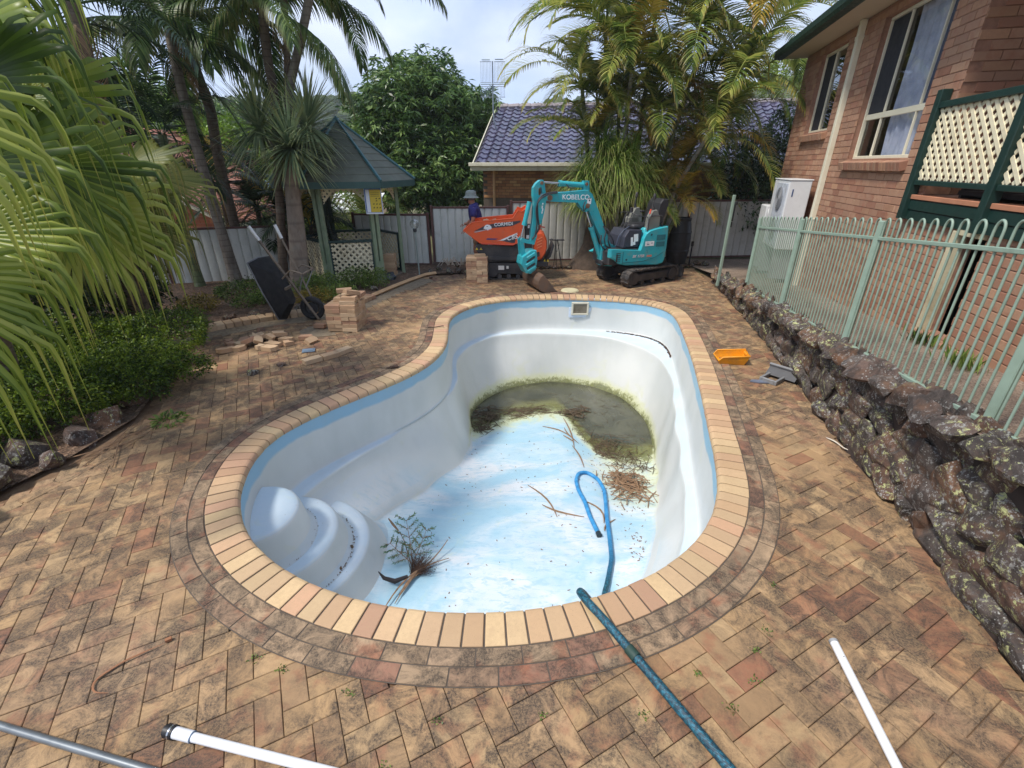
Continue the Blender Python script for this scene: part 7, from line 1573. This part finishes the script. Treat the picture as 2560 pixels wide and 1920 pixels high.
def barrow():
    t=thing('wheelbarrow','black wheelbarrow tipped upright on its nose beside the dracaena','wheelbarrow',(-3.62,7.5,0))
    bm=plain('barrow_black',s(22,22,24),.75,var=.2,dirt=s(58,55,52),dscale=5,dth=(.5,.8)); wd=plain('handle_timber',s(120,108,94),.8,var=.15,dirt=s(80,72,66))
    # tray open toward the left and camera: rim loop and nested floor loop
    rim=[(-.43,-.10,.98),(-.42,.34,1.02),(-.10,.36,.92),(.02,.30,.45),(-.10,.16,.02),(-.24,-.02,-.0),(-.17,-.22,.15),(-.13,-.24,.88)]
    rim=[(-.42,-.34,.96),(-.40,.30,1.0),(-.28,.24,.10),(-.22,.0,-.0),(-.24,-.22,.02)]
    rim=np.array([(-.44,-.30,.98),(-.42,.0,1.01),(-.40,.32,.98),(-.30,.34,.55),(-.20,.24,.10),(-.17,.0,.0),(-.19,-.22,.06),(-.30,-.32,.52)]); fl=np.array([(-.18,-.17,.80),(-.17,.0,.82),(-.17,.18,.80),(-.10,.19,.55),(-.02,.14,.30),(-.0,.0,.25),(-.02,-.13,.30),(-.10,-.18,.55)])
    V=[];F=[];K=5;n=8
    for q in range(K+1):
        f=q/K; V+= [tuple(rim[i]*(1-f)+fl[i]*f) for i in range(n)]
    for q in range(K):
        for i in range(n): j=(i+1)%n; F.append((q*n+i,q*n+j,(q+1)*n+j,(q+1)*n+i))
    F.append(tuple(K*n+i for i in range(n))); tr=obj('tray',MB().add(V,F),bm,t,smooth=35); m=tr.modifiers.new('s','SOLIDIFY'); m.thickness=.006
    obj('tray_rim',MB().tube([tuple(p) for p in rim]+[tuple(rim[0])],.012,6,cap=False),plain('rim_steel',s(120,122,124),.5),tr,smooth=60)
    for y in(-.20,.20):
        a=np.array([.40,y*.35,.02]);b=np.array([-.30,y*1.3,1.50]) if y<0 else np.array([-.16,y*1.3,1.46]); h=obj('handle',MB().tube([a,b],.021,4),wd,t); obj('grip',MB().cyl(b-(b-a)*.13,b+(b-a)*.012,.026,10),plain('grip_white',s(206,208,208),.5,var=.06),h,smooth=50)
    w=obj('wheel',MB().tube([(.30+.155*math.cos(q),.0,.19+.155*math.sin(q)) for q in np.linspace(0,2*PI,29)],.045,10,cap=False),plain('tyre',s(34,34,36),.8,var=.15,bump=.4),t,smooth=60); obj('rim',MB().cyl((.30,-.022,.19),(.30,.022,.19),.10,20),plain('hub_dark',s(50,50,52),.5),w,smooth=40); obj('axle',MB().cyl((.30,-.10,.19),(.30,.10,.19),.012,8),MATS['rim_steel'],w)
    for y in(-.20,.20): obj('leg_strap',MB().tube([(-.0,y,.72),(.16,y*1.1,.86),(.34,y*1.1,.80)],.013,6),wd,t); obj('brace',MB().tube([(.34,y*1.1,.80),(.20,y*.6,.50)],.010,6),MATS['rim_steel'],t)
    obj('leg_strap',MB().tube([(.34,-.22,.80),(.38,0,.82),(.34,.22,.80)],.012,6),wd,t); obj('brace',MB().box((.0,0,.55),(.03,.34,.04)),wd,t)
barrow()
def lamp():
    t=thing('garden_lamp','round clear globe garden lamp on a slim grey green post','lamp',(-2.15,10.82,0)); gp=plain('lamp_post',s(150,164,158),.5)
    obj('post',MB().cyl((-.0,0,0),(-.02,0,1.0),.016,10).lathe([(.05,0),(.05,.01),(.02,.03)],12),gp,t,smooth=50); obj('socket',MB().lathe([(.028,.98),(.04,1.0),(.045,1.04),(.03,1.06)],12,(-.02,0,0)),plain('socket',s(70,74,76),.5),t,smooth=50)
    k=NT('globe_glass'); tr=k.n('ShaderNodeBsdfTransparent'); tr.inputs[0].default_value=(.86,.88,.86,1); g=k.n('ShaderNodeBsdfGlossy'); g.inputs['Roughness'].default_value=.05; lw=k.n('ShaderNodeLayerWeight'); lw.inputs[0].default_value=.25; ms=k.n('ShaderNodeMixShader'); k.l(k.math('ADD',lw.outputs['Facing'],.06),ms.inputs[0]); k.l(tr.outputs[0],ms.inputs[1]); k.l(g.outputs[0],ms.inputs[2]); k.l(ms.outputs[0],k.out.inputs[0])
    obj('globe',MB().lathe([(.001,1.04)]+[(.105*math.sin(a),1.145-.105*math.cos(a)) for a in np.linspace(.2,PI-.02,12)],20,(-.02,0,0)),k.m,t,smooth=True); obj('bulb',MB().lathe([(.018,1.06),(.02,1.10),(.032,1.15),(.02,1.18),(.0,1.185)],12,(-.02,0,0)),plain('bulb_white',s(226,226,220),.4),t,smooth=60)
lamp()
def barrel():
    t=thing('barrel','tall black plastic barrel behind the excavator seat','barrel',(4.19,12.05,0)); bk=plain('barrel_black',s(30,32,36),.45,var=.2,dirt=s(70,72,74),dth=(.55,.85))
    obj('drum',MB().lathe([(.21,.02),(.235,.1),(.27,.35),(.285,.6),(.27,.85),(.24,1.04),(.225,1.1),(.235,1.12),(.235,1.16),(.21,1.17),(.20,1.12),(.20,1.0)],28),bk,t,smooth=40); obj('band',MB().lathe([(.272,.36),(.281,.38),(.281,.40),(.272,.42)],28).lathe([(.272,.80),(.281,.82),(.281,.84),(.272,.86)],28),bk,t,smooth=40)
    obj('tap_pipe',MB().tube([(.33,-.05,.0),(.34,-.05,.5)],.02,8).box((.34,-.05,.55),(.06,.05,.12),bev=.01),bk,t)
barrel()
tag(obj('drain_lid',MB().lathe([(.0,.03),(.13,.032),(.165,.026),(.175,.012),(.185,.010),(.185,.0)][::-1],32),plain('lid_beige',s(196,186,150),.6,var=.1,dirt=s(130,120,96)),None,(1.19,9.42,.0),smooth=40),'round beige skimmer lid set in the pavers in front of the bucket','lid')
def bin_():
    t=thing('yellow_bin','yellow plastic hopper bin lying open on the pavers by the pool','storage bin',(2.88,5.63,0),R(-7)); ye=plain('bin_yellow',s(224,150,28),.45,var=.07,dirt=s(176,124,60),dscale=8,dth=(.5,.75))
    # outline at floor and rim, open scoop toward the left
    fl=[(-.15,-.10),(.14,-.10),(.16,.12),(-.15,.12)]; V=[];F=[]
    a=[(-.165,-.10,.005),(.135,-.10,.005),(.165,.12,.005),(-.165,.12,.005)]; b=[(-.15,-.13,.11),(.175,-.13,.135),(.205,.14,.135),(-.15,.14,.11)]; mid=[(-.19,-.115,.055),(.16,-.12,.07),(.19,.135,.07),(-.19,.135,.055)]
    def wall(p,q,r_,s_,th=.006):
        return MB().add([p,q,r_,s_],[(0,1,2,3)])
    o=obj('base',MB().add(a,[(3,2,1,0)]),ye,t)
    nm=('side_wall','end_wall','side_wall','low_front')
    for i,n_ in enumerate(nm):
        j=(i+1)%4
        if i<3: x=MB().add([a[i],a[j],mid[j],mid[i],b[i],b[j]],[(0,1,2,3),(3,2,5,4)])
        else: x=MB().add([a[3],a[0],mid[0],mid[3]],[(0,1,2,3)])
        w=obj(n_,x,ye,t); m=w.modifiers.new('s','SOLIDIFY'); m.thickness=.005
    m=o.modifiers.new('s','SOLIDIFY'); m.thickness=.005
    obj('rim',MB().tube([mid[0],b[0],b[1],b[2],b[3],mid[3]],.009,6),ye,t,smooth=60); obj('rim',MB().tube([(-.19,-.115,.055),(-.19,.135,.055)],.008,6),ye,t); obj('label_lug',MB().box((.172,.03,.115),(.02,.10,.03),bev=.005),ye,t)
    for p,q in((a[0],b[0]),(a[3],b[3])): obj('corner_rib',MB().tube([(p[0]-.0,p[1],p[2]),(mid[0][0],p[1]*1.1,.055)],.007,5),ye,t)
bin_()
def frames():
    g1=plain('frame_grey',s(128,128,128),.5,var=.1,dirt=s(86,84,80)); t=thing('grey_frame','grey plastic skimmer frame lying flat with pavers showing through it','frame',(3.16,5.07,0),R(38))
    for c,d in(((0,-.085,.03),(.34,.03,.055)),((0,.085,.03),(.34,.03,.055)),((-.155,0,.03),(.03,.14,.055)),((.155,0,.03),(.03,.14,.055))): obj('side',MB().box(c,d,bev=.005),g1,t)
    t=thing('grey_frame','second dark grey frame piece propped on edge against the stone wall','frame',(3.30,5.12,0),R(-52)); obj('side',MB().box((0,0,.10),(.36,.03,.12),rx=.5,bev=.005),g1,t); obj('side',MB().box((0,-.06,.07),(.34,.12,.015),rx=.7),plain('frame_dark',s(60,60,62),.5),t)
    tag(obj('slate_chip',MB().prism([(-.11,-.02),(-.02,-.045),(.10,-.03),(.12,.01),(.02,.04),(-.08,.03)],0,.012,ax='z'),plain('slate',s(104,110,124),.5),None,(2.95,5.0,.006),(0,0,-.2)),'thin blue grey slate chip on the pavers beside the grey frame','slate chip')
frames()
# ---------------------------------------------------------------- hose and pipes
def hose():
    k=NT('blue_hose'); v=k.pos(); p=k.n('ShaderNodeSeparateXYZ'); k.l(v,p.inputs[0]); grime=k.ramp(k.math('ADD',k.math('MULTIPLY',p.outputs[1],-.33),1.6),[(.35,0.),(.62,.92)]); base=k.ramp(k.noise(v,14,5),[(.35,s(34,120,176)),(.65,s(64,150,204))]); al=k.ramp(k.noise(v,70,6,.7),[(.44,s(14,30,28)),(.52,s(20,72,78)),(.62,s(34,104,122))]); col=k.mix(grime,base,al)
    ph=k.n('ShaderNodeTexWave',wave_type='BANDS',bands_direction='DIAGONAL'); ph.inputs['Scale'].default_value=60; k.l(v,ph.inputs[0]); k.bump(ph.outputs[1],.25,.004); m=k.fin(col,.5)
    zf=lambda x,y: float(zfloor(x,y))+.024
    P=[(1.22,.62,.036),(1.0,.94,.035),(.80,1.29,.036),(.62,1.60,.042),(.50,1.80,.05),(.43,1.90,.052),(.40,1.985,.03),(.425,2.035,-.03),(.49,2.08,-.16),(.60,2.22,-.50),(.72,2.55,-.92),(.80,2.85,-1.04)]
    for x,y in((.86,3.0),(.955,3.28),(1.0,3.6),(1.05,4.0),(1.10,4.3),(1.15,4.65),(1.12,4.92),(.99,5.05),(.87,4.98),(.81,4.78),(.81,4.55),(.85,4.3),(.86,4.0),(.885,3.78),(.90,3.66)): P.append((x,y,zf(x,y)))
    q=spline(P,160); rad_=[.0235*(1+.03*math.sin(i*2.1)) for i in range(160)]; t=thing('vacuum_hose','long blue pool vacuum hose draped over the coping into the pool','hose',(.6,2.0,0)); wpart('tube',MB().tube(q,rad_,12),m,t,smooth=True)
    e=q[-1]; e0=q[-4]; d=(e-e0)/np.linalg.norm(e-e0); wpart('cuff',MB().cyl(e-d*.03,e+d*.02,.029,12),plain('cuff_black',s(30,44,52),.4),t,smooth=50)
    i=30; c=q[26]; d=(q[27]-q[25]); d/=np.linalg.norm(d); wpart('joiner',MB().cyl(c-d*.03,c+d*.03,.029,12),plain('cuff_moss',s(34,60,52),.6),t,smooth=50)
hose()
PV=plain('white_pvc',s(226,228,230),.35,var=.02,dirt=s(190,188,180),scale=4,dth=(.62,.85))
def pipes():
    t=thing('white_pipe','white plastic pole with a black rubber cuff, lower centre left','pipe',(-1.5,1.15,0)); a=np.array([-1.555,1.222,.027]); d=np.array([.98,-.195,0]); d/=np.linalg.norm(d)
    wpart('tube',MB().cyl(a+d*.06,a+d*1.6,.0195,20),PV,t,smooth=50); wpart('sleeve',MB().cyl(a+d*.02,a+d*.125,.024,20),PV,t,smooth=50); wpart('cuff',MB().cyl(a-d*.012,a+d*.03,.029,20).cyl(a-d*.02,a-d*.008,.024,16),plain('cuff_rubber',s(30,30,32),.5),t,smooth=50); wpart('clamp',MB().tube([a+d*.012,a+d*.020],.0305,20),CHR,t,smooth=50); wpart('ring_mark',MB().cyl(a+d*.122,a+d*.126,.0245,20),plain('ring_blue',s(110,130,150),.5),t)
    t=thing('white_pipe','plain white plastic pole with an open end at the lower right','pipe',(1.75,1.3,0)); a=np.array([1.735,1.66,.024]); b=np.array([1.60,.80,.024]); d=(b-a)/np.linalg.norm(b-a)
    wpart('tube',MB().cyl(a,b,.021,20),PV,t,smooth=50); wpart('end_ring',MB().cyl(a-d*.006,a+d*.01,.0225,20).cyl(a-d*.008,a-d*.0055,.016,14),plain('ring_grey',s(150,152,154),.5),t,smooth=50)
    wpart('hole',MB().cyl(a+d*.10+np.array([0,0,.02]),a+d*.10+np.array([0,0,.0216]),.003,8),BLK,t)
    a=np.array([-2.42,1.262,.02]); b=np.array([-1.1,.98,.02]); g=plain('galv_pole',s(120,126,130),.4,.5,var=.15,dirt=s(90,92,92)); t=thing('steel_pole','grey metal pole lying across the bottom left corner','pole',tuple(a)); wpart('tube',MB().cyl(a,b,.0165,16),g,t,smooth=50)
pipes()
# ---------------------------------------------------------------- debris in the pool and on the paving
M_twig=plain('dry_twig',s(134,106,80),.85,var=.35,scale=25); M_twigd=plain('wet_twig',s(84,68,48),.7,var=.4,scale=25); M_seed=plain('seed_brown',s(70,52,42),.9,var=.3)
def sticks(mb,c,n,spread,len_,r_,z0,seed,flatz=.04,dirn=None):
    q=random.Random(seed)
    for _ in range(n):
        x=c[0]+q.gauss(0,spread[0]); y=c[1]+q.gauss(0,spread[1]); a=q.uniform(0,PI) if dirn is None else dirn+q.gauss(0,.45); l=len_*q.uniform(.4,1.2); z_=float(zfloor(x,y)) if z0 is None else z0; h=z_+.006+abs(q.gauss(0,flatz)); dx,dy=math.cos(a)*l/2,math.sin(a)*l/2; b=q.uniform(-.03,.03)*l*3
        mb.tube([(x-dx,y-dy,h),(x+b,y+b*.5,h+q.uniform(-.004,.012)),(x+dx,y+dy,h+q.uniform(-.01,.015))],[r_*q.uniform(.5,1),r_*q.uniform(.7,1.1),r_*.5],4,cap=False)
    return mb
def debris():
    mb=sticks(MB(),(1.50,4.85),150,(.13,.2),.28,.008,None,1,.03); sticks(mb,(1.5,5.1),40,(.10,.13),.2,.005,None,2,.02)
    tag(obj('stick_pile',mb.shift((1.47,4.75,-1.3)),M_twig,None,(1.47,4.75,-1.3),kind='stuff'),'heap of dry brown palm sticks by the right pool wall','sticks')
    mb=sticks(MB(),(-.42,6.8),100,(.14,.25),.24,.008,-1.6,3,.03); sticks(mb,(-.5,6.5),24,(.08,.1),.2,.006,-1.59,4,.03)
    tag(obj('stick_pile',mb.shift((-.42,6.75,-1.6)),M_twigd,None,(-.42,6.75,-1.6),kind='stuff'),'dark sticks washed against the left wall of the deep end','sticks')
    mb=sticks(MB(),(.15,7.15),90,(.35,.12),.3,.006,-1.6,5,.012,.2); sticks(mb,(1.35,5.9),260,(.30,.24),.26,.005,-1.595,6,.015); sticks(mb,(1.1,7.1),50,(.14,.12),.24,.008,-1.6,7,.03); sticks(mb,(1.75,5.55),60,(.18,.12),.2,.005,None,8,.02); sticks(mb,(1.05,6.4),40,(.10,.22),.22,.004,-1.6,9,.012); sticks(mb,(1.2,7.3),60,(.6,.35),.18,.003,-1.6,17,.003)
    tag(obj('floating_debris',mb.shift((.9,6.6,-1.6)),M_twigd,None,(.9,6.6,-1.6),kind='stuff'),'weedy twigs lying in and around the murky deep end water','debris')
    mb=MB(); q=random.Random(8)
    for (x0,y0),(x1,y1),b in(((.88,6.9),(.92,5.75),.04),((.80,6.2),(.95,6.0),.0),((.5,6.55),(.9,6.2),.05),((.85,6.5),(1.02,6.0),-.04),((.35,4.25),(.80,4.0),-.05),((1.0,3.9),(.82,4.35),.1),((.98,3.75),(1.15,4.0),-.05),((.2,4.7),(.5,4.0),.06),((.90,5.85),(.98,5.2),.03)):
        pts=[]
        for i in range(7): t=i/6; x=x0+(x1-x0)*t+b*math.sin(PI*t); y=y0+(y1-y0)*t+b*.4*math.sin(PI*t); pts.append((x,y,max(float(zfloor(x,y)),-1.6)+.008))
        mb.tube(pts,[.004,.008,.01,.011,.009,.007,.003],5)
    for _ in range(26): x=.91+q.gauss(0,.03); y=q.uniform(5.8,6.4); a=q.uniform(0,6); mb.tube([(x,y,-1.575),(x+.08*math.cos(a),y+.08*math.sin(a),-1.57)],[.006,.002],4)
    tag(obj('palm_strands',mb.shift((.9,5.5,-1.5)),M_twig,None,(.9,5.5,-1.5),kind='stuff'),'curled dry palm strands on the pale pool floor by the hose','palm litter')
    mb=MB()
    for _ in range(420):
        t=q.random(); 
        if t<.35: x,y=q.gauss(1.38,.10),q.gauss(3.35,.25)
        elif t<.6: x,y=q.gauss(1.45,.2),q.gauss(4.7,.4)
        elif t<.8: x,y=q.uniform(-.6,1.4),q.uniform(4.5,6.4)
        else: x,y=q.uniform(-1.,1.6),q.uniform(2.5,5)
        r0=float(np.interp(math.atan2(y-CY,x-CX),TH[np.argsort(TH)],RF[np.argsort(TH)]))
        if math.hypot(x-CX,y-CY)>r0-.08: continue
        mb.box((x,y,float(zfloor(x,y))+.004),(q.uniform(.006,.028),q.uniform(.003,.008),.004),rz=q.uniform(0,3))
    tag(obj('floor_litter',mb.shift((1.2,4,-1.2)),plain('crumb_brown',s(122,92,74),.9,var=.3),None,(1.2,4,-1.2),kind='stuff'),'small brown crumbs of leaf scattered over the pool floor','leaf litter')
    # ledge dirt far right corner
    mb=MB()
    for i in range(420):
        t=q.random()**1.0; an=R(70)-(t**.7)*R(24); r0=float(np.interp(an,TH[np.argsort(TH)],RIN[np.argsort(TH)]))-.064-abs(q.gauss(0,.022)); mb.box((CX+r0*math.cos(an),CY+r0*math.sin(an),-.632+q.uniform(0,.012)),(q.uniform(.01,.035),q.uniform(.005,.015),.008),rz=q.uniform(0,3))
    tag(obj('ledge_litter',mb.shift((2.3,8.4,-.63)),M_seed,None,(2.3,8.4,-.63),kind='stuff'),'dark leaf litter along the far right pool ledge','leaf litter')
    # fallen conifer branch with its brush of needles and bark strips
    t=thing('fallen_branch','green conifer sprig with brown bark strips lying at the foot of the steps','branch',(-.93,3.15,-1.06)); g=leafmat('sprig_green',[s(50,84,52),s(84,124,80),s(120,156,100)],.2,rand=False,scale=9); tw=MB(); P=[];U=[]
    base=np.array([-.93,3.2,-1.02]); tip=np.array([-1.08,3.68,-.80]); 
    def br(a,b,n,l,dep):
        tw.tube([a,(a+b)/2+np.array([q.uniform(-.01,.01),0,.01]),b],[.005,.004,.002],4,cap=False)
        for i in range(n):
            f=(i+1)/n; p=a+(b-a)*f; 
            if dep:
                for sg in(-1,1):
                    dd=(b-a)/np.linalg.norm(b-a); sd=np.cross(dd,[0,-.4,1.]); v=dd*.6+sd*sg*.8+np.array([0,0,q.uniform(-.2,.3)]); br(p,p+v*l*(1.1-.5*f),7,l*.4,dep-1)
            else:
                for _ in range(5): P.append(p); U.append((b-a)/np.linalg.norm(b-a)+np.array([q.gauss(0,.5),q.gauss(0,.5),q.gauss(0,.5)]))
    br(base,tip,5,.20,1); br(base,base+np.array([.10,.42,.12]),4,.15,1); br(base,base+np.array([-.30,.22,.1]),4,.14,1)
    wpart('twigs',tw,M_twig,t); V,F,T=leafcloud(np.array(P)-np.array(tuple(t.location)),np.array(U),.045,.2,0,3,spread=.25); obj('needles',npmesh('needles',V,F,T),g,t)
    sd=MB()
    for _ in range(420):
        a=q.uniform(R(-10),R(120)); l=q.uniform(.05,.26)*(1 if q.random()<.8 else 1.2); e=q.uniform(.0,.7); b0=np.array([-.90+q.gauss(0,.02),3.10+q.gauss(0,.02),-1.06]); d=np.array([math.cos(a)*math.cos(e),math.sin(a)*math.cos(e),math.sin(e)]); sd.tube([b0,b0+d*l],[.0018,.0008],3,cap=False); 
        if q.random()<.7: c=b0+d*l; sd.box(tuple(c),(.006,.006,.006))
    wpart('seed_brush',sd,M_seed,t,kind='stuff')
    bk=MB()
    for (p,r_) in(([(-1.13,2.62,-1.06),(-1.05,2.85,-1.04),(-.93,3.05,-1.02),(-.72,3.22,-1.03),(-.52,3.32,-1.05)],.012),([(-1.03,2.70,-1.07),(-.95,2.95,-1.05),(-.80,3.14,-1.04),(-.62,3.40,-1.0),(-.56,3.55,-.98)],.010),([(-1.0,2.8,-1.06),(-.92,3.0,-1.04),(-.86,3.1,-1.03)],.022),([(-1.2,3.70,-.98),(-1.28,3.78,-.96),(-1.36,3.86,-.92)],.016),([(-1.2,3.70,-.98),(-1.1,3.55,-.98),(-.95,3.2,-1.03)],.006)): bk.tube(spline(p,12),[r_*(.35+.65*math.sin(PI*(i+.5)/12)) for i in range(12)],6,flat=.45)
    wpart('bark_strip',bk,M_twig,t); t.scale=(.8,.8,.8); wpart('dark_pod',MB().tube([(-1.26,2.98,-.90),(-1.20,2.96,-.98),(-1.08,2.95,-1.02),(-.95,3.02,-1.02)],[.004,.022,.03,.02],7),plain('pod_black',s(44,36,34),.5),t,smooth=60)
    # palm debris on the paving by the shrub, a curled strand and a leaf at the coping
    mb=MB(); sticks(mb,(-3.62,3.55),5,(.08,.25),.9,.006,.004,11,.01,1.25); tag(obj('fallen_strand',mb.shift((-3.62,3.5,0)),M_twig,None,(-3.62,3.5,0),kind='stuff'),'long dry leaf strands along the foot of the left rocks','palm litter')
    P,U=ell(160,(0,0,.03),(.16,.12,.05),np.random.default_rng(5),(.2,1),-1); V,F,T=leafcloud(P,U,.07,.3,0,3); o=obj('weed',npmesh('weed',V,F,T),G_green,None,(-3.45,4.05,.0)); tag(o,'small dark green weed clump at the paving edge below the shrub','weed')
    pts=spline([(-1.88,1.66,.012),(-2.02,1.56,.014),(-2.10,1.46,.012),(-2.06,1.40,.011),(-1.98,1.40,.01)],20); tag(obj('curled_leaf',MB().tube(pts,[.001+.006*math.sin(PI*i/19) for i in range(20)],5,flat=.4).box((-1.87,1.68,.014),(.03,.02,.015),rz=.6).shift((-2,1.5,0)),plain('curled_brown',s(140,96,66),.8),None,(-2,1.5,0)),'curled brown leaf stalk lying on the pavers at lower left','leaf')
    tag(obj('curled_leaf',MB().tube(spline([(-1.33,7.0,.02),(-1.2,6.95,.04),(-1.12,7.05,.03),(-1.08,6.98,.05)],12),.008,5).shift((-1.2,7,0)),M_seed,None,(-1.2,7,0)),'dark curled leaf on the coping at the waist of the pool','leaf')
    tag(obj('dropped_feather',MB().tube([(-1.78,5.42,.015),(-1.6,5.38,.02),(-1.5,5.4,.03)],[.002,.004,.02],5).box((-1.5,5.42,.02),(.1,.06,.02),rz=.4).shift((-1.6,5.4,0)),M_seed,None,(-1.6,5.4,0)),'dark twig with a leaf cluster on the pavers left of the coping','twig')
    # moss and weeds in joints
    P=[];U=[]
    for c in((1.05,1.33),(1.22,1.46),(.62,1.30),(.95,1.50),(-.80,1.40),(-.35,1.28),(-1.18,1.52),(1.62,2.05),(.15,1.30),(-.55,1.08),(1.42,1.74),(1.3,1.62),(-1.35,1.58)):
        for _ in range(26): P.append((c[0]+q.gauss(0,.016),c[1]+q.gauss(0,.012),.006)); U.append((q.gauss(0,1),q.gauss(0,1),.5))
    V,F,T=leafcloud(np.array(P),np.array(U),.013,.6,0,3); o=obj('joint_weeds',npmesh('joint_weeds',V-np.array([.2,1.4,0]),F,T),G_green,None,(.2,1.4,0),kind='stuff'); tag(o,'tiny green weeds growing in the joints round the pool border','weeds')
    for (x,y,l) in((4.35,4.35,'grass tuft at the wall foot right of the access door'),(4.05,3.55,'grass tuft against the brick wall at the right edge')):
        r2=np.random.default_rng(int(x*10)); n=110; P=np.c_[r2.normal(0,.05,n),r2.normal(0,.09,n),np.zeros(n)]; V,F,T=leafcloud(P,np.tile([-.3,0,1.6],(n,1)),.16,.09,0,4,spread=.35); tag(obj('grass_tuft',npmesh('grass_tuft',V,F,T),G_green,None,(x-.28,y,pz(y)+.02)),l,'grass')
    tag(obj('paper_scrap',MB().tube(spline([(0,0,.01),(.02,-.1,.03),(.05,-.2,.01),(.10,-.26,.02)],12),[.004,.01,.012,.012,.01,.008,.008,.008,.008,.006,.005,.003],5,flat=.3),plain('scrap_white',s(206,196,180),.7),None,(2.98,3.75,.0)),'pale torn strip lying at the foot of the stone wall','scrap')
debris()
